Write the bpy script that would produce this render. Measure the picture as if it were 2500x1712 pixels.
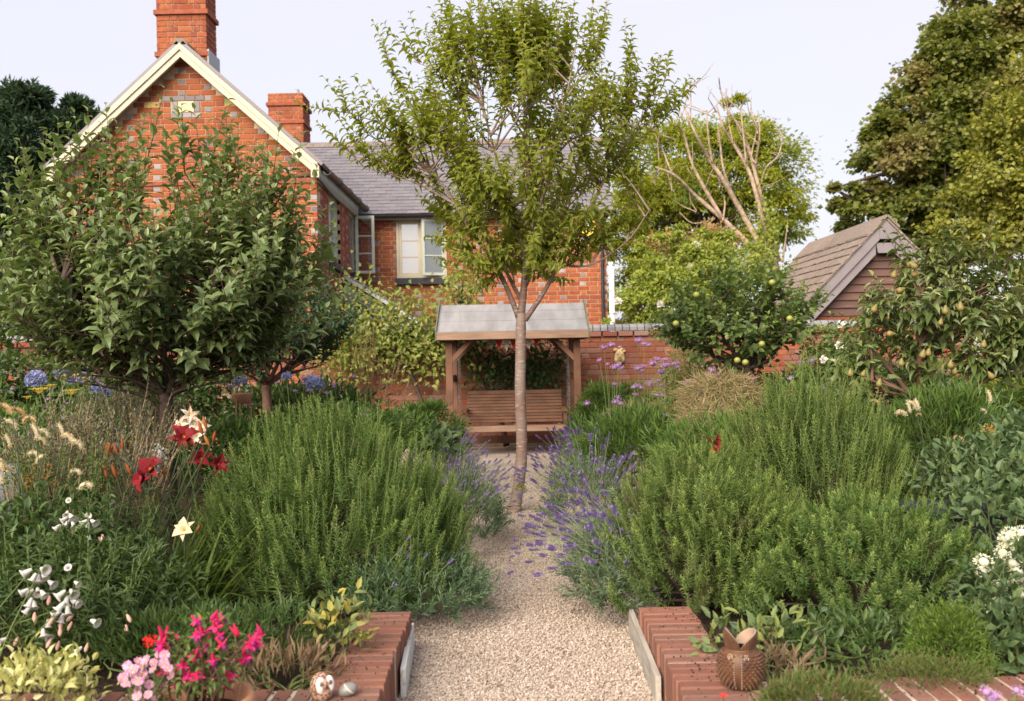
import bpy, math, random
import numpy as np
from mathutils import Matrix, Vector

for _o in list(bpy.data.objects):
    bpy.data.objects.remove(_o)
SC = bpy.context.scene
COL = SC.collection
random.seed(11)
RNG = np.random.default_rng(11)
R = math.radians

# ------------------------------------------------------------------ camera
F, CX, CY, EYE = 2430.0, 1250.0, 860.0, 1.4      # focal length and horizon in photograph pixels, eye height in metres
cam = bpy.data.cameras.new('camera')
cam.sensor_width = 36.0
cam.lens = 36.0 * F / 2500.0
cam.shift_y = (CY - 856.0) / 2500.0
cam.clip_end = 3000
cam.dof.use_dof = True
cam.dof.focus_distance = 6.6
cam.dof.aperture_fstop = 3.2
camo = bpy.data.objects.new('camera', cam)
camo.location = (0, 0, EYE)
ROLL = R(1.1)                                   # the photograph is tilted a little
camo.rotation_euler = (Matrix.Rotation(R(90), 4, 'X') @ Matrix.Rotation(-ROLL, 4, 'Z')).to_euler()
COL.objects.link(camo)
SC.camera = camo

# ------------------------------------------------------------------ sky and sun
SUN_AZ, SUN_EL = 208.0, 34.0          # clockwise from +Y, degrees
w = bpy.data.worlds.new('World')
SC.world = w
w.use_nodes = True
nt = w.node_tree
nt.nodes.clear()
out = nt.nodes.new('ShaderNodeOutputWorld')
bg = nt.nodes.new('ShaderNodeBackground')
sky = nt.nodes.new('ShaderNodeTexSky')
sky.sky_type = 'NISHITA'
sky.sun_disc = False
sky.sun_elevation = R(SUN_EL)
sky.sun_rotation = R(SUN_AZ)
sky.dust_density = 4.0
sky.air_density = 1.0
sky.ozone_density = 1.0
veil = nt.nodes.new('ShaderNodeMixRGB')       # thin, even high cloud
veil.inputs[0].default_value = 0.62
veil.inputs[2].default_value = (2.5, 2.42, 2.62, 1)
tc = nt.nodes.new('ShaderNodeTexCoord')
cn = nt.nodes.new('ShaderNodeTexNoise')
cn.inputs['Scale'].default_value = 1.6
cn.inputs['Detail'].default_value = 4
cr = nt.nodes.new('ShaderNodeMapRange')
cr.inputs['From Min'].default_value = 0.3
cr.inputs['From Max'].default_value = 0.7
cr.inputs['To Min'].default_value = 0.78
cr.inputs['To Max'].default_value = 0.94
nt.links.new(tc.outputs['Generated'], cn.inputs['Vector'])
nt.links.new(cn.outputs[0], cr.inputs['Value'])
nt.links.new(cr.outputs[0], veil.inputs[0])
nt.links.new(sky.outputs[0], veil.inputs[1])
nt.links.new(veil.outputs[0], bg.inputs[0])
bg.inputs[1].default_value = 0.15
nt.links.new(bg.outputs[0], out.inputs[0])

sun = bpy.data.lights.new('sun', 'SUN')
sun.energy = 3.2
sun.angle = R(50.0)
sun.color = (1.0, 0.88, 0.73)
suno = bpy.data.objects.new('sun', sun)
az = R(SUN_AZ)
tosun = Vector((math.sin(az) * math.cos(R(SUN_EL)), math.cos(az) * math.cos(R(SUN_EL)), math.sin(R(SUN_EL))))
suno.rotation_euler = tosun.to_track_quat('Z', 'Y').to_euler()
suno.location = (0, -5, 12)
COL.objects.link(suno)

SC.view_settings.view_transform = 'Standard'
SC.view_settings.look = 'None'
SC.view_settings.exposure = 1.3
SC.view_settings.gamma = 1.0
SC.view_settings.use_curve_mapping = False
SC.render.engine = 'CYCLES'
SC.cycles.max_bounces = 8
SC.cycles.diffuse_bounces = 5
SC.cycles.transmission_bounces = 4
SC.cycles.transparent_max_bounces = 6
SC.cycles.use_denoising = True
SC.cycles.sample_clamp_indirect = 6


def P(px, py, Y):
    """A photograph pixel at depth Y (metres from the lens) as a point."""
    a, b = px - 1250.0, py - 856.0
    a, b = a * math.cos(ROLL) - b * math.sin(ROLL), a * math.sin(ROLL) + b * math.cos(ROLL)
    return np.array([a * Y / F, Y, EYE - (b + 856.0 - CY) * Y / F])


# ------------------------------------------------------------------ objects and parents
WORLD = {}


def _link(o, parent, M=None):
    COL.objects.link(o)
    if M is None:
        M = Matrix.Identity(4)
    if parent is not None:
        o.parent = parent
        o.matrix_parent_inverse = WORLD[parent.name].inverted()
    o.matrix_basis = M
    WORLD[o.name] = M
    return o


def thing(name, label, cat, loc, group=None):
    o = bpy.data.objects.new(name, None)
    o.empty_display_size = 0.1
    _link(o, None, Matrix.Translation(Vector([float(c) for c in loc])))
    return tag(o, label, cat, group)


def tag(o, label, cat, group=None):
    o['label'] = label
    o['category'] = cat
    if group:
        o['group'] = group
    return o


def shared(name, mesh, parent, M, mat=None):
    o = bpy.data.objects.new(name, mesh)
    _link(o, parent, M)
    return o


class MB:
    """Collects vertices and faces, then makes ONE mesh object of them."""

    def __init__(s):
        s.v, s.t, s.q, s.tip, s.n = [], [], [], [], 0

    def add(s, v, tris=None, quads=None, tip=None):
        v = np.asarray(v, float).reshape(-1, 3)
        if tris is not None and len(tris):
            s.t.append(np.asarray(tris, int).reshape(-1, 3) + s.n)
        if quads is not None and len(quads):
            s.q.append(np.asarray(quads, int).reshape(-1, 4) + s.n)
        s.v.append(v)
        s.tip.append(np.zeros(len(v)) if tip is None else np.broadcast_to(np.asarray(tip, float).ravel(), (len(v),)))
        s.n += len(v)
        return s

    def box(s, lo, hi, M=None):
        x0, y0, z0 = lo
        x1, y1, z1 = hi
        v = np.array([[x0, y0, z0], [x1, y0, z0], [x1, y1, z0], [x0, y1, z0], [x0, y0, z1], [x1, y0, z1], [x1, y1, z1], [x0, y1, z1]], float)
        if M is not None:
            v = v @ np.array(M)[:3, :3].T + np.array(M)[:3, 3]
        return s.add(v, quads=[[0, 3, 2, 1], [4, 5, 6, 7], [0, 1, 5, 4], [1, 2, 6, 5], [2, 3, 7, 6], [3, 0, 4, 7]])

    def beam(s, a, b, wx, wz, up=(0, 0, 1)):
        """A square bar from a to b, wx wide and wz high."""
        a, b = np.asarray(a, float), np.asarray(b, float)
        d = b - a
        L = np.linalg.norm(d)
        d /= L
        up = np.asarray(up, float)
        x = np.cross(d, up)
        x /= np.linalg.norm(x)
        z = np.cross(x, d)
        M = np.eye(4)
        M[:3, 0], M[:3, 1], M[:3, 2], M[:3, 3] = x, d, z, a
        return s.box((-wx / 2, 0, -wz / 2), (wx / 2, L, wz / 2), M)

    def prism(s, poly, d, M=None):
        """A polygon (list of 3D points) pushed along the vector d."""
        p = np.asarray(poly, float)
        n = len(p)
        v = np.vstack([p, p + np.asarray(d, float)])
        tr = [[0, i, i + 1] for i in range(1, n - 1)] + [[n, n + i + 1, n + i] for i in range(1, n - 1)]
        qd = [[i, i + n, (i + 1) % n + n, (i + 1) % n] for i in range(n)]
        return s.add(v, tris=tr, quads=qd)

    def tube(s, pts, rad, n=8, cap=True, lump=0.0, tip=None):
        pts = np.asarray(pts, float)
        k = len(pts)
        rad = np.broadcast_to(np.asarray(rad, float), (k,))
        tan = np.gradient(pts, axis=0)
        tan /= np.linalg.norm(tan, axis=1)[:, None] + 1e-12
        ref = np.array([1.0, 0, 0]) if abs(tan[0][0]) < 0.8 else np.array([0, 1.0, 0])
        u = np.cross(tan, ref)
        u /= np.linalg.norm(u, axis=1)[:, None] + 1e-12
        w_ = np.cross(tan, u)
        a = np.linspace(0, 2 * np.pi, n, endpoint=False)
        rr = rad[:, None] * (1 + (RNG.uniform(-lump, lump, (k, n)) if lump else 0))
        v = pts[:, None] + rr[..., None] * (np.cos(a)[None, :, None] * u[:, None] + np.sin(a)[None, :, None] * w_[:, None])
        i = np.arange(k - 1)[:, None] * n
        j = np.arange(n)[None]
        jn = (j + 1) % n
        q = np.stack([i + j, i + n + j, i + n + jn, i + jn], -1).reshape(-1, 4)
        v = v.reshape(-1, 3)
        tr = None
        if cap:
            v = np.vstack([v, pts[0], pts[-1]])
            jj = np.arange(n)
            tr = np.vstack([np.stack([np.full(n, k * n), jj, (jj + 1) % n], 1), np.stack([np.full(n, k * n + 1), (k - 1) * n + (jj + 1) % n, (k - 1) * n + jj], 1)])
        return s.add(v, tris=tr, quads=q, tip=tip)

    def lathe(s, prof, n=24, c=(0, 0, 0), close=False):
        pr = np.asarray(prof, float)
        k = len(pr)
        a = np.linspace(0, 2 * np.pi, n, endpoint=False)
        v = np.stack([pr[:, 0, None] * np.cos(a), pr[:, 0, None] * np.sin(a), np.broadcast_to(pr[:, 1, None], (k, n))], -1) + np.asarray(c, float)
        i = np.arange(k - 1)[:, None] * n
        j = np.arange(n)[None]
        jn = (j + 1) % n
        return s.add(v, quads=np.stack([i + j, i + jn, i + n + jn, i + n + j], -1).reshape(-1, 4))

    def ball(s, c, r, nu=10, nv=6, M=None):
        th = np.linspace(0.0, np.pi, nv + 1)
        pr = np.stack([np.maximum(np.sin(th), 1e-4), -np.cos(th)], 1)
        b = MB().lathe(pr, nu)
        v = b.v[0] * np.asarray(r, float)
        if M is not None:
            v = v @ np.asarray(M)[:3, :3].T
        return s.add(v + np.asarray(c, float), quads=b.q[0])

    def inst(s, T, pos, Rm, scale, tip=None):
        """Copies of a template (verts, tris, quads) at pos with rotations Rm and sizes scale."""
        tv, tt, tq = T
        N, k = len(pos), len(tv)
        if N == 0:
            return s
        sc = np.asarray(scale, float)
        sc = sc.reshape(-1, 1, 1) if sc.ndim <= 1 else sc[:, None, :]
        v = np.einsum('nij,nkj->nki', Rm, tv[None] * sc) + pos[:, None]
        off = (np.arange(N) * k)[:, None, None]
        tr = (tt[None] + off).reshape(-1, 3) if tt is not None and len(tt) else None
        qd = (tq[None] + off).reshape(-1, 4) if tq is not None and len(tq) else None
        tp = None if tip is None else np.repeat(np.asarray(tip, float), k)
        return s.add(v.reshape(-1, 3), tr, qd, tp)

    def mesh(s, name, mat, smooth=False):
        v = np.vstack(s.v)
        t = np.vstack(s.t) if s.t else np.zeros((0, 3), int)
        q = np.vstack(s.q) if s.q else np.zeros((0, 4), int)
        me = bpy.data.meshes.new(name)
        me.vertices.add(len(v))
        me.vertices.foreach_set('co', v.astype(np.float32).ravel())
        li = np.concatenate([t.ravel(), q.ravel()]).astype(np.int32)
        me.loops.add(len(li))
        me.loops.foreach_set('vertex_index', li)
        nf = len(t) + len(q)
        me.polygons.add(nf)
        st = np.concatenate([np.arange(len(t)) * 3, len(t) * 3 + np.arange(len(q)) * 4]).astype(np.int32)
        me.polygons.foreach_set('loop_start', st)
        me.polygons.foreach_set('use_smooth', np.full(nf, bool(smooth)))
        tp = np.concatenate(s.tip)
        if tp.any():
            at = me.attributes.new('tip', 'FLOAT', 'POINT')
            at.data.foreach_set('value', tp.astype(np.float32))
        me.update(calc_edges=True)
        if mat is not None:
            me.materials.append(mat)
        return me

    def build(s, name, mat, parent=None, smooth=False, kind=None):
        o = bpy.data.objects.new(name, s.mesh(name, mat, smooth))
        _link(o, parent)
        if kind:
            o['kind'] = kind
        return o


# ------------------------------------------------------------------ materials
def _nodes(name):
    m = bpy.data.materials.new(name)
    m.use_nodes = True
    n = m.node_tree
    n.nodes.clear()
    o = n.nodes.new('ShaderNodeOutputMaterial')
    b = n.nodes.new('ShaderNodeBsdfPrincipled')
    n.links.new(b.outputs[0], o.inputs[0])
    return m, n, o, b


def _rand(n):
    g = n.nodes.new('ShaderNodeNewGeometry')
    oi = n.nodes.new('ShaderNodeObjectInfo')
    a = n.nodes.new('ShaderNodeMath')
    a.operation = 'ADD'
    fr = n.nodes.new('ShaderNodeMath')
    fr.operation = 'FRACT'
    n.links.new(g.outputs['Random Per Island'], a.inputs[0])
    n.links.new(oi.outputs['Random'], a.inputs[1])
    n.links.new(a.outputs[0], fr.inputs[0])
    return fr.outputs[0]


def _ramp(n, fac, cols, const=False):
    r = n.nodes.new('ShaderNodeValToRGB')
    e = r.color_ramp.elements
    while len(e) < len(cols):
        e.new(0.5)
    for i, c in enumerate(cols):
        e[i].position = i / (len(cols) if const else max(1, len(cols) - 1))
        e[i].color = (*c, 1)
    if const:
        r.color_ramp.interpolation = 'CONSTANT'
    n.links.new(fac, r.inputs[0])
    return r.outputs[0]


def _noise(n, scale, detail=3, coord='Object', stretch=None):
    tc_ = n.nodes.new('ShaderNodeTexCoord')
    nz = n.nodes.new('ShaderNodeTexNoise')
    nz.inputs['Scale'].default_value = scale
    nz.inputs['Detail'].default_value = detail
    src = tc_.outputs[coord]
    if stretch:
        mp = n.nodes.new('ShaderNodeMapping')
        mp.inputs['Scale'].default_value = stretch
        n.links.new(src, mp.inputs[0])
        src = mp.outputs[0]
    n.links.new(src, nz.inputs['Vector'])
    return nz.outputs[0]


def _mix(n, fac, a, b, mode='MIX'):
    m = n.nodes.new('ShaderNodeMixRGB')
    m.blend_type = mode
    for i, x in ((0, fac), (1, a), (2, b)):
        if isinstance(x, (int, float)):
            m.inputs[i].default_value = x
        elif isinstance(x, tuple):
            m.inputs[i].default_value = (*x, 1)
        else:
            n.links.new(x, m.inputs[i])
    return m.outputs[0]


def _maprange(n, v, a, b, c=0.0, d=1.0):
    r = n.nodes.new('ShaderNodeMapRange')
    for k_, x in zip(('From Min', 'From Max', 'To Min', 'To Max'), (a, b, c, d)):
        r.inputs[k_].default_value = x
    n.links.new(v, r.inputs['Value'])
    return r.outputs[0]


def _bump(n, b, h, strength, dist):
    bp = n.nodes.new('ShaderNodeBump')
    bp.inputs['Strength'].default_value = strength
    bp.inputs['Distance'].default_value = dist
    n.links.new(h, bp.inputs['Height'])
    n.links.new(bp.outputs[0], b.inputs['Normal'])


def leafmat(name, cols, tip=None, transl=0.3, rough=0.5, spec=0.35, patch=None, patch_scale=2.5, patch_range=(0.53, 0.68)):
    """Leaf colour differs from leaf to leaf; tip = the colour of young growth; patch = colour of some whole branches."""
    m, n, o, b = _nodes(name)
    c = _ramp(n, _rand(n), cols)
    if patch:
        pz = _noise(n, patch_scale, 2)
        c = _mix(n, _maprange(n, pz, *patch_range), c, patch)
    if tip:
        at = n.nodes.new('ShaderNodeAttribute')
        at.attribute_name = 'tip'
        c = _mix(n, at.outputs['Fac'], c, tip)
    n.links.new(c, b.inputs['Base Color'])
    b.inputs['Roughness'].default_value = rough
    b.inputs['Specular IOR Level'].default_value = spec
    if transl:
        tl = n.nodes.new('ShaderNodeBsdfTranslucent')
        bright = _mix(n, 1.0, c, (1.5, 1.55, 0.7), 'MULTIPLY')
        n.links.new(bright, tl.inputs[0])
        mx = n.nodes.new('ShaderNodeMixShader')
        mx.inputs[0].default_value = transl
        n.links.new(b.outputs[0], mx.inputs[1])
        n.links.new(tl.outputs[0], mx.inputs[2])
        n.links.new(mx.outputs[0], o.inputs[0])
    return m


def plain(name, col, rough=0.6, spec=0.4, var=0.25, scale=12, bump=0.0, bscale=60, bdist=0.003, col2=None, metallic=0.0, stretch=None, random_cols=None, amount=(0.35, 0.7)):
    m, n, o, b = _nodes(name)
    nz = _noise(n, scale, 5, stretch=stretch)
    base = _ramp(n, _rand(n), random_cols) if random_cols else None
    dark = tuple(x * (1 - var) for x in col) if col2 is None else col2
    if base is None:
        c = _mix(n, _maprange(n, nz, *amount), col, dark)
    elif col2 is None:
        c = _mix(n, _maprange(n, nz, *amount), base, _mix(n, 1.0, base, (1 - var,) * 3, 'MULTIPLY'))
    else:
        c = _mix(n, _maprange(n, nz, *amount), base, col2)
    n.links.new(c, b.inputs['Base Color'])
    b.inputs['Roughness'].default_value = rough
    b.inputs['Specular IOR Level'].default_value = spec
    b.inputs['Metallic'].default_value = metallic
    if bump:
        _bump(n, b, _noise(n, bscale, 4, stretch=stretch), bump, bdist)
    return m


M = {}
# masonry
RED = [(0.31, 0.080, 0.032), (0.36, 0.105, 0.042), (0.29, 0.085, 0.04), (0.40, 0.138, 0.058), (0.25, 0.065, 0.034), (0.37, 0.115, 0.048), (0.27, 0.09, 0.055)]
M['brick'] = plain('house_brick', (0.4, 0.1, 0.04), 0.85, 0.2, 0.3, 14, 0.5, 90, 0.004, random_cols=RED)
M['blue_brick'] = plain('blue_header_brick', (0.2, 0.18, 0.2), 0.7, 0.3, 0.3, 14, 0.4, 90, 0.003, random_cols=[(0.17, 0.14, 0.145), (0.27, 0.23, 0.235), (0.36, 0.32, 0.32), (0.22, 0.155, 0.145)])
M['mortar'] = plain('mortar', (0.55, 0.42, 0.30), 0.95, 0.1, 0.3, 9, 0.4, 120, 0.003)
M['side_brick'] = plain('side_wall_brick', (0.3, 0.09, 0.055), 0.85, 0.2, 0.3, 14, 0.5, 90, 0.004, random_cols=[(0.27, 0.075, 0.045), (0.33, 0.095, 0.055), (0.24, 0.07, 0.045), (0.36, 0.11, 0.06)])
M['old_brick'] = plain('old_garden_brick', (0.3, 0.09, 0.05), 0.9, 0.15, 0.3, 11, 0.7, 70, 0.006, random_cols=[(0.22, 0.06, 0.034), (0.28, 0.08, 0.04), (0.2, 0.07, 0.048), (0.26, 0.125, 0.095), (0.18, 0.05, 0.032), (0.31, 0.095, 0.045), (0.25, 0.16, 0.13)], col2=(0.15, 0.095, 0.07), amount=(0.5, 0.75))
M['old_mortar'] = plain('old_mortar', (0.25, 0.17, 0.12), 0.95, 0.1, 0.4, 9, 0.5, 120, 0.004)
M['coping'] = plain('blue_coping', (0.2, 0.2, 0.22), 0.75, 0.3, 0.3, 14, 0.5, 70, 0.004, random_cols=[(0.2, 0.2, 0.23), (0.27, 0.26, 0.27), (0.16, 0.16, 0.18), (0.3, 0.29, 0.28)])
M['kerb_brick'] = plain('kerb_brick', (0.4, 0.13, 0.08), 0.88, 0.2, 0.3, 26, 1.0, 85, 0.008, random_cols=[(0.36, 0.14, 0.09), (0.36, 0.13, 0.085), (0.45, 0.18, 0.115), (0.31, 0.13, 0.095), (0.41, 0.2, 0.145)], col2=(0.26, 0.18, 0.145), amount=(0.42, 0.68))
M['kerb_mortar'] = plain('kerb_mortar', (0.5, 0.42, 0.33), 0.95, 0.1, 0.35, 15, 0.6, 110, 0.004)
M['slate'] = plain('roof_slate', (0.2, 0.18, 0.2), 0.5, 0.5, 0.25, 8, 0.2, 40, 0.002, random_cols=[(0.15, 0.14, 0.16), (0.185, 0.17, 0.185), (0.135, 0.128, 0.15), (0.175, 0.155, 0.165)], col2=(0.21, 0.17, 0.16), amount=(0.55, 0.8))
M['ridge'] = plain('ridge_tile', (0.25, 0.2, 0.18), 0.85, 0.2, 0.4, 6, 0.4, 40, 0.004)
M['cream'] = plain('cream_paint', (0.52, 0.465, 0.345), 0.45, 0.4, 0.12, 6)
M['sage_paint'] = plain('sage_paint', (0.56, 0.60, 0.52), 0.45, 0.4, 0.08, 6)
M['panel'] = plain('pale_green_panel', (0.42, 0.45, 0.39), 0.6, 0.3, 0.1, 3)
M['black'] = plain('black_gutter', (0.025, 0.025, 0.028), 0.45, 0.4, 0.3, 10)
M['brown_gutter'] = plain('brown_gutter', (0.09, 0.065, 0.055), 0.5, 0.4, 0.35, 5)
M['sill'] = plain('dark_sill', (0.045, 0.045, 0.055), 0.6, 0.3, 0.3, 10)
M['whitepipe'] = plain('white_pipe', (0.75, 0.74, 0.74), 0.4, 0.4, 0.1, 6)
M['lead'] = plain('lead', (0.3, 0.33, 0.36), 0.5, 0.5, 0.3, 8)
M['plaque'] = plain('plaque_stone', (0.7, 0.58, 0.4), 0.8, 0.2, 0.15, 40)
M['yellow_tile'] = plain('yellow_terracotta', (0.6, 0.42, 0.14), 0.7, 0.3, 0.45, 45)
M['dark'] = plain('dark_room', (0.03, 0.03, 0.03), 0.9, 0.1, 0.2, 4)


def glassmat(name, body, gloss, rough):
    m, n, o, b = _nodes(name)
    n.links.new(_mix(n, _maprange(n, _noise(n, 3, 2), 0.3, 0.7), body, tuple(x * 0.9 for x in body)), b.inputs['Base Color'])
    b.inputs['Roughness'].default_value = 0.4
    g = n.nodes.new('ShaderNodeBsdfGlossy')
    g.inputs['Roughness'].default_value = rough
    mx = n.nodes.new('ShaderNodeMixShader')
    mx.inputs[0].default_value = gloss
    n.links.new(b.outputs[0], mx.inputs[1])
    n.links.new(g.outputs[0], mx.inputs[2])
    n.links.new(mx.outputs[0], o.inputs[0])
    return m


M['glass'] = glassmat('window_glass', (0.3, 0.31, 0.34), 0.4, 0.05)
M['frosted'] = glassmat('frosted_glass', (0.2, 0.23, 0.25), 0.1, 0.35)
m_, n_, o_, b_ = _nodes('clear_glass')
_g = n_.nodes.new('ShaderNodeBsdfGlossy')
_g.inputs['Roughness'].default_value = 0.03
_t = n_.nodes.new('ShaderNodeBsdfTransparent')
_x = n_.nodes.new('ShaderNodeMixShader')
_x.inputs[0].default_value = 0.16
n_.links.new(_t.outputs[0], _x.inputs[1])
n_.links.new(_g.outputs[0], _x.inputs[2])
n_.links.new(_x.outputs[0], o_.inputs[0])
M['clear'] = m_
# wood and roofing
M['swing_wood'] = plain('swing_wood', (0.29, 0.14, 0.075), 0.7, 0.3, 0.4, 5, 0.4, 40, 0.003, stretch=(1, 6, 1), random_cols=[(0.18, 0.088, 0.05), (0.215, 0.105, 0.06), (0.155, 0.075, 0.045), (0.2, 0.1, 0.062)])
M['pale_wood'] = plain('weathered_fascia', (0.29, 0.185, 0.13), 0.75, 0.3, 0.35, 5, 0.3, 40, 0.002, stretch=(0.6, 6, 6))
M['grey_wood'] = plain('grey_wood', (0.42, 0.38, 0.33), 0.8, 0.2, 0.4, 8, 0.5, 50, 0.003, stretch=(6, 0.6, 6))
M['felt'] = plain('roof_felt', (0.25, 0.245, 0.25), 0.9, 0.2, 0.3, 5, 0.5, 300, 0.002, stretch=(1.5, .4, .4))
M['mossgreen'] = plain('green_edge', (0.14, 0.16, 0.1), 0.8, 0.2, 0.4, 8)
M['chain'] = plain('steel_chain', (0.35, 0.33, 0.31), 0.45, 0.5, 0.3, 20, metallic=0.7)
M['shed_board'] = plain('shed_board', (0.2, 0.11, 0.09), 0.8, 0.2, 0.3, 3, 0.4, 30, 0.003, stretch=(0.5, 4, 5), random_cols=[(0.11, 0.063, 0.05), (0.13, 0.074, 0.06), (0.095, 0.056, 0.046)], col2=(0.2, 0.14, 0.115), amount=(0.62, 0.75))
M['barge_grey'] = plain('grey_mauve_board', (0.21, 0.185, 0.195), 0.65, 0.3, 0.12, 4)
M['shed_tile'] = plain('lichened_tile', (0.27, 0.2, 0.165), 0.95, 0.1, 0.3, 30, 0.8, 60, 0.01, random_cols=[(0.2, 0.16, 0.14), (0.24, 0.19, 0.16), (0.18, 0.145, 0.125)], col2=(0.44, 0.4, 0.35), amount=(0.6, 0.72))
M['bark'] = plain('dark_bark', (0.085, 0.06, 0.048), 0.9, 0.2, 0.45, 16, 0.9, 40, 0.01)
M['redbark'] = plain('brown_bark', (0.15, 0.085, 0.06), 0.85, 0.2, 0.4, 16, 0.7, 40, 0.008)
M['twig'] = plain('twig', (0.13, 0.085, 0.055), 0.85, 0.2, 0.3, 20)
M['deadwood'] = plain('dead_wood', (0.40, 0.30, 0.22), 0.85, 0.2, 0.5, 9, 0.9, 25, 0.02)
M['stem'] = plain('green_stem', (0.12, 0.16, 0.05), 0.7, 0.3, 0.25, 10)
M['darkstem'] = plain('dark_stem', (0.05, 0.07, 0.03), 0.7, 0.3, 0.25, 10)
M['drystem'] = plain('dry_stem', (0.36, 0.25, 0.13), 0.8, 0.2, 0.25, 10)
# cherry bark: pale horizontal flecks on red-brown
m_, n_, o_, b_ = _nodes('cherry_bark')
fl = _noise(n_, 26, 4, stretch=(0.5, 0.5, 3.4))
big = _noise(n_, 2.3, 3)
body = _mix(n_, _maprange(n_, big, 0.35, 0.65), (0.15, 0.075, 0.05), (0.24, 0.19, 0.165))
cc = _mix(n_, _maprange(n_, fl, 0.58, 0.70), body, (0.42, 0.36, 0.31))
n_.links.new(cc, b_.inputs['Base Color'])
b_.inputs['Roughness'].default_value = 0.7
_bump(n_, b_, fl, 0.6, 0.006)
M['cherry_bark'] = m_
# ground
M['soil'] = plain('soil', (0.045, 0.032, 0.022), 0.95, 0.1, 0.4, 12, 1.0, 40, 0.02)
M['lawn'] = plain('rough_ground', (0.06, 0.07, 0.03), 0.95, 0.1, 0.4, 3, 0.6, 20, 0.02)
m_, n_, o_, b_ = _nodes('gravel')
_tc = n_.nodes.new('ShaderNodeTexCoord')
vo = n_.nodes.new('ShaderNodeTexVoronoi')
vo.inputs['Scale'].default_value = 75
n_.links.new(_tc.outputs['Object'], vo.inputs['Vector'])
_sep = n_.nodes.new('ShaderNodeSeparateColor')
n_.links.new(vo.outputs['Color'], _sep.inputs[0])
gc = _ramp(n_, _sep.outputs[0], [(0.42, 0.31, 0.23), (0.70, 0.56, 0.45), (0.58, 0.43, 0.33), (0.78, 0.68, 0.57), (0.52, 0.41, 0.32)])
gc = _mix(n_, 1.0, gc, (0.65, 0.68, 0.715), 'MULTIPLY')
gc = _mix(n_, _maprange(n_, _noise(n_, 1.4, 5), 0.38, 0.62), gc, _mix(n_, 1.0, gc, (0.74, 0.68, 0.62), 'MULTIPLY'))
n_.links.new(gc, b_.inputs['Base Color'])
b_.inputs['Roughness'].default_value = 0.9
b_.inputs['Specular IOR Level'].default_value = 0.2
_bump(n_, b_, vo.outputs['Distance'], -0.8, 0.012)
M['gravel'] = m_
M['stones'] = plain('gravel_stones', (0.55, 0.43, 0.33), 0.9, 0.15, 0.18, 60, random_cols=[(0.24, 0.19, 0.15), (0.43, 0.355, 0.295), (0.33, 0.26, 0.21), (0.53, 0.465, 0.405), (0.38, 0.305, 0.25), (0.46, 0.385, 0.325), (0.17, 0.13, 0.10)])
# foliage
M['cherry'] = leafmat('cherry_leaf', [(0.165, 0.205, 0.028), (0.22, 0.25, 0.036), (0.28, 0.29, 0.05), (0.18, 0.22, 0.03)], transl=0.5)
M['apple'] = leafmat('apple_leaf', [(0.105, 0.155, 0.054), (0.14, 0.195, 0.068), (0.18, 0.23, 0.088), (0.13, 0.185, 0.09)], tip=(0.27, 0.31, 0.14), transl=0.25, rough=0.45)
M['apple_far'] = leafmat('blue_green_leaf', [(0.03, 0.075, 0.035), (0.045, 0.095, 0.045), (0.055, 0.11, 0.04)], transl=0.25, rough=0.45)
M['pear'] = leafmat('pear_leaf', [(0.075, 0.115, 0.03), (0.105, 0.15, 0.038), (0.15, 0.185, 0.056), (0.09, 0.13, 0.04)], tip=(0.22, 0.22, 0.07), transl=0.25, rough=0.38, spec=0.5)
M['quince'] = leafmat('quince_leaf', [(0.075, 0.125, 0.036), (0.105, 0.165, 0.042), (0.15, 0.21, 0.058), (0.1, 0.15, 0.065)], tip=(0.24, 0.3, 0.07), transl=0.3)
M['espalier'] = leafmat('espalier_leaf', [(0.15, 0.2, 0.04), (0.21, 0.26, 0.05), (0.28, 0.31, 0.08), (0.14, 0.19, 0.04), (0.32, 0.28, 0.09)], transl=0.35)
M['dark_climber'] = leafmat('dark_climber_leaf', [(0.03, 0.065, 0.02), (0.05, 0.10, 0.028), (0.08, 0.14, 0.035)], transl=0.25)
M['robinia'] = leafmat('yellow_tree_leaf', [(0.19, 0.235, 0.018), (0.27, 0.29, 0.022), (0.35, 0.335, 0.026), (0.15, 0.2, 0.022)], transl=0.45, patch=(0.10, 0.165, 0.03), patch_scale=0.55)
M['sycamore'] = leafmat('maple_leaf', [(0.085, 0.12, 0.025), (0.13, 0.155, 0.03), (0.19, 0.19, 0.035), (0.10, 0.13, 0.03)], transl=0.35, patch=(0.22, 0.18, 0.07), patch_scale=0.8)
M['sycamore2'] = leafmat('olive_leaf', [(0.14, 0.155, 0.02), (0.2, 0.21, 0.028), (0.26, 0.25, 0.04), (0.16, 0.175, 0.028)], transl=0.3)
M['conifer'] = leafmat('conifer_leaf', [(0.02, 0.045, 0.022), (0.034, 0.068, 0.03), (0.055, 0.095, 0.04)], transl=0.1, rough=0.7)
M['brown_shrub'] = leafmat('brown_shrub_leaf', [(0.34, 0.2, 0.08), (0.28, 0.22, 0.09), (0.42, 0.27, 0.12), (0.2, 0.17, 0.06)], transl=0.3)
M['rose'] = leafmat('rose_leaf', [(0.17, 0.23, 0.035), (0.25, 0.3, 0.045), (0.33, 0.35, 0.065), (0.14, 0.19, 0.04)], transl=0.35)
M['rosemary'] = leafmat('rosemary_needle', [(0.06, 0.118, 0.024), (0.088, 0.158, 0.033), (0.115, 0.195, 0.042)], tip=(0.29, 0.37, 0.09), transl=0.25, rough=0.45, patch=(0.12, 0.105, 0.05), patch_scale=6, patch_range=(0.6, 0.8))
M['rosemary2'] = leafmat('rosemary_needle_b', [(0.074, 0.125, 0.025), (0.104, 0.166, 0.035), (0.132, 0.2, 0.044)], tip=(0.3, 0.37, 0.09), transl=0.25, rough=0.45, patch=(0.14, 0.11, 0.055), patch_scale=6, patch_range=(0.58, 0.8))
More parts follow.
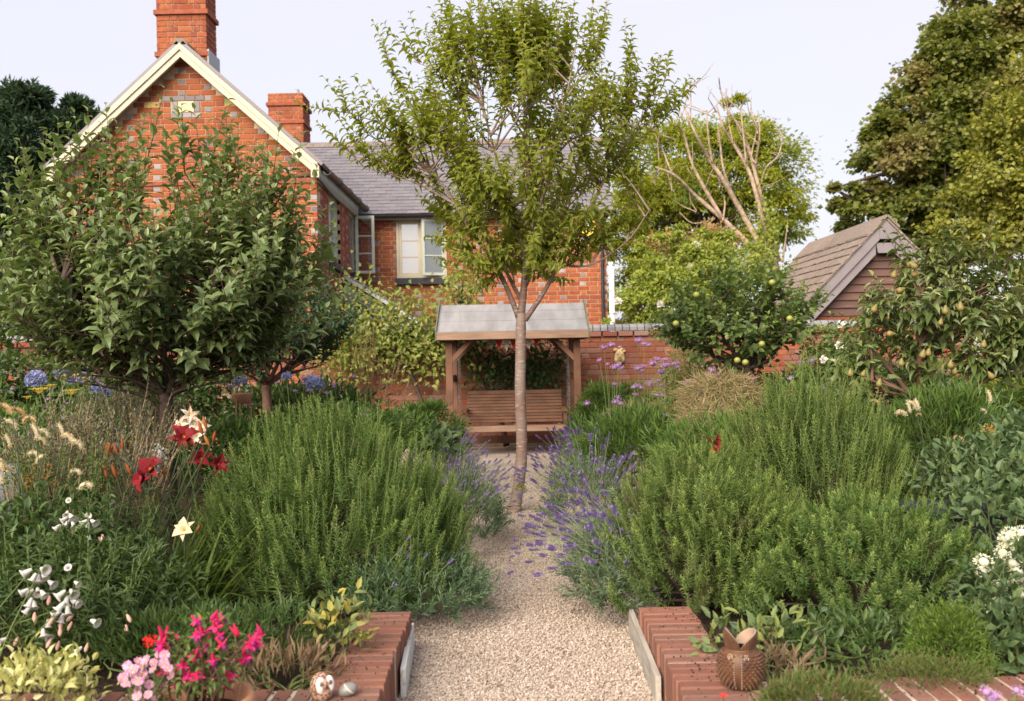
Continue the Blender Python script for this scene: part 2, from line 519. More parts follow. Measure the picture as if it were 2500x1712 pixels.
M['lavleaf'] = leafmat('lavender_leaf', [(0.075, 0.115, 0.075), (0.11, 0.16, 0.10), (0.15, 0.2, 0.12), (0.09, 0.14, 0.06)], transl=0.15)
M['lavgreen'] = leafmat('green_lavender_leaf', [(0.05, 0.095, 0.045), (0.075, 0.13, 0.06), (0.11, 0.17, 0.075)], transl=0.15)
M['lavstem'] = leafmat('lavender_stem', [(0.16, 0.2, 0.10), (0.21, 0.25, 0.13)], transl=0)
M['lavflower'] = leafmat('lavender_flower', [(0.15, 0.10, 0.28), (0.21, 0.15, 0.35), (0.12, 0.085, 0.22), (0.26, 0.2, 0.38)], transl=0.1)
M['lavflower2'] = leafmat('pale_lavender_flower', [(0.2, 0.155, 0.29), (0.26, 0.21, 0.34), (0.15, 0.12, 0.23)], transl=0.1)
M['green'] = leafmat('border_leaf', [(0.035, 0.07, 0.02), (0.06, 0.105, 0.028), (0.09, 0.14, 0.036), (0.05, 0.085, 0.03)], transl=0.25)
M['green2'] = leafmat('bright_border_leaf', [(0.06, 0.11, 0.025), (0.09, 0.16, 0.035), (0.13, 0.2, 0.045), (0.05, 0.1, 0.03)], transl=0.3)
M['bluegreen'] = leafmat('blue_green_border_leaf', [(0.05, 0.09, 0.036), (0.075, 0.12, 0.045), (0.11, 0.155, 0.055)], transl=0.2)
M['blade'] = leafmat('strap_leaf', [(0.06, 0.11, 0.022), (0.10, 0.16, 0.03), (0.15, 0.20, 0.04), (0.07, 0.12, 0.03)], tip=(0.22, 0.24, 0.07), transl=0.35)
M['grass'] = leafmat('grass_blade', [(0.10, 0.14, 0.03), (0.15, 0.19, 0.05), (0.2, 0.2, 0.07)], tip=(0.34, 0.24, 0.13), transl=0.3)
M['tan'] = leafmat('dry_grass', [(0.27, 0.2, 0.105), (0.33, 0.25, 0.135), (0.22, 0.17, 0.085), (0.17, 0.16, 0.065)], transl=0.3)
M['plume'] = leafmat('grass_plume', [(0.36, 0.24, 0.13), (0.42, 0.3, 0.17), (0.3, 0.2, 0.11)], transl=0.3)
M['haze_plant'] = leafmat('grey_mauve_sprays', [(0.13, 0.135, 0.09), (0.13, 0.155, 0.07), (0.17, 0.14, 0.17), (0.19, 0.16, 0.10), (0.10, 0.13, 0.05)], transl=0.2)
M['sage'] = leafmat('sage_leaf', [(0.13, 0.17, 0.06), (0.2, 0.22, 0.06), (0.30, 0.27, 0.055), (0.10, 0.15, 0.075), (0.36, 0.27, 0.05)], transl=0.2, rough=0.7)
M['sage_green'] = leafmat('green_sage_leaf', [(0.10, 0.15, 0.06), (0.14, 0.19, 0.065), (0.2, 0.23, 0.06), (0.09, 0.14, 0.075)], transl=0.2, rough=0.7)
M['variegated'] = leafmat('variegated_leaf', [(0.42, 0.40, 0.13), (0.54, 0.5, 0.22), (0.24, 0.28, 0.07), (0.6, 0.56, 0.3)], transl=0.25)
M['paleshrub'] = leafmat('pale_shrub_leaf', [(0.36, 0.35, 0.14), (0.47, 0.45, 0.22), (0.26, 0.28, 0.09), (0.2, 0.25, 0.07)], transl=0.25)
M['dwarf'] = leafmat('dwarf_conifer_leaf', [(0.05, 0.10, 0.015), (0.085, 0.15, 0.02), (0.05, 0.08, 0.02)], tip=(0.17, 0.25, 0.03), transl=0.15)
M['heath'] = leafmat('heath_leaf', [(0.08, 0.12, 0.03), (0.12, 0.17, 0.04), (0.14, 0.10, 0.05)], transl=0.2)
M['dryleaf'] = leafmat('dead_stalks', [(0.2, 0.13, 0.08), (0.27, 0.19, 0.11), (0.13, 0.09, 0.06)], transl=0.15)
# flowers and fruit
def petal(name, cols, transl=0.25, **k):
    M[name] = leafmat(name, cols, transl=transl, rough=0.6, spec=0.2, **k)
petal('white_petal', [(0.58, 0.56, 0.57), (0.64, 0.62, 0.62), (0.53, 0.5, 0.53)])
petal('cream_petal', [(0.56, 0.47, 0.32), (0.62, 0.53, 0.38)])
petal('lily_petal', [(0.8, 0.6, 0.48), (0.85, 0.75, 0.66), (0.8, 0.5, 0.3)])
petal('yellow_petal', [(0.65, 0.42, 0.04), (0.7, 0.5, 0.08)])
petal('orange_petal', [(0.5, 0.17, 0.02), (0.58, 0.26, 0.04), (0.42, 0.12, 0.02)])
petal('red_petal', [(0.13, 0.004, 0.009), (0.18, 0.008, 0.013), (0.10, 0.004, 0.008)], transl=0.12)
petal('bud', [(0.33, 0.11, 0.03), (0.25, 0.06, 0.025), (0.4, 0.18, 0.05)])
petal('blue_petal', [(0.2, 0.23, 0.5), (0.27, 0.3, 0.56), (0.34, 0.36, 0.6), (0.16, 0.18, 0.42)])
petal('verbena_petal', [(0.31, 0.17, 0.40), (0.38, 0.24, 0.47), (0.25, 0.12, 0.32)])
petal('magenta', [(0.62, 0.02, 0.16), (0.7, 0.05, 0.22), (0.5, 0.01, 0.1), (0.66, 0.03, 0.1)])
petal('violet', [(0.42, 0.03, 0.30), (0.5, 0.05, 0.32)])
petal('scarlet', [(0.75, 0.02, 0.02), (0.8, 0.03, 0.03)])
petal('pink_petal', [(0.5, 0.2, 0.36), (0.58, 0.3, 0.46), (0.64, 0.42, 0.55), (0.45, 0.16, 0.32)])
petal('pale_pink', [(0.62, 0.38, 0.33), (0.7, 0.5, 0.44)])
petal('catkin', [(0.55, 0.47, 0.32), (0.62, 0.56, 0.42), (0.5, 0.38, 0.22)])
petal('brown_catkin', [(0.42, 0.28, 0.13), (0.5, 0.36, 0.19)])
petal('valerian', [(0.68, 0.66, 0.56), (0.76, 0.75, 0.68), (0.55, 0.56, 0.36)])
petal('seedhead', [(0.3, 0.17, 0.1), (0.38, 0.22, 0.13), (0.26, 0.14, 0.08)], transl=0)
petal('gold_seed', [(0.42, 0.25, 0.06), (0.5, 0.33, 0.1)], transl=0)
petal('allium', [(0.42, 0.22, 0.5), (0.5, 0.32, 0.58)])
M['pearfruit'] = plain('pear_skin', (0.135, 0.135, 0.035), 0.5, 0.4, 0.3, 9, col2=(0.3, 0.17, 0.055), amount=(0.4, 0.7))
M['applefruit'] = plain('apple_skin', (0.28, 0.3, 0.06), 0.4, 0.4, 0.2, 9)
# ornaments
M['terracotta'] = plain('terracotta', (0.44, 0.22, 0.13), 0.85, 0.2, 0.2, 8, 0.3, 60, 0.002)
M['stoneware'] = plain('stoneware_glaze', (0.12, 0.055, 0.026), 0.5, 0.3, 0.4, 22, col2=(0.06, 0.027, 0.018))
M['stoneware_in'] = plain('unglazed_inside', (0.34, 0.24, 0.175), 0.7, 0.3, 0.25, 10)
M['owl_body'] = plain('owl_body', (0.5, 0.34, 0.24), 0.5, 0.4, 0.6, 110, 0.6, 110, 0.004, col2=(0.2, 0.085, 0.05), amount=(0.45, 0.55))
M['owl_white'] = plain('owl_white', (0.78, 0.76, 0.72), 0.5, 0.4, 0.06, 20)
M['owl_eye'] = plain('owl_eye', (0.12, 0.07, 0.09), 0.35, 0.5, 0.4, 150, col2=(0.3, 0.19, 0.13))
M['beak'] = plain('beak', (0.1, 0.05, 0.035), 0.5, 0.4, 0.3, 30)
m_, n_, o_, b_ = _nodes('banded_pebble')
_wv = n_.nodes.new('ShaderNodeTexWave')
_wv.inputs['Scale'].default_value = 9
_wv.inputs['Distortion'].default_value = 1.5
_tc = n_.nodes.new('ShaderNodeTexCoord')
_mp = n_.nodes.new('ShaderNodeMapping')
_mp.inputs['Rotation'].default_value = (0.5, 0.8, 0.3)
n_.links.new(_tc.outputs['Object'], _mp.inputs[0])
n_.links.new(_mp.outputs[0], _wv.inputs['Vector'])
n_.links.new(_mix(n_, _maprange(n_, _wv.outputs[1], 0.9, 1.0), (0.21, 0.2, 0.19), (0.55, 0.5, 0.43)), b_.inputs['Base Color'])
b_.inputs['Roughness'].default_value = 0.4
M['pebble'] = m_
M['carved'] = plain('carved_stone', (0.52, 0.38, 0.2), 0.8, 0.2, 0.5, 14)
M['rockgrey'] = plain('grey_stone', (0.2, 0.2, 0.21), 0.9, 0.2, 0.4, 5, 0.8, 18, 0.01)
M['flag_red'] = plain('red_cloth', (0.5, 0.06, 0.045), 0.9, 0.1, 0.2, 40)
M['flag_white'] = plain('cream_cloth', (0.62, 0.55, 0.46), 0.9, 0.1, 0.12, 40)
M['flag_grey'] = plain('grey_cloth', (0.25, 0.25, 0.22), 0.9, 0.1, 0.2, 40)
M['string'] = plain('string', (0.4, 0.36, 0.3), 0.9, 0.1)
M['alarm_yellow'] = plain('yellow_plastic', (0.75, 0.5, 0.06), 0.4, 0.4, 0.08, 6)
M['alarm_white'] = plain('white_label', (0.8, 0.79, 0.84), 0.4, 0.4, 0.08, 30)
M['alarm_blue'] = plain('blue_lens', (0.16, 0.18, 0.36), 0.3, 0.5, 0.2, 30)
M['whiteboard'] = plain('flaking_white_board', (0.55, 0.55, 0.53), 0.8, 0.2, 0.5, 22, 0.5, 60, 0.003, col2=(0.22, 0.2, 0.18), amount=(0.55, 0.72))
M['wire'] = plain('galvanised_mesh', (0.3, 0.31, 0.33), 0.5, 0.4, 0.2, 20, metallic=0.4)
M['blue_trough'] = plain('blue_black_trough', (0.03, 0.033, 0.045), 0.35, 0.5, 0.3, 6)


# ------------------------------------------------------------------ plant tools
def unit(a):
    a = np.asarray(a, float)
    return a / (np.linalg.norm(a, axis=-1, keepdims=True) + 1e-12)


def frames(d, nrm):
    """Rotation matrices: the template's Y along d, its Z as near nrm as it can be."""
    y = unit(d)
    x = np.cross(y, nrm)
    bad = np.linalg.norm(x, axis=-1) < 1e-4
    if bad.any():
        x[bad] = np.cross(y[bad], np.array([0.31, 0.5, 0.8]))
    x = unit(x)
    z = np.cross(x, y)
    return np.stack([x, y, z], -1)


def leaf_t(w=0.5, fold=0.12, droop=0.25, t1=0.3, t2=0.68):
    h = w / 2
    v = np.array([[0, 0, 0], [-h, t1, fold], [0, t1, 0], [h, t1, fold], [-h * .78, t2, fold * .8 - droop * .3], [0, t2, -droop * .3], [h * .78, t2, fold * .8 - droop * .3], [0, 1, -droop]], float)
    return v, np.array([[0, 2, 1], [0, 3, 2], [4, 5, 7], [5, 6, 7]]), np.array([[1, 2, 5, 4], [2, 3, 6, 5]])


def diamond_t(w=0.5, fold=0.1):
    h = w / 2
    return np.array([[0, 0, 0], [-h, .45, fold], [0, 1, -0.05], [h, .45, fold]], float), np.array([[0, 2, 1], [0, 3, 2]]), np.zeros((0, 4), int)


def blade_t(w=0.05, bend=0.5, n=5, tipw=0.15):
    """A strap leaf of length 1 that rises along Y and bends towards -Z."""
    t = np.linspace(0, 1, n)
    ang = bend * t
    y = np.concatenate([[0], np.cumsum(np.cos((ang[1:] + ang[:-1]) / 2) * np.diff(t))])
    z = -np.concatenate([[0], np.cumsum(np.sin((ang[1:] + ang[:-1]) / 2) * np.diff(t))])
    ww = w * np.clip(1 - (1 - tipw) * t ** 2.2, tipw, 1) / 2
    v = []
    for i in range(n):
        v += [[-ww[i], y[i], z[i] + ww[i] * .5], [ww[i], y[i], z[i] + ww[i] * .5]]
    q = [[2 * i, 2 * i + 1, 2 * i + 3, 2 * i + 2] for i in range(n - 1)]
    return np.array(v), np.zeros((0, 3), int), np.array(q)


def perp(t):
    r = RNG.normal(size=t.shape)
    return unit(r - (r * t).sum(-1, keepdims=True) * t)


def sprigs(P0, D, L, B, n, t0=0.1, t1=1.0, ang=(40, 65), size=0.08, tiptaper=0.5, gravity=0.0, jitter=0.15, whorl=None):
    """Leaves set along curved shoots P0 + D L t + B L t^2. Returns pos, dir, normal, size, t."""
    N = len(P0)
    t = np.linspace(t0, t1, n)[None] + RNG.uniform(-.5, .5, (N, n)) * (t1 - t0) / n * .6
    p = P0[:, None] + (D * L[:, None])[:, None] * t[..., None] + (B * L[:, None])[:, None] * (t ** 2)[..., None]
    tan = unit(D[:, None] + 2 * B[:, None] * t[..., None])
    e1 = perp(D)[:, None].repeat(n, 1)
    e1 = unit(e1 - (e1 * tan).sum(-1, keepdims=True) * tan)
    e2 = np.cross(tan, e1)
    phi = (np.arange(n) * 2.39996)[None] + RNG.uniform(0, 6.28, (N, 1)) + RNG.normal(0, .25, (N, n))
    rad = np.cos(phi)[..., None] * e1 + np.sin(phi)[..., None] * e2
    a = np.radians(RNG.uniform(ang[0], ang[1], (N, n))) * (1 - 0.35 * t)
    d = np.cos(a)[..., None] * tan + np.sin(a)[..., None] * rad
    d = d + np.array([0, 0, -gravity])
    d = unit(d + RNG.normal(0, jitter, d.shape))
    nrm = tan + np.array([0, 0, .4])
    sz = size * (1 - tiptaper * np.clip((t - .55) / .45, 0, 1)) * RNG.uniform(.75, 1.2, (N, n))
    return p.reshape(-1, 3), d.reshape(-1, 3), nrm.reshape(-1, 3), sz.ravel(), t.ravel()


def stems(mb, P0, D, L, B, r0, r1, seg=3, n=3):
    """Thin tapered stems for the same shoots, all at once."""
    N = len(P0)
    t = np.linspace(0, 1, seg + 1)
    p = P0[:, None] + (D * L[:, None])[:, None] * t[None, :, None] + (B * L[:, None])[:, None] * (t ** 2)[None, :, None]
    e1 = perp(D)
    e2 = np.cross(D, e1)
    a = np.linspace(0, 2 * np.pi, n, endpoint=False)
    r = (np.asarray(r0) + (np.asarray(r1) - np.asarray(r0)) * t)[None, :, None, None]
    v = p[:, :, None] + r * (np.cos(a)[None, None, :, None] * e1[:, None, None] + np.sin(a)[None, None, :, None] * e2[:, None, None])
    k = (seg + 1) * n
    i = np.arange(seg)[:, None] * n
    j = np.arange(n)[None]
    q = np.stack([i + j, i + (j + 1) % n, i + n + (j + 1) % n, i + n + j], -1).reshape(-1, 4)
    mb.add(v.reshape(-1, 3), quads=(q[None] + (np.arange(N) * k)[:, None, None]).reshape(-1, 4))
    return mb


def foliage(root, T, pos, d, nrm, size, mat, tip=None, nparts=0, part='leaf', name='foliage', near=None):
    """Leaves of one plant: the nparts that show largest as parts, the rest as one mass."""
    Rm = frames(d, nrm)
    if nparts:
        dist = np.linalg.norm(pos - np.array([0, 0, EYE]), axis=1) if near is None else near
        idx = np.argsort(dist)[:nparts]
        me = MB().add(T[0], T[1], T[2]).mesh(part, mat)
        met = MB().add(T[0], T[1], T[2], tip=np.full(len(T[0]), .8)).mesh(part + '_young', mat) if tip is not None else me
        for i in idx:
            s = size[i] if np.ndim(size[i]) == 0 else 1.0
            X = np.eye(4)
            X[:3, :3] = Rm[i] * s
            X[:3, 3] = pos[i]
            shared(part, met if tip is not None and tip[i] > .5 else me, root, Matrix(X.tolist()))
        keep = np.ones(len(pos), bool)
        keep[idx] = False
    else:
        keep = np.ones(len(pos), bool)
    return MB().inst(T, pos[keep], Rm[keep], np.asarray(size)[keep], None if tip is None else np.asarray(tip)[keep]).build(name, mat, root, kind='stuff')


def ellipsoid(n, c, r, shell=0.6, zmin=-1.0):
    """Points in an ellipsoid, more of them near its surface."""
    d = unit(RNG.normal(size=(n * 2, 3)))
    d = d[d[:, 2] > zmin][:n]
    while len(d) < n:
        e = unit(RNG.normal(size=(n, 3)))
        d = np.vstack([d, e[e[:, 2] > zmin]])[:n]
    rr = RNG.uniform(0, 1, n) ** (1 / 3)
    rr = np.where(RNG.uniform(size=n) < shell, RNG.uniform(.78, 1.05, n), rr)
    return np.asarray(c) + d * rr[:, None] * np.asarray(r), d


def smooth_path(pts, k=4):
    pts = np.asarray(pts, float)
    t = np.arange(len(pts))
    tt = np.linspace(0, len(pts) - 1, (len(pts) - 1) * k + 1)
    o = np.empty((len(tt), 3))
    for i in range(3):                                   # Catmull-Rom
        y = pts[:, i]
        m = np.gradient(y)
        j = np.minimum(tt.astype(int), len(pts) - 2)
        u = tt - j
        o[:, i] = (2 * u**3 - 3 * u**2 + 1) * y[j] + (u**3 - 2 * u**2 + u) * m[j] + (-2 * u**3 + 3 * u**2) * y[j + 1] + (u**3 - u**2) * m[j + 1]
    return o


def leafy(name, label, cat, c, r, n, T, mat, size, group=None, base=None, zmin=-0.4, shell=0.7, up=0.4, out=0.8, stem_mat=None, nst=14, leafname='foliage', clumps=0, hang=0.0, tipmat=False):
    """A shrub or mound: leaves through an uneven ellipsoid on stems from one base."""
    c = np.asarray(c, float)
    r = np.asarray(r, float)
    if base is None:
        base = np.array([c[0], c[1], 0.02])
    root = thing(name, label, cat, base, group)
    p, d = ellipsoid(n, c, r, shell, zmin)
    if clumps:                                            # uneven outline: gather leaves round clump centres
        cp, cd = ellipsoid(clumps, c, r * .92, .85, zmin)
        k = RNG.integers(0, clumps, n)
        q = cp[k] + RNG.normal(0, 1, (n, 3)) * r * (0.9 / clumps ** .42)
        m = RNG.uniform(size=n) < .72
        p = np.where(m[:, None], q, p)
        d = unit((p - c) / r)
    p[:, 2] = np.maximum(p[:, 2], 0.03)
    dd = unit(d * out + np.array([0, 0, up]) + RNG.normal(0, .55, p.shape) - np.array([0, 0, hang]))
    nn = unit(d + np.array([0, 0, .7]) + RNG.normal(0, .35, p.shape))
    sz = size * RNG.uniform(.65, 1.3, n)
    foliage(root, T, p, dd, nn, sz, mat, name=leafname, tip=(RNG.uniform(size=n) ** 3 if tipmat else None))
    mb = MB()
    for _ in range(nst):
        q = p[RNG.integers(0, n)]
        mid = (base + q) / 2 + RNG.normal(0, .06, 3) * np.array([1, 1, .3])
        mb.tube(smooth_path([base + RNG.normal(0, .03, 3) * np.array([1, 1, 0]), mid, q], 3), np.linspace(.012, .003, 7) * max(.6, r.max()), 5)
    mb.build('stem', stem_mat or M['twig'], root, kind='stuff')
    return root


LEAF = leaf_t()
ROUND = leaf_t(.78, .1, .2)
SLIM = leaf_t(.3, .1, .2)
CURVED = leaf_t(.42, .2, .42)
DIA = diamond_t(.55)
DIAW = diamond_t(.85)
BLUNT = (np.array([[0, 0, 0], [-.2, .6, .03], [-.17, .95, 0], [0, 1.03, 0], [.17, .95, 0], [.2, .6, .03]]), np.array([[0, 5, 1], [2, 4, 3]]), np.array([[1, 5, 4, 2]]))
NEEDLE = (np.array([[0, 0, 0], [-.105, .5, .04], [0, 1, -.06], [.105, .5, .04]]), np.array([[0, 2, 1], [0, 3, 2]]), np.zeros((0, 4), int))

# ================================================================== THE SETTING
def struct(name, mb, mat):
    o = mb.build(name, mat)
    o['kind'] = 'structure'
    return o


def sheet(mb, pts, z):
    v = np.array([[x, y, z] for x, y in pts], float)
    return mb.add(v, tris=[[0, i, i + 1] for i in range(1, len(v) - 1)])


struct('ground', sheet(MB(), [(-1500, -1500), (1500, -1500), (1500, 1500), (-1500, 1500)], -0.02), M['lawn'])
PATH = [(-0.52, 1.0), (0.60, 1.0), (0.60, 4.7), (0.82, 5.6), (0.95, 8.0), (1.35, 10.5), (1.7, 12.4), (1.8, 14.85), (-1.7, 14.85), (-1.6, 12.4), (-1.2, 10.5), (-0.85, 8.0), (-0.75, 5.6), (-0.52, 4.7)]
_r = PATH[1:8]
_l = [PATH[0]] + PATH[:7:-1]
_mb = MB()
for _i in range(6):
    _mb.add([(*_l[_i], 0), (*_r[_i], 0), (*_r[_i + 1], 0), (*_l[_i + 1], 0)], quads=[[0, 1, 2, 3]])
gp = struct('gravel_path', _mb, M['gravel'])


def bed(x0, x1, sign):
    """A soil bed: raised behind the kerb, level with the gravel further back."""
    mb = MB()
    ys = [3.38, 4.6, 5.4, 8, 12, 14.9]
    inner = {-1: [-0.6, -0.6, -0.72, -0.8, -1.5, -1.6], 1: [0.68, 0.68, 0.8, 0.88, 1.55, 1.65]}[sign]
    zs = [.13, .12, .06, .03, .02, .02]
    v, q = [], []
    for y, xi, z in zip(ys, inner, zs):
        n = 8
        for k in range(n):
            t = k / (n - 1)
            v.append([xi + (sign * 9.5 - xi) * t, y, z + (0.03 * math.sin(7.1 * t + y * 3) if k else -0.03)])
    for i in range(len(ys) - 1):
        for k in range(7):
            q.append([i * 8 + k, i * 8 + k + 1, (i + 1) * 8 + k + 1, (i + 1) * 8 + k])
    mb.add(v, quads=q)
    return mb


struct('bed_soil', bed(0, 0, -1), M['soil'])
struct('bed_soil', bed(0, 0, 1), M['soil'])

# loose stones on the gravel: too many to count
octa = np.array([[1, 0, 0], [-1, 0, 0], [0, 1, 0], [0, -1, 0], [0, 0, .8], [0, 0, -.8]], float)
OCT = (octa + RNG.normal(0, .12, octa.shape), np.array([[0, 2, 4], [2, 1, 4], [1, 3, 4], [3, 0, 4], [2, 0, 5], [1, 2, 5], [3, 1, 5], [0, 3, 5]]), np.zeros((0, 4), int))


def rand_rot(n):
    q = unit(RNG.normal(size=(n, 4)))
    a, b, c, d = q.T
    return np.stack([1 - 2 * (c * c + d * d), 2 * (b * c - a * d), 2 * (b * d + a * c), 2 * (b * c + a * d), 1 - 2 * (b * b + d * d), 2 * (c * d - a * b), 2 * (b * d - a * c), 2 * (c * d + a * b), 1 - 2 * (b * b + c * c)], 1).reshape(-1, 3, 3)


n = 66000
yy = 3.3 + (RNG.uniform(0, 1, n) ** 1.7) * 8.5
hw = np.interp(yy, [3, 4.7, 5.6, 8, 10.5, 12.4], [.55, .56, .78, .88, 1.25, 1.6])
xx = RNG.uniform(-1, 1, n) * hw + .04
pp = np.stack([xx, yy, np.abs(RNG.normal(0.003, .0025, n))], 1)
st = MB().inst(OCT, pp, rand_rot(n), RNG.uniform(.0042, .0092, n)).build('gravel', M['stones'], gp, kind='stuff')

# a few fallen leaves, cones and twigs on the gravel
n = 150
yy = 3.4 + (RNG.uniform(0, 1, n) ** 1.5) * 6
xx = RNG.uniform(-1, 1, n) * np.interp(yy, [3, 4.7, 5.6, 8, 10.5], [.5, .5, .7, .8, 1.1]) + .04
fo = MB().inst(leaf_t(.5, .2, .1), np.stack([xx, yy, np.full(n, .012)], 1), frames(unit(RNG.normal(size=(n, 3)) * [1, 1, .15]), RNG.normal(size=(n, 3)) * .4 + [0, 0, 1]), RNG.uniform(.008, .026, n)).build('leaf_litter', M['dryleaf'], gp, kind='stuff')
UNIT = MB().box((-.5, -.5, -.5), (.5, .5, .5))
UNITMESH = {}


def unit_box(kind, mat):
    if (kind, mat.name) not in UNITMESH:
        me = MB().box((-.5, -.5, -.5), (.5, .5, .5)).mesh(kind, mat)
        UNITMESH[(kind, mat.name)] = me
    return UNITMESH[(kind, mat.name)]


def boxmat(c, size, axes):
    X = np.eye(4)
    for k in range(3):
        X[:3, k] = np.asarray(axes[k], float) * size[k]
    X[:3, 3] = c
    return Matrix(X.tolist())


# a brick is a block with softened edges; one shared mesh of each kind
def brick_shape(b=(.03, .06, .09)):
    hx = .5
    ring = lambda y, bx, bz: [[-hx + bx, y, -.5 + bz], [hx - bx, y, -.5 + bz], [hx - bx, y, .5 - bz], [-hx + bx, y, .5 - bz]]
    v = ring(-.5, b[0], b[2]) + ring(-.5 + b[1], 0, 0) + ring(.5, 0, 0)
    q = [[0, 1, 2, 3]]
    for r in (0, 4):
        for k in range(4):
            q.append([r + k, r + 4 + k, r + 4 + (k + 1) % 4, r + (k + 1) % 4])
    q = [list(reversed(f)) for f in q[1:]] + [q[0]]
    return np.array(v), np.zeros((0, 3), int), np.array(q)


BRICK = brick_shape()
BRICKMESH = {}


def brick_mesh(mat):
    if mat.name not in BRICKMESH:
        BRICKMESH[mat.name] = MB().add(*BRICK).mesh('brick', mat)
    return BRICKMESH[mat.name]


def rows(u0, u1, z0, z1, course=.0866, L=.23, cycle='SSSH', joint=.011, start=0):
    """Bricks of a wall face as (ua, ub, za, zb, header?)."""
    out_ = []
    k = 0
    z = z0
    while z < z1 - .02:
        u = u0 - ((k % 2) * .4025 + RNG.uniform(0, .02))
        i = 0
        while u < u1:
            ch = cycle[i % len(cycle)]
            wd = L if ch == 'S' else L / 2
            a, b = max(u, u0), min(u + wd - joint, u1)
            if b - a > .03:
                out_.append((a, b, z, min(z + course - joint, z1), ch == 'H'))
            u += wd
            i += 1
        z += course
        k += 1
    return out_


def lay(wall, bricks, O, U, N, mats, nparts=0, prio=None, blue=0.75, hole=None, depth=.05, name='brick', red2=None):
    """Bricks on a wall face: U along the wall, N out of it. The nparts best by prio are parts, the rest one mass."""
    O, U, N = (np.asarray(a, float) for a in (O, U, N))
    Z = np.array([0, 0, 1.0])
    br = []
    for (a, b, z0, z1, h) in bricks:
        if hole and any(a < h1 and b > h0 and z0 < h3 and z1 > h2 for h0, h1, h2, h3 in hole):
            # cut the brick back to the opening's edge
            hh = [q for q in hole if a < q[1] and b > q[0] and z0 < q[3] and z1 > q[2]][0]
            if a < hh[0] - .03:
                b = hh[0]
            elif b > hh[1] + .03:
                a = hh[1]
            else:
                continue
        br.append((a, b, z0, z1, h))
    order = sorted(range(len(br)), key=lambda i: -prio(br[i])) if prio else list(range(len(br)))
    chosen = set(order[:nparts])
    rest = {0: [], 1: []}
    for i, (a, b, z0, z1, h) in enumerate(br):
        isb = h and RNG.uniform() < blue
        c = O + U * ((a + b) / 2) + Z * ((z0 + z1) / 2) + N * (RNG.uniform(-.002, .0025) - depth / 2)
        X = np.eye(4)
        X[:3, 0], X[:3, 1], X[:3, 2], X[:3, 3] = U * (b - a), -N * depth, Z * (z1 - z0), c
        if np.dot(np.cross(U, -N), Z) < 0:
            X[:3, 0] *= -1
        if i in chosen:
            shared(name, brick_mesh(mats[1] if isb else mats[0]), wall, Matrix(X.tolist()))
        else:
            rest[int(isb)].append(X)
    for k in (0, 1):
        if rest[k]:
            A = np.array(rest[k])
            v = np.einsum('nij,kj->nki', A[:, :3, :3], BRICK[0]) + A[:, None, :3, 3]
            off = (np.arange(len(A)) * len(BRICK[0]))[:, None, None]
            MB().add(v.reshape(-1, 3), quads=(BRICK[2][None] + off).reshape(-1, 4)).build('brickwork', mats[k], wall, kind='stuff')


# ================================================================== BRICK HOUSE
GY, FY, SX, LX, EZ, AZ = 15.3, 19.4, -2.95, -6.94, 4.36, 6.16
AX = (SX + LX) / 2
house = thing('brick_house', 'orange-red brick house with grey header bricks, cream bargeboards and slate roof behind the garden wall', 'house', (-3, 17.5, 0))
# gable wall
wall = MB().prism([(LX, GY + .01, 0), (SX - .001, GY + .01, 0), (SX - .001, GY + .01, EZ), (AX, GY + .01, AZ - .03), (LX, GY + .01, EZ)], (0, .25, 0)).build('wall', M['mortar'], house)
slope = (AZ - EZ) / (SX - AX)
bl = [b for b in rows(LX, SX, 1.2, AZ, start=0) if max(abs(b[0] - AX), abs(b[1] - AX)) < (AZ - .06 - b[3]) / slope + .02 or b[3] < EZ]
# the date stone and its grey surround, two yellow tiles
pz0, px0 = 1.2 + 46 * .0866, AX - .11
HOLES = [(px0 - .125, px0 + .345, pz0 - .03, pz0 + .15), (px0 - .125, px0 + .345, pz0 - .08, pz0 - .04), (px0 - .27, px0 + .41, pz0 + .19, pz0 + .23), (AX - .52 - .125, AX - .52 + .125, pz0 + .1, pz0 + .15), (AX + .72 - .125, AX + .72 + .125, pz0 + .1, pz0 + .15)]
lay(wall, bl, (0, GY, 0), (1, 0, 0), (0, -1, 0), (M['brick'], M['blue_brick']), 240, lambda b: b[2], .55, HOLES)
dp = MB().box((px0, GY - .006, pz0), (px0 + .235, GY + .05, pz0 + .165)).build('date_stone', M['plaque'], wall)
dp['label'] = 'small cream date stone'
mb = MB()
for k in range(4):                                        # worn lines of lettering, too faint to read
    for j in range(7):
        a = px0 + .03 + j * .025 + RNG.uniform(0, .006)
        mb.box((a, GY - .009, pz0 + .025 + k * .034), (a + RNG.uniform(.008, .018), GY - .004, pz0 + .033 + k * .034))
mb.build('lettering', M['sill'] if False else M['yellow_tile'], wall, kind='stuff')
for (a, b_, c, d) in ((px0 - .105, px0 - .012, pz0, pz0 + .165), (px0 + .247, px0 + .33, pz0, pz0 + .165), (px0 - .12, px0 + .06, pz0 - .085, pz0 - .01), (px0 + .07, px0 + .2, pz0 - .085, pz0 - .01), (px0 + .21, px0 + .34, pz0 - .085, pz0 - .01), (px0 - .26, px0 - .1, pz0 + .177, pz0 + .252), (px0 - .09, px0 + .1, pz0 + .177, pz0 + .252), (px0 + .11, px0 + .26, pz0 + .177, pz0 + .252), (px0 + .27, px0 + .40, pz0 + .177, pz0 + .252)):
    shared('brick', brick_mesh(M['blue_brick']), wall, boxmat(((a + b_) / 2, GY + .019, (c + d) / 2), (b_ - a, .05, d - c), ((1, 0, 0), (0, 1, 0), (0, 0, 1))))
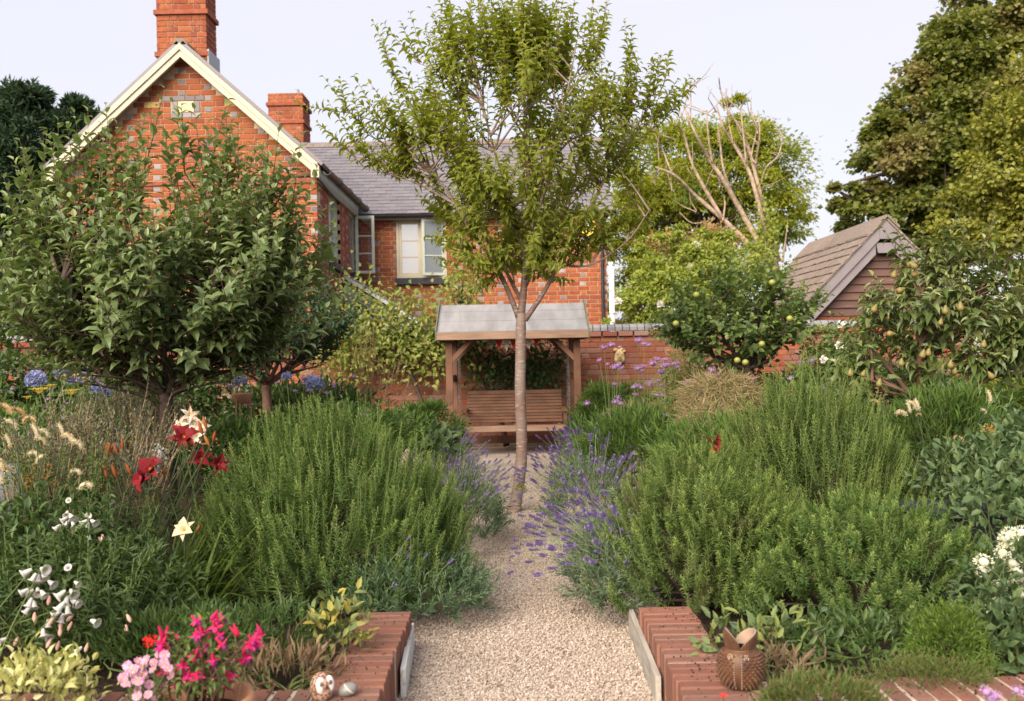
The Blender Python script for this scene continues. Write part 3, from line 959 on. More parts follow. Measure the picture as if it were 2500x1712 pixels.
for cx in (AX - .52, AX + .72):
    t = MB().box((cx - .115, GY - .008, pz0 + .075), (cx + .115, GY + .03, pz0 + .155))
    for j in range(9):
        t.box((cx - .105 + j * .024, GY - .014, pz0 + .085), (cx - .092 + j * .024, GY - .004, pz0 + .145))
    t.build('pattern_tile', M['yellow_tile'], wall)
# string course
MB().box((LX - .01, GY - .022, EZ - .30), (SX + .012, GY + .05, EZ - .245)).build('string_course', M['side_brick'], wall)
# side wall
SWIN = [(16.25, 17.35, 2.93, 4.12), (18.35, 19.2, 2.93, 4.08)]
sw = MB()
for (a, b_, c, d) in ((GY + .02, 16.25, 0, EZ - .02), (16.25, 17.35, 0, 2.93), (16.25, 17.35, 4.12, EZ - .02), (17.35, 18.35, 0, EZ - .02), (18.35, 19.2, 0, 2.93), (18.35, 19.2, 4.08, EZ - .02), (19.2, FY + .2, 0, EZ - .02)):
    sw.box((SX - .25, a, c), (SX - .01, b_, d))
side = sw.build('wall', M['mortar'], house)
lay(side, rows(GY + .02, FY, 1.0, EZ - .06), (SX, 0, 0), (0, 1, 0), (1, 0, 0), (M['side_brick'], M['blue_brick']), 0, None, .75, SWIN)
# front wing wall
FWIN = [(-2.21, -1.24, 2.88, 4.03)]
fw = MB()
FR = 1.88
for (a, b_, c, d) in ((SX - .02, -2.21, 0, 4.08), (-2.21, -1.24, 0, 2.88), (-2.21, -1.24, 4.03, 4.08), (-1.24, FR, 0, 4.08)):
    fw.box((a, FY + .01, c), (b_, FY + .25, d))
front = fw.build('wall', M['mortar'], house)
lay(front, rows(SX + .01, FR, 1.2, 4.09), (0, FY, 0), (1, 0, 0), (0, -1, 0), (M['brick'], M['blue_brick']), 0, None, .75, FWIN)
MB().box((FR - .24, FY + .26, 0), (FR, FY + 4, 4.08)).build('wall', M['side_brick'], house)
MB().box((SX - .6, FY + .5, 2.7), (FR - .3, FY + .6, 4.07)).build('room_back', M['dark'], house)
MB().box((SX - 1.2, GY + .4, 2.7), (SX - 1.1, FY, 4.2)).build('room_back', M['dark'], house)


# roofs: rows of slates on battens
def slate_roof(O, U, S, width, length, parent, nparts, row=.125, wd=.235, prio=None, skip=None):
    """O lower corner, U along the eave, S up the slope (unit vectors)."""
    O, U, S = (np.asarray(a, float) for a in (O, U, S))
    N = np.cross(U, S)
    if N[2] < 0:
        N = -N
    allm = []
    k = 0
    s = 0.0
    while s < length - .03:
        u = -(k % 2) * wd / 2
        while u < width:
            a, b = max(u, 0), min(u + wd - .004, width)
            if b - a > .02:
                c = O + U * (a + b) / 2 + S * (s + row * .9) + N * (.016 + RNG.uniform(-.002, .003))
                tilt = .07
                S2 = unit(S - N * tilt)
                N2 = np.cross(U, S2)
                N2 = N2 if N2[2] > 0 else -N2
                X = np.eye(4)
                X[:3, 0], X[:3, 1], X[:3, 2], X[:3, 3] = U * (b - a), S2 * row * 1.9, N2 * .007, c
                if np.linalg.det(X[:3, :3]) < 0:
                    X[:3, 0] *= -1
                allm.append(X)
            u += wd
        s += row
        k += 1
    order = sorted(range(len(allm)), key=(lambda i: -prio(allm[i][:3, 3])) if prio else (lambda i: i))
    ch = set(order[:nparts])
    me = unit_box('slate', M['slate'])
    rest = []
    for i, X in enumerate(allm):
        if i in ch:
            shared('slate', me, parent, Matrix(X.tolist()))
        else:
            rest.append(X)
    if rest:
        A = np.array(rest)
        u8, uq = UNIT.v[0], UNIT.q[0]
        v = np.einsum('nij,kj->nki', A[:, :3, :3], u8) + A[:, None, :3, 3]
        MB().add(v.reshape(-1, 3), quads=(uq[None] + (np.arange(len(A)) * 8)[:, None, None]).reshape(-1, 4)).build('slating', M['slate'], parent, kind='stuff')


RZ, RY = 5.92, 21.4
ez = 4.10
Sf = unit(np.array([0, RY - (FY - .2), RZ - ez]))
Lf = np.linalg.norm([RY - (FY - .2), RZ - ez])
rb = MB().prism([(-5.5, FY - .2, ez - .01), (-5.5, RY, RZ - .02), (-5.5, RY + 2.1, ez - .01)], (7.5, 0, 0))
roof = rb.build('roof', M['ridge'], house)
slate_roof((-5.5, FY - .2, ez), (1, 0, 0), Sf, 7.5, Lf, roof, 300, prio=lambda c: -abs(c[0] + .6) if c[0] > -3.9 else -99)
for k in range(17):                                      # ridge tiles
    a = -5.5 + k * .445
    MB().prism([(a, RY - .13, RZ - .06), (a, RY - .06, RZ + .035), (a, RY + .06, RZ + .035), (a, RY + .13, RZ - .06)], (.437, 0, 0)).build('ridge_tile', M['ridge'], roof)
# roof of the gabled wing
gr_ = MB()
ov = .22
for sg in (-1, 1):
    e = np.array([AX + sg * (SX - AX + .1), 0, EZ - .1 * slope])
    a = np.array([AX, 0, AZ])
    n_up = np.array([sg * slope, 0, 1.0]) / math.hypot(slope, 1)
    p0, p1 = e + n_up * .02, a + n_up * .02
    gr_.prism([(p0[0], GY - ov, p0[2]), (p1[0], GY - ov, p1[2]), (p1[0] + n_up[0] * .05, GY - ov, p1[2] + n_up[2] * .05), (p0[0] + n_up[0] * .05, GY - ov, p0[2] + n_up[2] * .05)], (0, 5.6, 0))
wing_roof = gr_.build('roof', M['slate'], house)
mb = MB()
for k in range(12):
    mb.prism([(AX - .13, GY - ov + k * .46, AZ + .0), (AX - .05, GY - ov + k * .46, AZ + .10), (AX + .05, GY - ov + k * .46, AZ + .10), (AX + .13, GY - ov + k * .46, AZ)], (0, .45, 0))
mb.build('ridge_tile', M['ridge'], wing_roof, kind='stuff')
for sg in (-1, 1):                                       # stepped bargeboards
    e = np.array([AX + sg * (SX - AX + .06), 0, EZ - .06 * slope])
    a = np.array([AX, 0, AZ])
    dn = np.array([0, 0, -1.0])
    for (h0, h1, yy0, yy1) in ((-.02, .075, GY - .24, GY - .19), (.075, .185, GY - .215, GY - .165)):
        MB().prism([(e[0], yy0, e[2] - h0), (a[0], yy0, a[2] - h0), (a[0], yy0, a[2] - h1), (e[0], yy0, e[2] - h1)], (0, yy1 - yy0, 0)).build('bargeboard', M['cream'], house)
    MB().box((e[0] - .1 if sg > 0 else e[0] - .02, GY - .235, e[2] - .20), (e[0] + .02 if sg > 0 else e[0] + .1, GY - .14, e[2] - .02)).build('bargeboard_foot', M['cream'], house)
    MB().prism([(e[0], GY - .16, e[2] - .06), (a[0], GY - .16, a[2] - .06), (a[0], GY - .16, a[2] - .10), (e[0], GY - .16, e[2] - .10)], (0, .16, 0)).build('soffit', M['cream'], house)
# gutters and pipes
def halfpipe(a, b, r, mat, name):
    a, b = np.asarray(a, float), np.asarray(b, float)
    k = 9
    th = np.linspace(np.pi, 2 * np.pi, k)
    d = unit(b - a)
    x = unit(np.cross(d, [0, 0, 1]))
    v = []
    for p in (a, b):
        for rr in (r, r * .86):
            for t in th:
                v.append(p + x * rr * math.cos(t) + np.array([0, 0, 1]) * rr * math.sin(t))
    q = [[i, i + 1, 2 * k + i + 1, 2 * k + i] for i in range(k - 1)] + [[k + i, 3 * k + i, 3 * k + i + 1, k + i + 1] for i in range(k - 1)] + [[0, 2 * k, 3 * k, k], [k - 1, 2 * k - 1, 4 * k - 1, 3 * k - 1]] + [[i, k + i, k + i + 1, i + 1] for i in range(k - 1)]
    return MB().add(np.array(v), quads=q).build(name, mat, house)


for k in range(4):
    y0 = GY - .2 + k * 1.0
    halfpipe((SX + .2, y0, EZ - .155), (SX + .2, min(y0 + .985, FY - .05), EZ - .155), .065, M['brown_gutter'], 'gutter')
    MB().tube([(SX + .2, y0 + .96, EZ - .155), (SX + .2, y0 + 1.0, EZ - .155)], .072, 10).build('gutter_joint', M['black'], house)
MB().box((SX + .002, GY, EZ - .29), (SX + .03, FY, EZ - .06)).build('eaves_board', M['panel'], house)
halfpipe((SX + .3, FY - .26, ez - .02), (2.06, FY - .26, ez - .02), .055, M['black'], 'gutter')
MB().box((SX + .1, FY - .2, ez - .09), (1.95, FY - .015, ez - .012)).build('soffit', M['cream'], house)
MB().tube(smooth_path([(1.80, FY - .22, ez - .1), (1.80, FY - .13, ez - .28), (1.79, FY - .05, ez - .45), (1.79, FY - .05, 0)], 3), .034, 10).build('downpipe', M['black'], house, True)
MB().tube([(1.97, FY + .05, 3.12), (1.98, FY + .05, 0)], .055, 12).build('soil_pipe', M['whitepipe'], house, True)
for z in (3.05, 2.1, 1.3):
    MB().tube([(1.976, FY + .05, z), (1.976, FY + .05, z + .06)], .062, 12).build('pipe_collar', M['whitepipe'], house, True)
MB().tube(smooth_path([(SX - .3, GY - .02, EZ - .2), (SX - .1, GY - .02, EZ - .19), (SX + .04, GY + .02, EZ - .26), (SX + .05, GY + .6, EZ - .3), (SX + .05, GY + 1.8, EZ - .34)], 4), .014, 6).build('cable', M['black'], house)


def chimney(x0, x1, y0, y1, z0, z1, bands, nparts, label):
    core = MB().box((x0 + .012, y0 + .012, z0), (x1 - .012, y1 - .012, z1)).build('chimney', M['mortar'], house)
    core['label'] = label
    for (O, U, N, wd) in (((0, y0, 0), (1, 0, 0), (0, -1, 0), (x0, x1)), ((x1, 0, 0), (0, 1, 0), (1, 0, 0), (y0, y1)), ((x0, 0, 0), (0, 1, 0), (-1, 0, 0), (y0, y1))):
        fr = N[1] == -1
        lay(core, rows(wd[0], wd[1], z0, z1, cycle='SH' if fr else 'SSH'), O, U, N, (M['brick'] if fr else M['side_brick'], M['side_brick']), nparts if fr else 0, lambda b: b[2], .5)
    for (za, zb, pr) in bands:
        MB().box((x0 - pr, y0 - pr, za), (x1 + pr, y1 + pr, zb)).build('brick_band', M['side_brick'], core)
    return core


ch1 = chimney(-5.41, -4.64, GY + .12, GY + .65, 5.6, 7.9, [(6.73, 6.80, .035), (6.08, 6.15, .03), (7.7, 7.78, .04)], 55, 'tall brick chimney on the gable with a projecting band')
MB().prism([(-4.63, GY + .1, AZ - .62), (-4.63, GY + .1, AZ + .02), (-4.63, GY + .68, AZ + .02), (-4.63, GY + .68, AZ - .62)], (.03, 0, 0)).build('flashing', M['lead'], ch1)
ch2 = chimney(-5.36, -4.58, 22.3, 23.1, 5.0, 7.3, [(7.02, 7.09, .04), (6.62, 6.69, .03)], 0, 'smaller chimney with a flue pipe on the rear roof')
MB().lathe([(.07, 7.3), (.07, 7.45), (.05, 7.45), (.05, 7.3)], 14, (-4.78, 22.6, 0)).build('flue', M['lead'], ch2, True)


# windows
def casement(parent, O, U, N, wd, ht, rows_, mat, glass, bar=.05, thick=.045, name='casement'):
    """A glazed leaf: frame of four bars, glazing bars and panes. O lower corner."""
    O, U, N = (np.asarray(a, float) for a in (O, U, N))
    Z = np.array([0, 0, 1.0])
    X = np.eye(4)
    X[:3, 0], X[:3, 1], X[:3, 2], X[:3, 3] = U, -N, Z, O
    if np.linalg.det(X[:3, :3]) < 0:
        X[:3, 1] = N
    mb = MB()
    mb.box((0, 0, 0), (bar, thick, ht), X).box((wd - bar, 0, 0), (wd, thick, ht), X)
    mb.box((bar, .001, 0), (wd - bar, thick - .001, bar), X).box((bar, .001, ht - bar), (wd - bar, thick - .001, ht), X)
    ph = (ht - 2 * bar) / rows_
    for k in range(1, rows_):
        mb.box((bar, .006, bar + ph * k - .011), (wd - bar, thick - .012, bar + ph * k + .011), X)
    mb.build(name, mat, parent)
    for k in range(rows_):
        MB().box((bar, .02, bar + ph * k + (.011 if k else 0)), (wd - bar, .026, bar + ph * (k + 1) - (.011 if k < rows_ - 1 else 0)), X).build('pane', glass, parent)


x0, x1, z0, z1 = FWIN[0]
wf = MB().box((x0, FY - .01, z0), (x0 + .045, FY + .1, z1)).box((x1 - .045, FY - .01, z0), (x1, FY + .1, z1)).box((x0 + .045, FY - .008, z0), (x1 - .045, FY + .1, z0 + .05)).box((x0 + .045, FY - .008, z1 - .045), (x1 - .045, FY + .1, z1)).box((x0 + .47, FY - .006, z0 + .05), (x0 + .515, FY + .1, z1 - .045)).build('window', M['cream'], house)
wf['label'] = 'two-light cream casement window, one leaf ajar'
casement(wf, (x0 + .047, FY + .01, z0 + .052), (1, 0, 0), (0, -1, 0), .42, z1 - z0 - .1, 3, M['cream'], M['glass'], name='fixed_light')
ua = R(24)
casement(wf, (x1 - .03 - .46 * math.cos(ua), FY - .02 - .46 * math.sin(ua), z0 + .04), (math.cos(ua), math.sin(ua), 0), (math.sin(ua), -math.cos(ua), 0), .46, z1 - z0 - .06, 3, M['sage_paint'], M['frosted'], name='casement')
MB().box((x0 - .02, FY - .09, z0 - .125), (x1 + .05, FY + .08, z0 - .002)).build('sill', M['sill'], wf)
MB().box((x0 - .02, FY - .02, z1), (x1 + .03, FY + .02, z1 + .045)).build('lintel_board', M['cream'], wf)
for (a, b_, c, d) in SWIN:
    wf = MB().box((SX - .16, a, c), (SX - .06, a + .05, d)).box((SX - .16, b_ - .05, c), (SX - .06, b_, d)).box((SX - .159, a + .05, c), (SX - .062, b_ - .05, c + .05)).box((SX - .159, a + .05, d - .05), (SX - .062, b_ - .05, d)).build('window', M['sage_paint'], house)
    if a < 17:
        for k in range(2):
            casement(wf, (SX - .08, a + .052 + k * .5, c + .052), (0, 1, 0), (1, 0, 0), .49, d - c - .105, 3, M['sage_paint'], M['glass'])
    else:
        casement(wf, (SX + .0, 19.02, c + .03), (1, 0, 0), (0, -1, 0), .36, d - c - .05, 3, M['sage_paint'], M['clear'])
        MB().box((SX - .1, a + .05, c + .05), (SX - .09, b_ - .05, d - .05)).build('pane', M['glass'], wf)
    MB().box((SX - .1, a - .04, c - .11), (SX + .10, b_ + .04, c - .004)).build('sill', M['sill'], wf)
MB().box((-2.62, FY - .03, 3.86), (-2.46, FY - .002, 4.0)).build('vent_cover', M['side_brick'], house)
# lean-to with a sloping roof
lt0, lt1 = P(848, 676, 17.6), P(1062, 812, 17.6)
lean = MB().prism([(SX + .01, 17.62, .0), (lt1[0], 17.62, 0.0), (lt1[0], 17.62, lt1[2] - .06), (SX + .01, 17.62, lt0[2] - .06)], (0, 1.65, 0)).build('lean_to', M['panel'], house)
lean['label'] = 'pale green boarded lean-to with white-edged sloping roof'
MB().prism([(SX + .012, 17.52, lt0[2]), (lt1[0] + .15, 17.52, lt1[2] - .1), (lt1[0] + .15, 17.52, lt1[2] - .035), (SX + .012, 17.52, lt0[2] + .065)], (0, 1.78, 0)).build('lean_to_roof', M['slate'], lean)
MB().prism([(SX + .012, 17.50, lt0[2] - .03), (lt1[0] + .15, 17.50, lt1[2] - .13), (lt1[0] + .15, 17.50, lt1[2] - .06), (SX + .012, 17.50, lt0[2] + .04)], (0, .018, 0)).build('edge_board', M['whitepipe'], lean)
MB().box((SX + .02, 17.57, 1.9), (lt1[0] - .25, 17.615, 1.96)).build('rail', M['sage_paint'], lean)

# alarm box high on the wall
ac = P(1433, 552, FY - .05)
al = thing('alarm_box', 'yellow alarm box with white label on the brick house wall', 'alarm box', (ac[0], FY - .01, ac[2]))
hexa = [(math.cos(a) * .19, math.sin(a) * .21) for a in [R(v) for v in (75, 105, 165, 210, 270, 330, 15)]]
MB().prism([(ac[0] + x, FY - .09, ac[2] + z) for x, z in hexa], (0, .085, 0)).build('case', M['alarm_yellow'], al)
MB().box((ac[0] - .09, FY - .096, ac[2] - .035), (ac[0] + .075, FY - .088, ac[2] + .07)).build('label_plate', M['alarm_white'], al)
MB().lathe([(.001, -.02), (.05, -.02), (.055, .03), (.04, .05), (.001, .05)], 12, (ac[0] - .0, FY - .05, ac[2] - .235)).build('strobe', M['alarm_blue'], al, True)

# ================================================================== GARDEN WALL
GWY = 14.9
gw = thing('garden_wall', 'weathered red brick garden wall with blue-grey coping behind the swing seat', 'wall', (-1, GWY, 0))
gw['kind'] = 'thing'
body = MB().box((-9.5, GWY + .01, 0), (7.5, GWY + .23, 1.62)).build('wall', M['old_mortar'], gw)
gb = rows(-9.5, 7.5, .05, 1.60, course=.082, L=.236, cycle='SSH', joint=.010)
def vis(b):
    u, z = (b[0] + b[1]) / 2, (b[2] + b[3]) / 2
    if .95 < u < 2.6 and z > .55:
        return 10 + z - abs(u - 1.6)
    if -3.6 < u < -.8 and .3 < z < 1.45:
        return 5 - abs(u + 2)
    if abs(u) < .9 and z > .8:
        return 4
    return -abs(u)
lay(body, gb, (0, GWY, 0), (1, 0, 0), (0, -1, 0), (M['old_brick'], M['old_brick']), 296, vis)
u = -9.5
while u < 7.45:                                          # oversailing course
    wd = .225
    shared('brick', brick_mesh(M['old_brick']), body, boxmat((u + wd / 2, GWY + .10, 1.645), (wd - .008, .29, .078), ((1, 0, 0), (0, 1, 0), (0, 0, 1)))) if 0.6 < u < 3.2 else None
    if not 0.6 < u < 3.2:
        pass
    u += .236
ob = MB()
u = -9.5
X8, Q8 = BRICK[0], BRICK[2]
while u < 7.45:
    if not 0.6 < u < 3.2:
        A = np.array(boxmat((u + .1125, GWY + .10, 1.645), (.217, .29, .078), ((1, 0, 0), (0, 1, 0), (0, 0, 1))))
        ob.add(X8 @ A[:3, :3].T + A[:3, 3], quads=Q8)
    u += .236
ob.build('brickwork', M['old_brick'], body, kind='stuff')
CP = MB()
cpv, cpq = [], []
prof = [(-.14, 0), (-.14, .05), (-.11, .085), (-.05, .10), (.05, .10), (.11, .085), (.14, .05), (.14, 0)]
CPM = MB().prism([(-.5, y, z) for y, z in prof], (1, 0, 0)).mesh('coping_brick', M['coping'])
u = -9.4
while u < 7.4:
    shared('coping_brick', CPM, body, Matrix.Translation(Vector((u, GWY + .10, 1.692))) @ Matrix.Diagonal(Vector((.1 + random.uniform(-.004, .002), 1, 1, 1))))
    u += .11

# ================================================================== BRICK KERBS
def kerb(label, x_in, sign, cx_end):
    k = thing('brick_kerb', label, 'kerb', (x_in, 3.5, 0))
    k['kind'] = 'thing'
    wdt, hgt = .235, .2
    xo = x_in + sign * wdt
    core = MB().box((min(x_in, xo) + .006, 3.365, 0), (max(x_in, xo) - .006, 4.615, hgt - .0045))
    core.box((min(xo, cx_end) , 3.356, 0), (max(xo, cx_end), 3.585, hgt - .0045))
    core.build('mortar_bed', M['kerb_mortar'], k)
    me = MB()
    b = .045                                              # softened block
    v = []
    for z, i in ((-.5, 0), (.5 - .03, 0), (.5, b)):
        for x, y in ((-.5, -.5), (.5, -.5), (.5, .5), (-.5, .5)):
            v.append([x * (1 - i * .6), y * (1 - i * 2.2), z])
    q = [[3, 2, 1, 0], [8, 9, 10, 11]]
    for r in (0, 4):
        for j in range(4):
            q.append([r + j, r + (j + 1) % 4, r + 4 + (j + 1) % 4, r + 4 + j])
    me.add(v, quads=q)
    mesh = me.mesh('brick', M['kerb_brick'])
    y = 3.36
    while y < 4.6:
        tilt = random.uniform(-.012, .012)
        Mx = Matrix.Translation(Vector(((x_in + xo) / 2 + random.uniform(-.004, .004), y + .033, hgt / 2 + random.uniform(-.0005, .006)))) @ Matrix.Rotation(tilt, 4, 'Z') @ Matrix.Diagonal(Vector((wdt + random.uniform(-.008, .008), .0605 + random.uniform(-.003, .002), hgt, 1)))
        shared('brick', mesh, k, Mx)
        y += .0757
    x = xo + sign * .006
    while abs(x - cx_end) > .08:
        Mx = Matrix.Translation(Vector((x + sign * .033, 3.47, hgt / 2 + random.uniform(-.0005, .006)))) @ Matrix.Rotation(R(90) + random.uniform(-.012, .012), 4, 'Z') @ Matrix.Diagonal(Vector((wdt + random.uniform(-.01, .002), .0605 + random.uniform(-.003, .002), hgt, 1)))
        shared('brick', mesh, k, Mx)
        x += sign * .0757
    n = 240                                               # soil and litter fallen on the bricks
    u1 = RNG.uniform(0, 1, n) ** 2
    p = np.stack([xo - sign * u1 * .2, RNG.uniform(3.4, 4.6, n), np.full(n, hgt + .004)], 1)
    p2 = np.stack([RNG.uniform(min(xo, cx_end), max(xo, cx_end), n), 3.585 - u1 * .2, np.full(n, hgt + .004)], 1)
    p = np.vstack([p, p2])
    MB().inst(OCT, p, rand_rot(2 * n), RNG.uniform(.0015, .006, 2 * n)).build('soil_crumbs', M['soil'], k, kind='stuff')
    return k


kerb('raised brick kerb beside the gravel carrying the owl ornament and grey pebble', -.49, -1, -2.6)
kerb('raised brick kerb beside the gravel carrying the spiky pottery vase', .57, 1, 2.7)
e1 = MB()
e1.beam((-.468, 4.05, .055), (-.50, 4.72, .06), .022, .13)
tag(e1.build('edging_board', M['whiteboard']), 'flaking white-painted edging board against the kerb with the owl', 'edging board')
e2 = MB()
e2.beam((.548, 3.9, .05), (.56, 4.9, .055), .022, .14)
tag(e2.build('edging_board', M['grey_wood']), 'bare grey edging board against the kerb with the pottery vase', 'edging board')

# ================================================================== SHED
SHY = 16.0
ap = P(2152, 541, SHY)
bb = P(2010, 772, SHY)
shed = thing('garden_shed', 'brown weatherboarded shed with grey-mauve bargeboards and lichen-covered roof', 'shed', (ap[0], SHY, 0))
sl = 1.02
half = 1.55
ex = ap[2] - half * sl
wallz = bb[2]
MB().box((ap[0] - half + .12, SHY + .02, 0), (ap[0] + half - .12, SHY + 3.8, wallz - .01)).build('wall', M['mortar'], shed)
base = shed.children[0]
lay(base, rows(ap[0] - half + .12, ap[0] + half - .12, 1.3, wallz - .02, cycle='SH'), (0, SHY, 0), (1, 0, 0), (0, -1, 0), (M['brick'], M['brick']), 40, lambda b: b[2])
MB().prism([(ap[0] - half + .1, SHY + .05, wallz), (ap[0] + half - .1, SHY + .05, wallz), (ap[0] + half - .1, SHY + .05, ex + .1), (ap[0], SHY + .05, ap[2] - .1), (ap[0] - half + .1, SHY + .05, ex + .1)], (0, 3.7, 0)).build('gable_backing', M['sill'], shed)
z = wallz
k = 0
while z < ap[2] - .25:
    hh = (ap[2] - .12 - z) / sl
    hh = min(hh, half - .05)
    h2 = min((ap[2] - .12 - z - .14) / sl, half - .05)
    mbp = MB().add([(ap[0] - hh, SHY - .025, z), (ap[0] + hh, SHY - .025, z), (ap[0] + h2, SHY + .012, z + .145), (ap[0] - h2, SHY + .012, z + .145), (ap[0] - hh, SHY + .04, z), (ap[0] + hh, SHY + .04, z), (ap[0] + h2, SHY + .04, z + .145), (ap[0] - h2, SHY + .04, z + .145)], quads=[[0, 1, 2, 3], [5, 4, 7, 6], [4, 5, 1, 0], [3, 2, 6, 7], [0, 3, 7, 4], [1, 5, 6, 2]])
    mbp.build('weatherboard', M['shed_board'], shed)
    z += .125
    k += 1
for sg in (-1, 1):
    e = (ap[0] + sg * half, ex)
    a = (ap[0], ap[2])
    for (h0, h1, y0, y1, stop) in ((0, .2, SHY - .20, SHY - .16, .11), (.2, .38, SHY - .165, SHY - .125, .16)):
        # boards meet a short level piece under the apex
        MB().prism([(e[0], y0, e[1] - h0), (a[0] + sg * stop, y0, a[1] - h0 - stop * sl), (a[0] + sg * stop, y0, a[1] - h1 - stop * sl), (e[0], y0, e[1] - h1)], (0, y1 - y0, 0)).build('bargeboard', M['barge_grey'], shed)
MB().prism([(a[0] - .107, SHY - .202, a[1] - .115), (a[0], SHY - .202, a[1] - .002), (a[0] + .107, SHY - .202, a[1] - .115), (a[0] + .107, SHY - .202, a[1] - .30), (a[0] - .107, SHY - .202, a[1] - .30)], (0, .04, 0)).build('apex_block', M['barge_grey'], shed)
MB().prism([(a[0] - .155, SHY - .167, a[1] - .36), (a[0] + .155, SHY - .167, a[1] - .36), (a[0] + .12, SHY - .167, a[1] - .52), (a[0] - .12, SHY - .167, a[1] - .52)], (0, .04, 0)).build('apex_block', M['barge_grey'], shed)
for sg in (-1, 1):
    n_up = np.array([sg * sl, 0, 1.0]) / math.hypot(sl, 1)
    e = np.array([ap[0] + sg * half, 0, ex]) + n_up * .004
    a = np.array([ap[0], 0, ap[2]]) + n_up * .004
    rf = MB().prism([(e[0], SHY - .22, e[2]), (a[0], SHY - .22, a[2]), (a[0] + n_up[0] * .03, SHY - .22, a[2] + n_up[2] * .03), (e[0] + n_up[0] * .03, SHY - .22, e[2] + n_up[2] * .03)], (0, 4.1, 0)).build('roof', M['shed_tile'], shed)
    nr = 11
    d = (a - e) / nr
    for r in range(nr):                                  # courses of rough tiles
        q = e + d * r + n_up * .035
        mbt = MB()
        y = SHY - .23 - (r % 2) * .08
        while y < SHY + 3.85:
            jj = RNG.uniform(-.006, .006)
            mbt.prism([(q[0] + n_up[0] * (.02 + jj), max(y, SHY - .24), q[2] + n_up[2] * (.02 + jj)), (q[0] + d[0] * 1.15, max(y, SHY - .24), q[2] + d[2] * 1.15), (q[0] + d[0] * 1.15 - n_up[0] * .02, max(y, SHY - .24), q[2] + d[2] * 1.15 - n_up[2] * .02), (q[0] - n_up[0] * .005, max(y, SHY - .24), q[2] - n_up[2] * .005)], (0, .158, 0))
            y += .165
        if sg < 0:
            mbt.build('tile_course', M['shed_tile'], rf, kind='stuff')
    q = a
    if sg < 0:
        for kx in range(9):
            y0 = SHY - .24 + kx * .46
            MB().beam((a[0] - .29, y0 + .225, a[2] - .235), (a[0] + .012, y0 + .225, a[2] + .07), .448, .035).build('ridge_tile', M['shed_tile'], rf)
            MB().beam((a[0] + .02, y0 + .225, a[2] + .065), (a[0] + .2, y0 + .225, a[2] - .12), .448, .034).build('ridge_tile', M['shed_tile'], rf)

# wire-mesh run at the edge of the garden
cg = thing('mesh_run', 'grey wire-mesh fruit cage with timber frame behind the pear tree', 'fruit cage', (P(2470, 900, 11)[0], 11, 0))
A0, A1 = P(2405, 790, 10.6), P(2560, 842, 9.2)
bx = MB()
gx0, gx1, gz = A0[0] - .1, A0[0] + 2.2, A0[2]
for x in (gx0, gx0 + 1.1, gx1):
    MB().beam((x, 10.6, 0), (x, 10.6, gz), .06, .06, (0, 1, 0)).build('post', M['grey_wood'], cg)
for z in (.25, gz - .42, gz):
    MB().beam((gx0, 10.57, z), (gx1, 10.57, z - .12 * (z == gz)), .05, .05).build('rail', M['grey_wood'], cg)
wm = MB()
for k in range(46):
    x = gx0 + k * .05
    wm.beam((x, 10.55, .2), (x, 10.55, gz - .05), .004, .004, (0, 1, 0))
for k in range(int(gz / .05)):
    wm.beam((gx0, 10.549, .2 + k * .05), (gx1, 10.549, .2 + k * .05), .004, .004)
for k in range(46):
    x = gx0 + k * .05
    wm.beam((x, 10.6, gz), (x, 12.4, gz + .15), .004, .004)
wm.build('wire_mesh', M['wire'], cg, kind='stuff')

# ================================================================== SWING SEAT
sf, sr = 13.2, 14.3
xl, xr = P(1098, 950, sf)[0], P(1410, 950, sf)[0]
sx = (xl + xr) / 2
swing = thing('swing_seat', 'timber garden swing seat with grey felt roof standing against the brick wall', 'swing seat', (sx, 13.7, 0))
for x in (xl, xr):
    for y in (sf, sr):
        MB().beam((x, y, 0.0), (x, y, 1.66), .088, .088, (0, 1, 0)).build('post', M['swing_wood'], swing)
    MB().beam((x, sf - .25, .045), (x, sr + .25, .045), .09, .09).build('base_rail', M['swing_wood'], swing)
    for z in (.40, 1.05, 1.60):
        MB().beam((x, sf + .045, z), (x, sr - .045, z), .045, .09).build('side_rail', M['swing_wood'], swing)
    sg = 1 if x < sx else -1
    for y in (sf, sr):
        MB().beam((x + sg * .03, y + .001, 1.30), (x + sg * .34, y + .001, 1.62), .06, .085, (0, 1, 0)).build('brace', M['swing_wood'], swing)
MB().beam((xl + .045, sr, .15), (xr - .045, sr, .15), .045, .11).build('stretcher', M['swing_wood'], swing)
for y in (sf, sr):
    MB().beam((xl - .15, y + .002, 1.66), (xr + .15, y + .002, 1.66), .06, .09).build('top_beam', M['swing_wood'], swing)
MB().beam((xl - .04, 13.75, 1.68), (xr + .04, 13.75, 1.68), .09, .09).build('hanging_beam', M['swing_wood'], swing)
rx0, rx1 = P(1066, 815, 13.0)[0], P(1436, 812, 13.0)[0]
ze, zr = 1.665, P(1250, 746, 13.75)[2]
for (y0, y1) in ((13.0, 13.75), (14.5, 13.75)):
    n_ = np.array([0, zr - ze, (13.75 - 13.0) * 1.0])
    pn = MB().prism([(rx0, y0, ze), (rx0, y1, zr), (rx0, y1, zr + .02), (rx0, y0, ze + .02)], (rx1 - rx0, 0, 0)).build('roof_panel', M['felt'], swing)
for t in (.36, .72):                                      # laps of the roofing felt
    y0, z0_ = 13.0 + .75 * t, ze + (zr - ze) * t
    MB().prism([(rx0 + .004, y0, z0_ + .021), (rx0 + .004, y0 + .05, z0_ + .05 * (zr - ze) / .75 + .0205), (rx0 + .004, y0 + .05, z0_ + .05 * (zr - ze) / .75 + .024), (rx0 + .004, y0, z0_ + .027)], (rx1 - rx0 - .008, 0, 0)).build('felt_lap', M['felt'], swing)
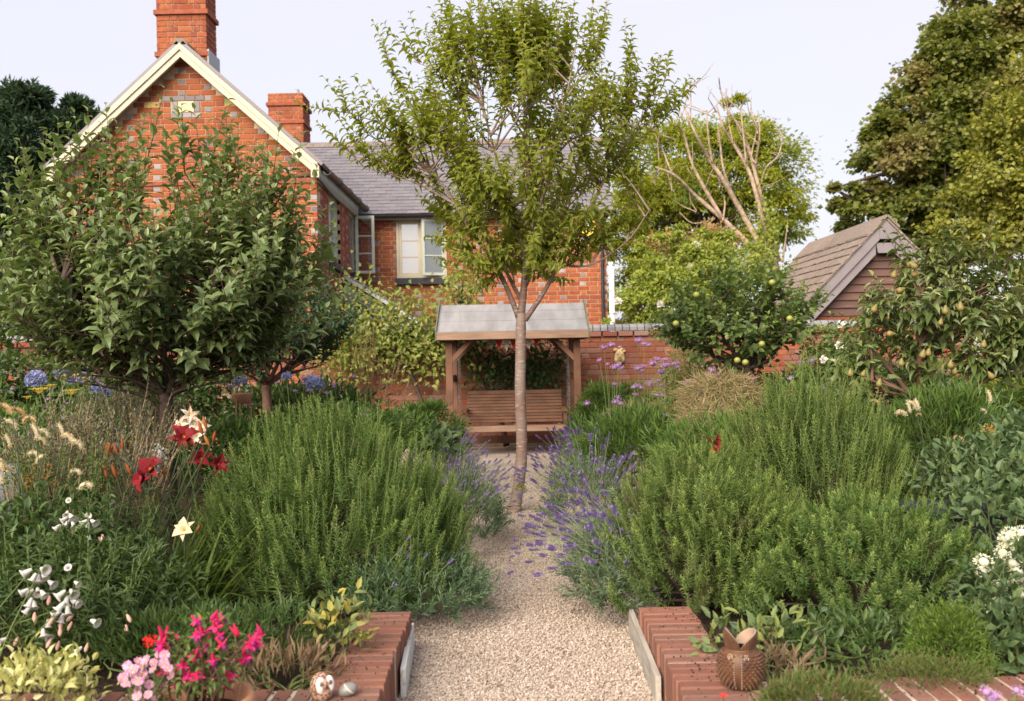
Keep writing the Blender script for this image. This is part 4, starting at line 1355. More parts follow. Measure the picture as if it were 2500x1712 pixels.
mb = MB().beam((rx0 - .004, 12.985, ze - .04), (rx1 + .004, 12.985, ze - .04), .022, .10)
mb.build('fascia', M['pale_wood'], swing)
MB().beam((rx0 - .004, 14.515, ze - .04), (rx1 + .004, 14.515, ze - .04), .022, .10).build('fascia', M['pale_wood'], swing)
for x in (rx0 - .018, rx1 + .002):
    MB().prism([(x, 12.97, ze - .1), (x, 12.97, ze + .04), (x, 13.75, zr + .075), (x, 14.53, ze + .04), (x, 14.53, ze - .1), (x, 13.75, zr - .06)], (.016, 0, 0)).build('end_board', M['mossgreen'], swing)
mb = MB()
s0, s1 = P(1128, 1046, 13.45)[0], P(1386, 1046, 13.45)[0]
zs = P(1255, 1042, 13.45)[2]
seatg = MB().beam((s0, 13.45, zs - .025), (s1, 13.45, zs - .025), .03, .075).build('seat_rail', M['pale_wood'], swing)
for k in range(7):
    y = 13.47 + k * .068
    MB().box((s0 + .015, y, zs - .004 - k * .004), (s1 - .015, y + .052, zs + .016 - k * .004)).build('seat_slat', M['swing_wood'], swing)
zb0, zb1 = zs + .03, P(1255, 955, 13.98)[2]
nb = 10
for k in range(nb):
    t = k / (nb - 1)
    z = zb0 + (zb1 - zb0 - .04) * t
    y = 13.90 + t * .11
    top = .05 if k == nb - 1 else .036
    Mx = np.eye(4)
    a_ = R(-13)
    Mx[:3, :3] = [[1, 0, 0], [0, math.cos(a_), -math.sin(a_)], [0, math.sin(a_), math.cos(a_)]]
    Mx[:3, 3] = [0, y, z]
    MB().box((s0 + .05, -.01, 0), (s1 - .05, .012, top), Mx).build('back_slat', M['swing_wood'], swing)
for x in (s0 + .09, (s0 + s1) / 2, s1 - .09):
    MB().beam((x, 13.925, zs - .05), (x, 14.05, zb1 - .01), .045, .035, (0, 1, 0)).build('back_stile', M['swing_wood'], swing)
for x in (s0 + .03, s1 - .03):
    MB().beam((x, 13.42, zs + .21), (x, 13.99, zs + .22), .07, .028).build('armrest', M['swing_wood'], swing)
    MB().beam((x, 13.47, zs), (x, 13.47, zs + .2), .05, .045, (0, 1, 0)).build('arm_post', M['swing_wood'], swing)
    MB().beam((x, 13.44, zs - .05), (x, 13.98, zs - .07), .045, .07).build('seat_bearer', M['swing_wood'], swing)
# chains of real links
lk = MB()
th = np.linspace(0, 2 * np.pi, 11)[:-1]
pts = [(.0075 * math.cos(t), 0, .017 * math.sin(t)) for t in th]
lk.tube(np.array(pts + pts[:1]), .0032, 4, cap=False)
link = (lk.v[0], np.zeros((0, 3), int), lk.q[0])
for x in (s0 - .035, s1 + .035):
    sg = 1 if x < sx else -1
    for yb, zb_ in ((13.47, zs - .04), (13.96, zs + .2)):
        a = np.array([x + sg * .0, 13.75 - .12 * (1 if yb < 13.7 else -1), 1.63])
        b = np.array([x, yb, zb_])
        d = unit(b - a)
        L = np.linalg.norm(b - a)
        m = int(L / .027)
        t = (np.arange(m) + .5) / m
        pos = a + d * (L * t)[:, None]
        zax = np.tile(d, (m, 1))
        xx_ = np.where((np.arange(m) % 2)[:, None] == 0, np.array([1.0, 0, 0]), np.array([0, 1.0, 0]))
        xx_ = unit(xx_ - (xx_ * zax).sum(1, keepdims=True) * zax)
        yy_ = np.cross(zax, xx_)
        MB().inst(link, pos, np.stack([xx_, yy_, zax], -1), np.ones(m)).build('chain', M['chain'], swing, kind='stuff')
# bunting under the roof edge
bt = thing('bunting', 'string of red, cream and grey bunting flags under the swing seat roof', 'bunting', (P(1250, 830, 13.3)[0], 13.3, 1.5))
bx0, bx1 = P(1190, 824, 13.3), P(1318, 818, 13.3)
ts = np.linspace(0, 1, 9)
sp = np.array([bx0 + (bx1 - bx0) * t - np.array([0, 0, .05 * 4 * t * (1 - t)]) for t in ts])
MB().tube(np.vstack([[xl + .3, 13.25, 1.62], sp, [xr - .3, 13.25, 1.62]]), .003, 5).build('string', M['string'], bt)
cols = ['flag_grey', 'flag_red', 'flag_white', 'flag_red', 'flag_grey', 'flag_white', 'flag_red']
for k in range(7):
    t = (k + .5) / 7
    c = bx0 + (bx1 - bx0) * t - np.array([0, 0, .05 * 4 * t * (1 - t)])
    w_ = .052
    a_ = random.uniform(-.25, .25)
    v = [(c[0] - w_, c[1], c[2]), (c[0] + w_, c[1], c[2] - .003), (c[0] + .006, c[1] - .02 + a_ * .05, c[2] - .155), (c[0], c[1] - .012, c[2] - .06)]
    vv = np.array(v)
    MB().add(np.vstack([vv, vv + [0, .0025, 0]]), tris=[[0, 3, 1], [0, 2, 3], [1, 3, 2], [4, 5, 7], [4, 7, 6], [5, 6, 7]], quads=[[0, 1, 5, 4], [1, 2, 6, 5], [2, 0, 4, 6]]).build('flag', M[cols[k]], bt)
# carved wall mask
mc = P(1513, 870, GWY - .05)
msk = thing('wall_plaque', 'carved honey-coloured stone face plaque hung on the garden wall', 'plaque', (mc[0], GWY - .03, mc[2]))
mb = MB()
for (dx, dz, rx, ry, rz) in ((0, 0, .075, .05, .11), (-.055, .095, .035, .03, .03), (.03, .1, .03, .03, .028), (.07, .075, .025, .02, .02), (0, -.01, .02, .075, .04), (-.03, .03, .02, .06, .014), (.035, .03, .02, .06, .014), (0, -.055, .028, .06, .012), (-.05, -.05, .03, .04, .05), (.05, -.05, .03, .04, .05), (0, -.1, .035, .045, .035)):
    mb.ball((mc[0] + dx, GWY - .02, mc[2] + dz), (rx, ry, rz), 12, 8)
mb.build('face', M['carved'], msk, True)

# ================================================================== TREES
def tree(root, limbs, targets, nsh, slen, nleaf, leaf, lsize, lmat, bark, up=.6, outw=.5, centre=None, noise=.35, bend=.15, twig=None, nparts=0, ang=(35, 65), gravity=.15, tipcol=False, sec=(.013, .004), tmin=.3, near=None, tiptaper=.45, trunk_n=10, lump=.06, trunk_len=None):
    """Trunk and limbs, secondary branches to the targets, leafy shoots along those."""
    sk = []
    for i, (pts, r0, r1) in enumerate(limbs):
        path = smooth_path(pts, 5)
        rad = np.linspace(0, 1, len(path)) ** .8 * (r1 - r0) + r0
        if i == 0:
            rad[:4] *= np.array([1.4, 1.18, 1.08, 1.03])
        MB().tube(path, rad, trunk_n, lump=lump).build('trunk' if i == 0 else 'limb', bark, root, True)
        sk.append(path)
    S = np.vstack(sk)
    if trunk_len is not None:
        S = S[S[:, 2] > trunk_len]
    centre = np.asarray(centre if centre is not None else S.mean(0))
    br, p0, d0, t_ = MB(), [], [], []
    for tg in targets:
        dd = np.linalg.norm(S - tg, axis=1) + 2.2 * np.maximum(0, S[:, 2] - tg[2] + .15)
        a = S[np.argsort(dd)[RNG.integers(0, 6)]]
        mid = a + (tg - a) * .5 + (np.array([0, 0, .12]) + RNG.normal(0, .05, 3)) * np.linalg.norm(tg - a) * .5
        path = smooth_path([a, mid, tg], 5)
        br.tube(path, np.linspace(sec[0], sec[1], len(path)), 5, cap=False)
        for _ in range(nsh):
            t = RNG.uniform(tmin, 1) if RNG.uniform() < .8 else 1.0
            q = path[min(int(t * (len(path) - 1)), len(path) - 1)]
            tan = unit(tg - a)
            rad = unit(q - centre)
            p0.append(q)
            d0.append(unit(tan * .45 + rad * outw + np.array([0, 0, up]) + RNG.normal(0, noise, 3)))
    br.build('branch', bark, root, True, kind='stuff')
    p0, d0 = np.array(p0), np.array(d0)
    L = RNG.uniform(slen[0], slen[1], len(p0))
    B = np.tile([0, 0, bend], (len(p0), 1)) + RNG.normal(0, .06, (len(p0), 3))
    stems(MB(), p0, d0, L, B, .0035 * slen[1] / .5 + .001, .0012).build('twig', twig or M['twig'], root, kind='stuff')
    pos, d, nn, sz, t = sprigs(p0, d0, L, B, nleaf, .12, 1.0, ang, lsize, tiptaper, gravity)
    tip = np.clip((t - .72) / .28, 0, 1) * RNG.uniform(.3, 1, len(t)) if tipcol else None
    foliage(root, leaf, pos, d, nn, sz, lmat, tip, nparts, near=None if near is None else near(pos))
    return pos


# ---- cherry in the middle of the path
Y = 8.72
cherry = thing('cherry_tree', 'young cherry tree with pale-flecked bark growing out of the gravel path', 'tree', P(1263, 1250, Y))
def pp_(l, dy=None):
    dy = dy or [0] * len(l)
    return [P(x, y, Y) + np.array([0, e, 0]) for (x, y), e in zip(l, dy)]
limbs = [
    (pp_([(1252, 1262), (1264, 1195), (1274, 1100), (1270, 960), (1271, 860), (1272, 765)]), .055, .044),
    (pp_([(1272, 772), (1280, 690), (1290, 560), (1290, 440), (1284, 320), (1277, 200), (1266, 90)]), .036, .006),
    (pp_([(1266, 775), (1240, 710), (1205, 640), (1150, 570), (1090, 470), (1010, 390)], [0, -.05, -.12, -.2, -.3, -.4]), .027, .006),
    (pp_([(1282, 782), (1330, 710), (1372, 630), (1425, 540), (1480, 430), (1540, 330)], [0, -.03, -.08, -.1, -.2, -.3]), .025, .006),
    (pp_([(1370, 650), (1440, 650), (1520, 600), (1570, 530)], [-.08, -.15, -.3, -.4]), .011, .004),
    (pp_([(1275, 740), (1225, 640), (1150, 500), (1110, 330)], [0, .15, .4, .6]), .02, .005),
    (pp_([(1282, 700), (1330, 600), (1400, 450), (1440, 300)], [0, .2, .45, .6]), .02, .005),
    (pp_([(1284, 640), (1250, 520), (1200, 360), (1160, 180)], [0, -.25, -.45, -.5]), .018, .005),
    (pp_([(1286, 600), (1330, 470), (1370, 300), (1400, 140)], [0, -.2, -.4, -.4]), .018, .005),
]
zz = np.array([2.0, 2.3, 2.7, 3.1, 3.5, 3.8, 4.0, 4.15])
rr_ = np.array([.22, .55, .98, 1.2, 1.15, .92, .6, .25])
tg = []
for z in RNG.uniform(2.15, 4.1, 130):
    a = RNG.uniform(0, 2 * np.pi)
    r = np.interp(z, zz, rr_) * RNG.uniform(.35, .98)
    tg.append([.1 + r * math.cos(a) * 1.04, Y + r * math.sin(a) * .9, z])
tg += [P(x, y, Y - .2) for x, y in ((850, 275), (900, 330), (870, 385), (1010, 150), (970, 200), (1110, 110), (1620, 210), (1630, 260), (1540, 180), (1450, 140), (1340, 110), (1615, 300), (1540, 560), (1480, 620), (980, 400), (1490, 560), (1530, 470), (1420, 630), (1400, 590), (1170, 590), (930, 420), (890, 410))]
tree(cherry, limbs, np.array(tg), 5, (.28, .55), 20, leaf_t(.44, .14, .34), .086, M['cherry'], M['cherry_bark'], up=.55, outw=.5, centre=(.1, Y, 2.5), nparts=290, twig=M['redbark'], ang=(40, 80), gravity=.35, tmin=.25, sec=(.011, .003), trunk_n=16, lump=.03, trunk_len=1.85)
# a sucker of young leaves low on the trunk
c = P(1272, 1195, Y - .07)
mbp = ellipsoid(26, c, (.035, .03, .05))
foliage(cherry, LEAF, mbp[0], unit(mbp[1] + [0, -.3, .4]), mbp[1] + [0, 0, .5], np.full(26, .032), M['cherry'], name='sucker')

# ---- apple trees
def apple(name, label, px, pbase, Yt, cen, rad, ntg, nsh, lsize, mat, nparts, bark, tops=()):
    base = P(px, pbase, Yt)
    base[2] = .02
    root = thing(name, label, 'tree', base)
    cc_ = P(cen[0], cen[1], Yt)
    fork = np.array([base[0] + .01, Yt, cc_[2] - rad[2] * .95])
    limbs = [([base, base + [.02, 0, .35 * fork[2]], fork - [.0, 0, .12], fork], .052, .042)]
    for a in np.linspace(0, 2 * np.pi, 7)[:-1]:
        a += RNG.uniform(-.3, .3)
        e = cc_ + np.array([math.cos(a) * rad[0] * .7, math.sin(a) * rad[1] * .7, RNG.uniform(-.1, .55) * rad[2]])
        limbs.append(([fork - [0, 0, .03], fork + (e - fork) * .45 + [0, 0, -.04], e], .026, .007))
    tg_, _ = ellipsoid(ntg, cc_, np.array(rad) * .93, .75, -.85)
    tg_ = np.vstack([tg_] + ([np.array([P(x, y, Yt - .1) for x, y in tops])] if len(tops) else []))
    tree(root, limbs, tg_, nsh, (.24, .5), 13, leaf_t(.52, .13, .3), lsize, mat, bark, up=1.0, outw=.35, centre=cc_, nparts=nparts, tipcol=True, ang=(40, 75), gravity=.1, tmin=.35, noise=.28)
    return root


apple('apple_tree', 'dense round-headed apple tree with upright leafy shoots in front of the house gable', 408, 1300, 6.1, (410, 755), (.94, .85, .53), 150, 5, .09, M['apple'], 290, M['bark'], [(150, 460), (240, 430), (370, 400), (450, 420), (500, 450), (560, 450), (620, 480), (680, 490), (300, 450), (730, 560), (60, 560), (30, 620), (90, 500), (640, 520), (420, 460), (200, 500), (340, 480), (530, 490), (590, 500), (270, 500), (700, 560), (120, 540), (70, 900), (160, 930), (260, 940), (340, 950), (480, 945), (560, 930), (640, 900), (720, 880), (780, 820), (30, 850), (200, 890), (600, 870)])
apple('apple_tree', 'smaller blue-green apple tree with reddish trunk beside the wall and the larger apple tree', 652, 1150, 9.3, (680, 830), (.68, .6, .42), 80, 5, .075, M['apple_far'], 0, M['redbark'])

# ---- pear tree with fruit
Y = 7.0
base = P(2250, 1300, Y)
base[2] = .02
pear = thing('pear_tree', 'pear tree with curled glossy leaves and ripening pears in front of the shed', 'tree', base)
q = lambda x, y, e=0: P(x, y, Y) + np.array([0, e, 0])
limbs = [([base, q(2252, 1180), q(2246, 1060), q(2243, 960)], .045, .034),
         ([q(2248, 1050), q(2290, 1000, -.1), q(2360, 940, -.2), q(2400, 880, -.3)], .02, .007),
         ([q(2244, 970), q(2265, 890, .1), q(2295, 820, .1), q(2340, 720, .1)], .022, .007),
         ([q(2243, 990), q(2200, 920, .1), q(2140, 850, .1), q(2090, 800, .1)], .02, .006),
         ([q(2243, 960), q(2232, 860, -.1), q(2225, 760, -.2), q(2210, 660, -.2)], .024, .006),
         ([q(2246, 1030), q(2210, 990, -.2), q(2150, 950, -.4), q(2060, 920, -.4)], .015, .005),
         ([q(2250, 930), q(2300, 860, .3), q(2380, 780, .4)], .018, .006)]
cc_ = P(2335, 800, Y)
tg_, _ = ellipsoid(54, cc_, (.48, .45, .40), .75, -.9)
tg_ = np.vstack([tg_, [P(x, y, Y - .15) for x, y in ((2040, 900), (2050, 940), (2090, 880), (2120, 830), (2215, 660), (2300, 620), (2390, 640), (2450, 680), (2480, 740), (2490, 820), (2470, 880), (2440, 920), (2120, 900), (2280, 900), (2350, 900), (2160, 770))]])
tree(pear, limbs, tg_, 4, (.15, .36), 11, leaf_t(.46, .22, .38), .088, M['pear'], M['redbark'], up=.7, outw=.55, centre=cc_, nparts=290, tipcol=True, ang=(50, 90), gravity=.3, tmin=.35, twig=M['redbark'])
prof = [(.001, 0), (.012, .001), (.024, .008), (.030, .022), (.029, .036), (.022, .052), (.015, .066), (.011, .078), (.006, .084), (.001, .085)]
pm = MB().lathe(prof, 14)
pm.tube([(0, 0, .083), (.003, 0, .1), (.008, 0, .118)], .0018, 5)
PEAR = pm.mesh('pear', M['pearfruit'], True)
for (x, y, s, tl) in ((2307, 768, 1, .1), (2345, 760, 1.05, 0), (2130, 763, 1, .5), (2225, 670, 1, 1.5), (2190, 712, .95, 1.2), (2165, 815, .95, 1.6), (2250, 875, 1, .3), (2265, 870, .9, .2), (2200, 895, .9, .1), (2320, 900, .95, .1), (2330, 915, .8, .2), (2075, 920, .9, .1), (2105, 920, .8, .4), (2145, 945, .95, .2), (2425, 925, .95, -.6), (2295, 795, .8, .2), (2215, 650, 1, 1.1), (2238, 655, 1, -.9), (2180, 680, .9, .3), (2400, 850, .9, .2)):
    c = P(x, y, Y - .62 + RNG.uniform(0, .15))
    shared('pear', PEAR, pear, Matrix.Translation(Vector(c)) @ Matrix.Rotation(tl, 4, 'Y') @ Matrix.Scale(s * .72, 4))

# ---- quince beside the wall
Y = 9.6
base = P(1830, 1150, Y)
base[2] = .02
quince = thing('quince_tree', 'spreading fruit tree with rounded grey-green leaves overhanging the end of the brick wall', 'tree', base)
q = lambda x, y, e=0: P(x, y, Y) + np.array([0, e, 0])
limbs = [([base, q(1832, 1050), q(1828, 960), q(1825, 890)], .045, .035)] + [([q(1826, 900), q((1826 + x) / 2, (900 + y) / 2 + 15, e / 2), q(x, y, e)], .022, .006) for x, y, e in ((1720, 760, -.2), (1780, 680, .2), (1870, 670, -.1), (1940, 760, .1), (1900, 830, -.3), (1690, 830, .1), (1830, 740, -.4))]
cc_ = P(1790, 800, Y)
tg_, _ = ellipsoid(70, cc_, (.66, .55, .38), .75, -.85)
tree(quince, limbs, tg_, 4, (.2, .4), 12, leaf_t(.72, .1, .2), .082, M['quince'], M['bark'], up=.6, outw=.45, centre=cc_, tipcol=True, gravity=.2, nparts=0)
AP = MB().ball((0, 0, 0), (.03, .03, .028), 12, 8).mesh('fruit', M['applefruit'], True)
for x, y in ((1928, 778), (1800, 880), (1820, 885), (1885, 690), (1700, 720), (1650, 790), (1860, 840)):
    shared('fruit', AP, quince, Matrix.Translation(Vector(P(x, y, Y - .62))))


# ---- trained pears on the wall
def espalier(name, label, cat, base, targets, Yt, mat, n_each, size, leaf=LEAF, spread=(.28, .12, .2), bark=None, arms=True, fruit=()):
    b = P(*base, Yt)
    b[2] = .02
    root = thing(name, label, cat, b)
    T_ = np.array([P(x, y, Yt) for x, y in targets])
    top = T_[np.argmax(T_[:, 2])]
    MB().tube(smooth_path([b, b + (top - b) * np.array([.2, 0, .35]), b + (top - b) * np.array([.5, 0, .7]), top], 4), np.linspace(.045, .012, 13), 8, lump=.08).build('trunk', bark or M['bark'], root, True)
    br = MB()
    if arms:
        for t in T_:
            z = t[2] * .85
            s = b + (top - b) * np.array([.5, 0, 0])
            s[2] = z
            br.tube(smooth_path([s, (s + t) / 2 + [0, -.03, .03], t], 3), np.linspace(.018, .005, 7), 5, cap=False)
        br.build('branch', bark or M['bark'], root, True, kind='stuff')
    k = RNG.integers(0, len(T_), n_each * len(T_))
    p = T_[k] + RNG.normal(0, 1, (len(k), 3)) * np.array(spread)
    p[:, 1] = np.minimum(p[:, 1], Yt + .2)
    d = unit(RNG.normal(0, .6, p.shape) + [0, -.5, -.15])
    nn = unit(RNG.normal(0, .5, p.shape) + [0, -.6, .8])
    foliage(root, leaf, p, d, nn, size * RNG.uniform(.7, 1.3, len(p)), mat)
    for x, y in fruit:
        shared('pear', PEAR, root, Matrix.Translation(Vector(P(x, y, Yt - .2))) @ Matrix.Scale(1.0, 4))
    return root


espalier('trained_pear', 'yellow-green trained pear tree on the brick wall beside the lean-to', 'tree', (1062, 1010), [(870, 730), (890, 780), (850, 840), (930, 790), (960, 770), (1000, 760), (1040, 790), (1060, 830), (990, 840), (920, 850), (860, 890), (1030, 880), (880, 830), (960, 830), (840, 860), (1075, 860), (1110, 845)], 14.55, M['espalier'], 190, .085, fruit=((975, 760), (1010, 755), (1030, 800), (930, 800), (895, 745), (1072, 830)))
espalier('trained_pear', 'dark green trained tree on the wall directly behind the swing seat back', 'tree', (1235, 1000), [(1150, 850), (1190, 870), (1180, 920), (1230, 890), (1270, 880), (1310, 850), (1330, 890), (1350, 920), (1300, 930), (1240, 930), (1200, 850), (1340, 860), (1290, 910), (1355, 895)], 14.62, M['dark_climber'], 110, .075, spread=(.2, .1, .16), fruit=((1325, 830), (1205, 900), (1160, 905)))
espalier('trained_pear', 'small tuft of yellow-green tree top rising above the swing seat roof', 'tree', (1125, 1000), [(1120, 700), (1100, 720), (1150, 730), (1130, 690), (1110, 740), (1150, 700)], 15.1, M['espalier'], 75, .08, spread=(.16, .1, .17))


# ---- trees behind the house
def mass(name, label, cat, base, lobes, n, leaf, size, mat, bark, trunk, clumps=60, hang=.2, limbs=6, group=None, clump_r=.2):
    """A far tree: leaves gathered in clumps through several lobes, on a trunk with limbs."""
    base = np.asarray(base, float)
    root = thing(name, label, cat, base, group)
    L_ = [(np.asarray(c, float), np.asarray(r, float)) for c, r in lobes]
    vol = np.array([r.prod() for _, r in L_]) ** .67
    vol /= vol.sum()
    mb = MB()
    crown_c = sum(c * v for (c, r), v in zip(L_, vol))
    mb.tube(smooth_path([base, base + (crown_c - base) * .4 + [.1, 0, 0], crown_c], 4), np.linspace(trunk, trunk * .35, 9), 9, lump=.08)
    mb.build('trunk', bark, root, True)
    mb = MB()
    P_, D_ = [], []
    for (c, r), v in zip(L_, vol):
        m = int(n * v)
        k = max(4, int(clumps * v))
        cp, cd = ellipsoid(k, c, r * .88, .8, -.9)
        ii = RNG.integers(0, k, m)
        p = cp[ii] + RNG.normal(0, 1, (m, 3)) * r * clump_r * RNG.uniform(.55, 1.35, (k, 1))[ii] * np.array([1, 1, .6])
        P_.append(p)
        D_.append(unit((p - cp[ii]) / (r * clump_r) * .6 + cd[ii] * .6))
        for j in range(limbs):
            e = cp[RNG.integers(0, k)]
            s = base + (crown_c - base) * RNG.uniform(.35, .95)
            mb.tube(smooth_path([s, (s + e) / 2 + [0, 0, .1], e], 3), np.linspace(trunk * .3, trunk * .06, 7), 5, cap=False)
    mb.build('limb', bark, root, True, kind='stuff')
    p, dd = np.vstack(P_), np.vstack(D_)
    d = unit(dd + RNG.normal(0, .5, p.shape) - [0, 0, hang])
    nn = unit(dd + RNG.normal(0, .4, p.shape) + [0, -.1, .6])
    foliage(root, leaf, p, d, nn, size * RNG.uniform(.6, 1.35, len(p)), mat, name='crown')
    return root


def lobe(px, py, Yl, rx, rz, ry=None, dy=0):
    s = Yl / F
    return (P(px, py, Yl) + np.array([0, dy, 0]), (rx * s, (ry or (rx + rz) / 2) * s, rz * s))


b = P(1760, 900, 27)
b[2] = 0
mass('robinia_tree', 'feathery yellow-green tree behind the bare dead branches', 'tree', b, [lobe(1740, 400, 27, 150, 130), lobe(1620, 440, 26.5, 120, 150), lobe(1850, 430, 27, 130, 130), lobe(1880, 520, 27, 110, 90), lobe(1700, 530, 27, 170, 110), lobe(1560, 560, 27, 110, 120), lobe(1830, 340, 27, 70, 60), lobe(1790, 300, 27, 80, 60), lobe(1540, 680, 26, 90, 110), lobe(1520, 600, 26, 70, 80), lobe(1525, 760, 25.5, 70, 60)], 53000, diamond_t(.4), .13, M['robinia'], M['bark'], .22, 260, .35, 4, clump_r=.14)
b = P(2320, 1000, 23)
b[2] = 0
mass('maple_tree', 'tall maple with dark green and bronze seeding foliage rising behind the shed', 'tree', b, [lobe(2330, 330, 23, 190, 190), lobe(2230, 420, 22.5, 150, 130), lobe(2130, 520, 22.5, 110, 80), lobe(2380, 160, 23, 150, 150), lobe(2420, 40, 23, 120, 110), lobe(2300, 180, 23, 90, 90), lobe(2180, 330, 23, 70, 60), lobe(2060, 480, 22.5, 50, 40), lobe(2330, 560, 23, 170, 110)], 70000, DIAW, .115, M['sycamore'], M['bark'], .3, 340, .25, 4, clump_r=.105)
b = P(2560, 1000, 18.5)
b[2] = 0
mass('lime_tree', 'olive-yellow broadleaf tree in front of the tall maple', 'tree', b, [lobe(2500, 420, 18.5, 150, 200), lobe(2440, 540, 18.5, 160, 120), lobe(2560, 250, 18.5, 140, 170), lobe(2560, 560, 18.5, 160, 160)], 36000, DIAW, .085, M['sycamore2'], M['bark'], .25, 210, .2, 4, clump_r=.105)
for i, (x, y, rx, rz, lab) in enumerate(((60, 330, 95, 120, 'dark evergreen conifer with the highest pointed top left behind the house'), (190, 340, 90, 85, 'lower dark evergreen conifer touching the house gable'), (-40, 420, 110, 190, 'dark evergreen conifer at the outer end of the conifer group'), (90, 500, 150, 120, 'broad dark evergreen filling the gap under the pointed conifer'))):
    b = P(x, 1000, 25 + i * .6)
    b[2] = 0
    lab = lab.replace(' left behind', ' behind')
    mass('conifer_tree', lab, 'tree', b, [lobe(x, y, 25 + i * .6, rx, rz), lobe(x + 5, y - rz * .55, 25 + i * .6, rx * .55, rz * .6), lobe(x, y + rz * .9, 25 + i * .6, rx * 1.15, rz * .8)], 14000, diamond_t(.3), .2, M['conifer'], M['bark'], .22, 130, .1, 3, clump_r=.115)
b = P(1690, 900, 18.6)
b[2] = 0
mass('brown_shrub', 'tall shrub with russet-brown foliage below the dead branches', 'shrub', b, [lobe(1680, 590, 18.6, 80, 55), lobe(1730, 610, 18.6, 70, 55), lobe(1620, 600, 18.6, 60, 40), lobe(1690, 680, 18.6, 120, 80)], 5000, DIA, .085, M['brown_shrub'], M['twig'], .06, 60, .1, 5)
# ---- the dead tree
base = P(1905, 760, 20)
base[2] = 0
dead = thing('dead_tree', 'leafless dead tree with several long pale bare branches', 'tree', base)
q = lambda x, y, e=0: P(x, y, 20 + e)
MB().tube(smooth_path([base, q(1895, 760), q(1880, 660), q(1868, 620)], 4), np.linspace(.26, .17, 13), 10, lump=.06).build('trunk', M['deadwood'], dead, True)
for l, r0 in (([(1880, 660), (1820, 590), (1770, 540), (1700, 480), (1650, 430), (1600, 408)], .10),
              ([(1765, 535), (1720, 460), (1690, 400), (1670, 330), (1650, 300)], .065),
              ([(1670, 450), (1640, 420), (1620, 370), (1608, 345)], .03),
              ([(1885, 650), (1840, 570), (1800, 500), (1760, 430), (1735, 395), (1700, 330), (1670, 260)], .10),
              ([(1740, 400), (1730, 340), (1725, 270)], .04), ([(1685, 290), (1686, 240), (1685, 195)], .025),
              ([(1800, 500), (1768, 420), (1757, 340), (1752, 310)], .045),
              ([(1895, 650), (1868, 560), (1845, 470), (1825, 410), (1790, 350), (1765, 310), (1750, 260)], .085),
              ([(1900, 640), (1880, 560), (1850, 450), (1830, 370), (1805, 310), (1770, 260)], .085),
              ([(1840, 450), (1845, 400), (1855, 330), (1850, 270)], .05), ([(1846, 400), (1835, 380), (1850, 310)], .03),
              ([(1857, 455), (1870, 410), (1900, 380), (1912, 330)], .03), ([(1822, 400), (1815, 330), (1808, 260)], .03),
              ([(1790, 350), (1780, 300), (1772, 215)], .022), ([(1772, 260), (1760, 225), (1755, 190)], .016),
              ([(1910, 640), (1916, 600), (1923, 545)], .035), ([(1765, 540), (1770, 500), (1768, 480)], .03), ([(1730, 540), (1690, 545), (1660, 520)], .018)):
    r0 *= .72
    p = smooth_path([q(x, y, RNG.uniform(-.2, .2)) for x, y in l], 4)
    MB().tube(p, np.linspace(r0, max(.012, r0 * .25), len(p)), 7, lump=.08).build('branch', M['deadwood'], dead, True)
tw = MB()
ends_ = [P(x, y, 20) for x, y in ((1600, 408), (1608, 345), (1650, 300), (1670, 260), (1725, 270), (1685, 195), (1752, 310), (1750, 260), (1770, 260), (1850, 270), (1850, 310), (1912, 330), (1808, 260), (1690, 400), (1720, 460), (1760, 430), (1825, 410), (1850, 450), (1830, 370), (1640, 420), (1700, 480))]
for e in ends_:
    for _ in range(2):
        d = unit(np.array([RNG.normal(-.1, .5), RNG.normal(0, .4), RNG.uniform(.3, 1)]))
        L = RNG.uniform(.3, .9)
        s = e - np.array([0, 0, RNG.uniform(0, .4)])
        tw.tube([s, s + d * L * .5 + RNG.normal(0, .04, 3), s + d * L + RNG.normal(0, .06, 3)], [.013, .008, .003], 4, cap=False)
tw.build('twig', M['deadwood'], dead, kind='stuff')
# ivy on it
c = P(1875, 590, 19.8)
n = 900
p = np.array([c]) + RNG.normal(0, 1, (n, 3)) * np.array([.12, .12, .55])
foliage(dead, DIAW, p, unit(RNG.normal(size=(n, 3)) + [0, -.4, -.2]), unit(RNG.normal(size=(n, 3)) + [0, -1, .4]), RNG.uniform(.05, .09, n), M['rose'], name='ivy')

# ---- shrubs behind and on the wall
def shrub(label, lobes, n, leaf, size, mat, name='shrub', cat='shrub', hang=.1, clumps=50, cr=.22):
    c = lobes[0][0].copy()
    c[2] = .02
    return mass(name, label, cat, c, lobes, n, leaf, size, mat, M['twig'], .03, clumps, hang, 5, clump_r=cr)


rs = shrub('yellow-green rambling rose with a few white blooms above the garden wall', [lobe(1660, 720, 15.6, 130, 90), lobe(1590, 730, 15.6, 70, 90), lobe(1720, 660, 15.8, 130, 80), lobe(1640, 640, 15.8, 100, 50), lobe(1550, 790, 15.5, 40, 30), lobe(1470, 790, 15.3, 25, 18), lobe(1800, 640, 16, 80, 60), lobe(1590, 600, 15.8, 40, 30), lobe(1680, 580, 15.8, 45, 35), lobe(1760, 590, 15.9, 40, 30)], 17000, LEAF, .07, M['rose'], 'climbing_rose', 'rose', .1, 230, .125)
ROSE = MB()
for k in range(22):
    a = k * 2.4
    rr2 = .012 + .0022 * k
    d = np.array([math.cos(a) * rr2 * 12, math.sin(a) * rr2 * 12, 1.0 - k * .03])
    ROSE.inst(ROUND, np.array([[0, 0, 0.]]), frames(unit(d)[None], np.array([[-math.cos(a), -math.sin(a), .5]])), [.055 + .0006 * k])
ROSEM = ROSE.mesh('flower', M['white_petal'])
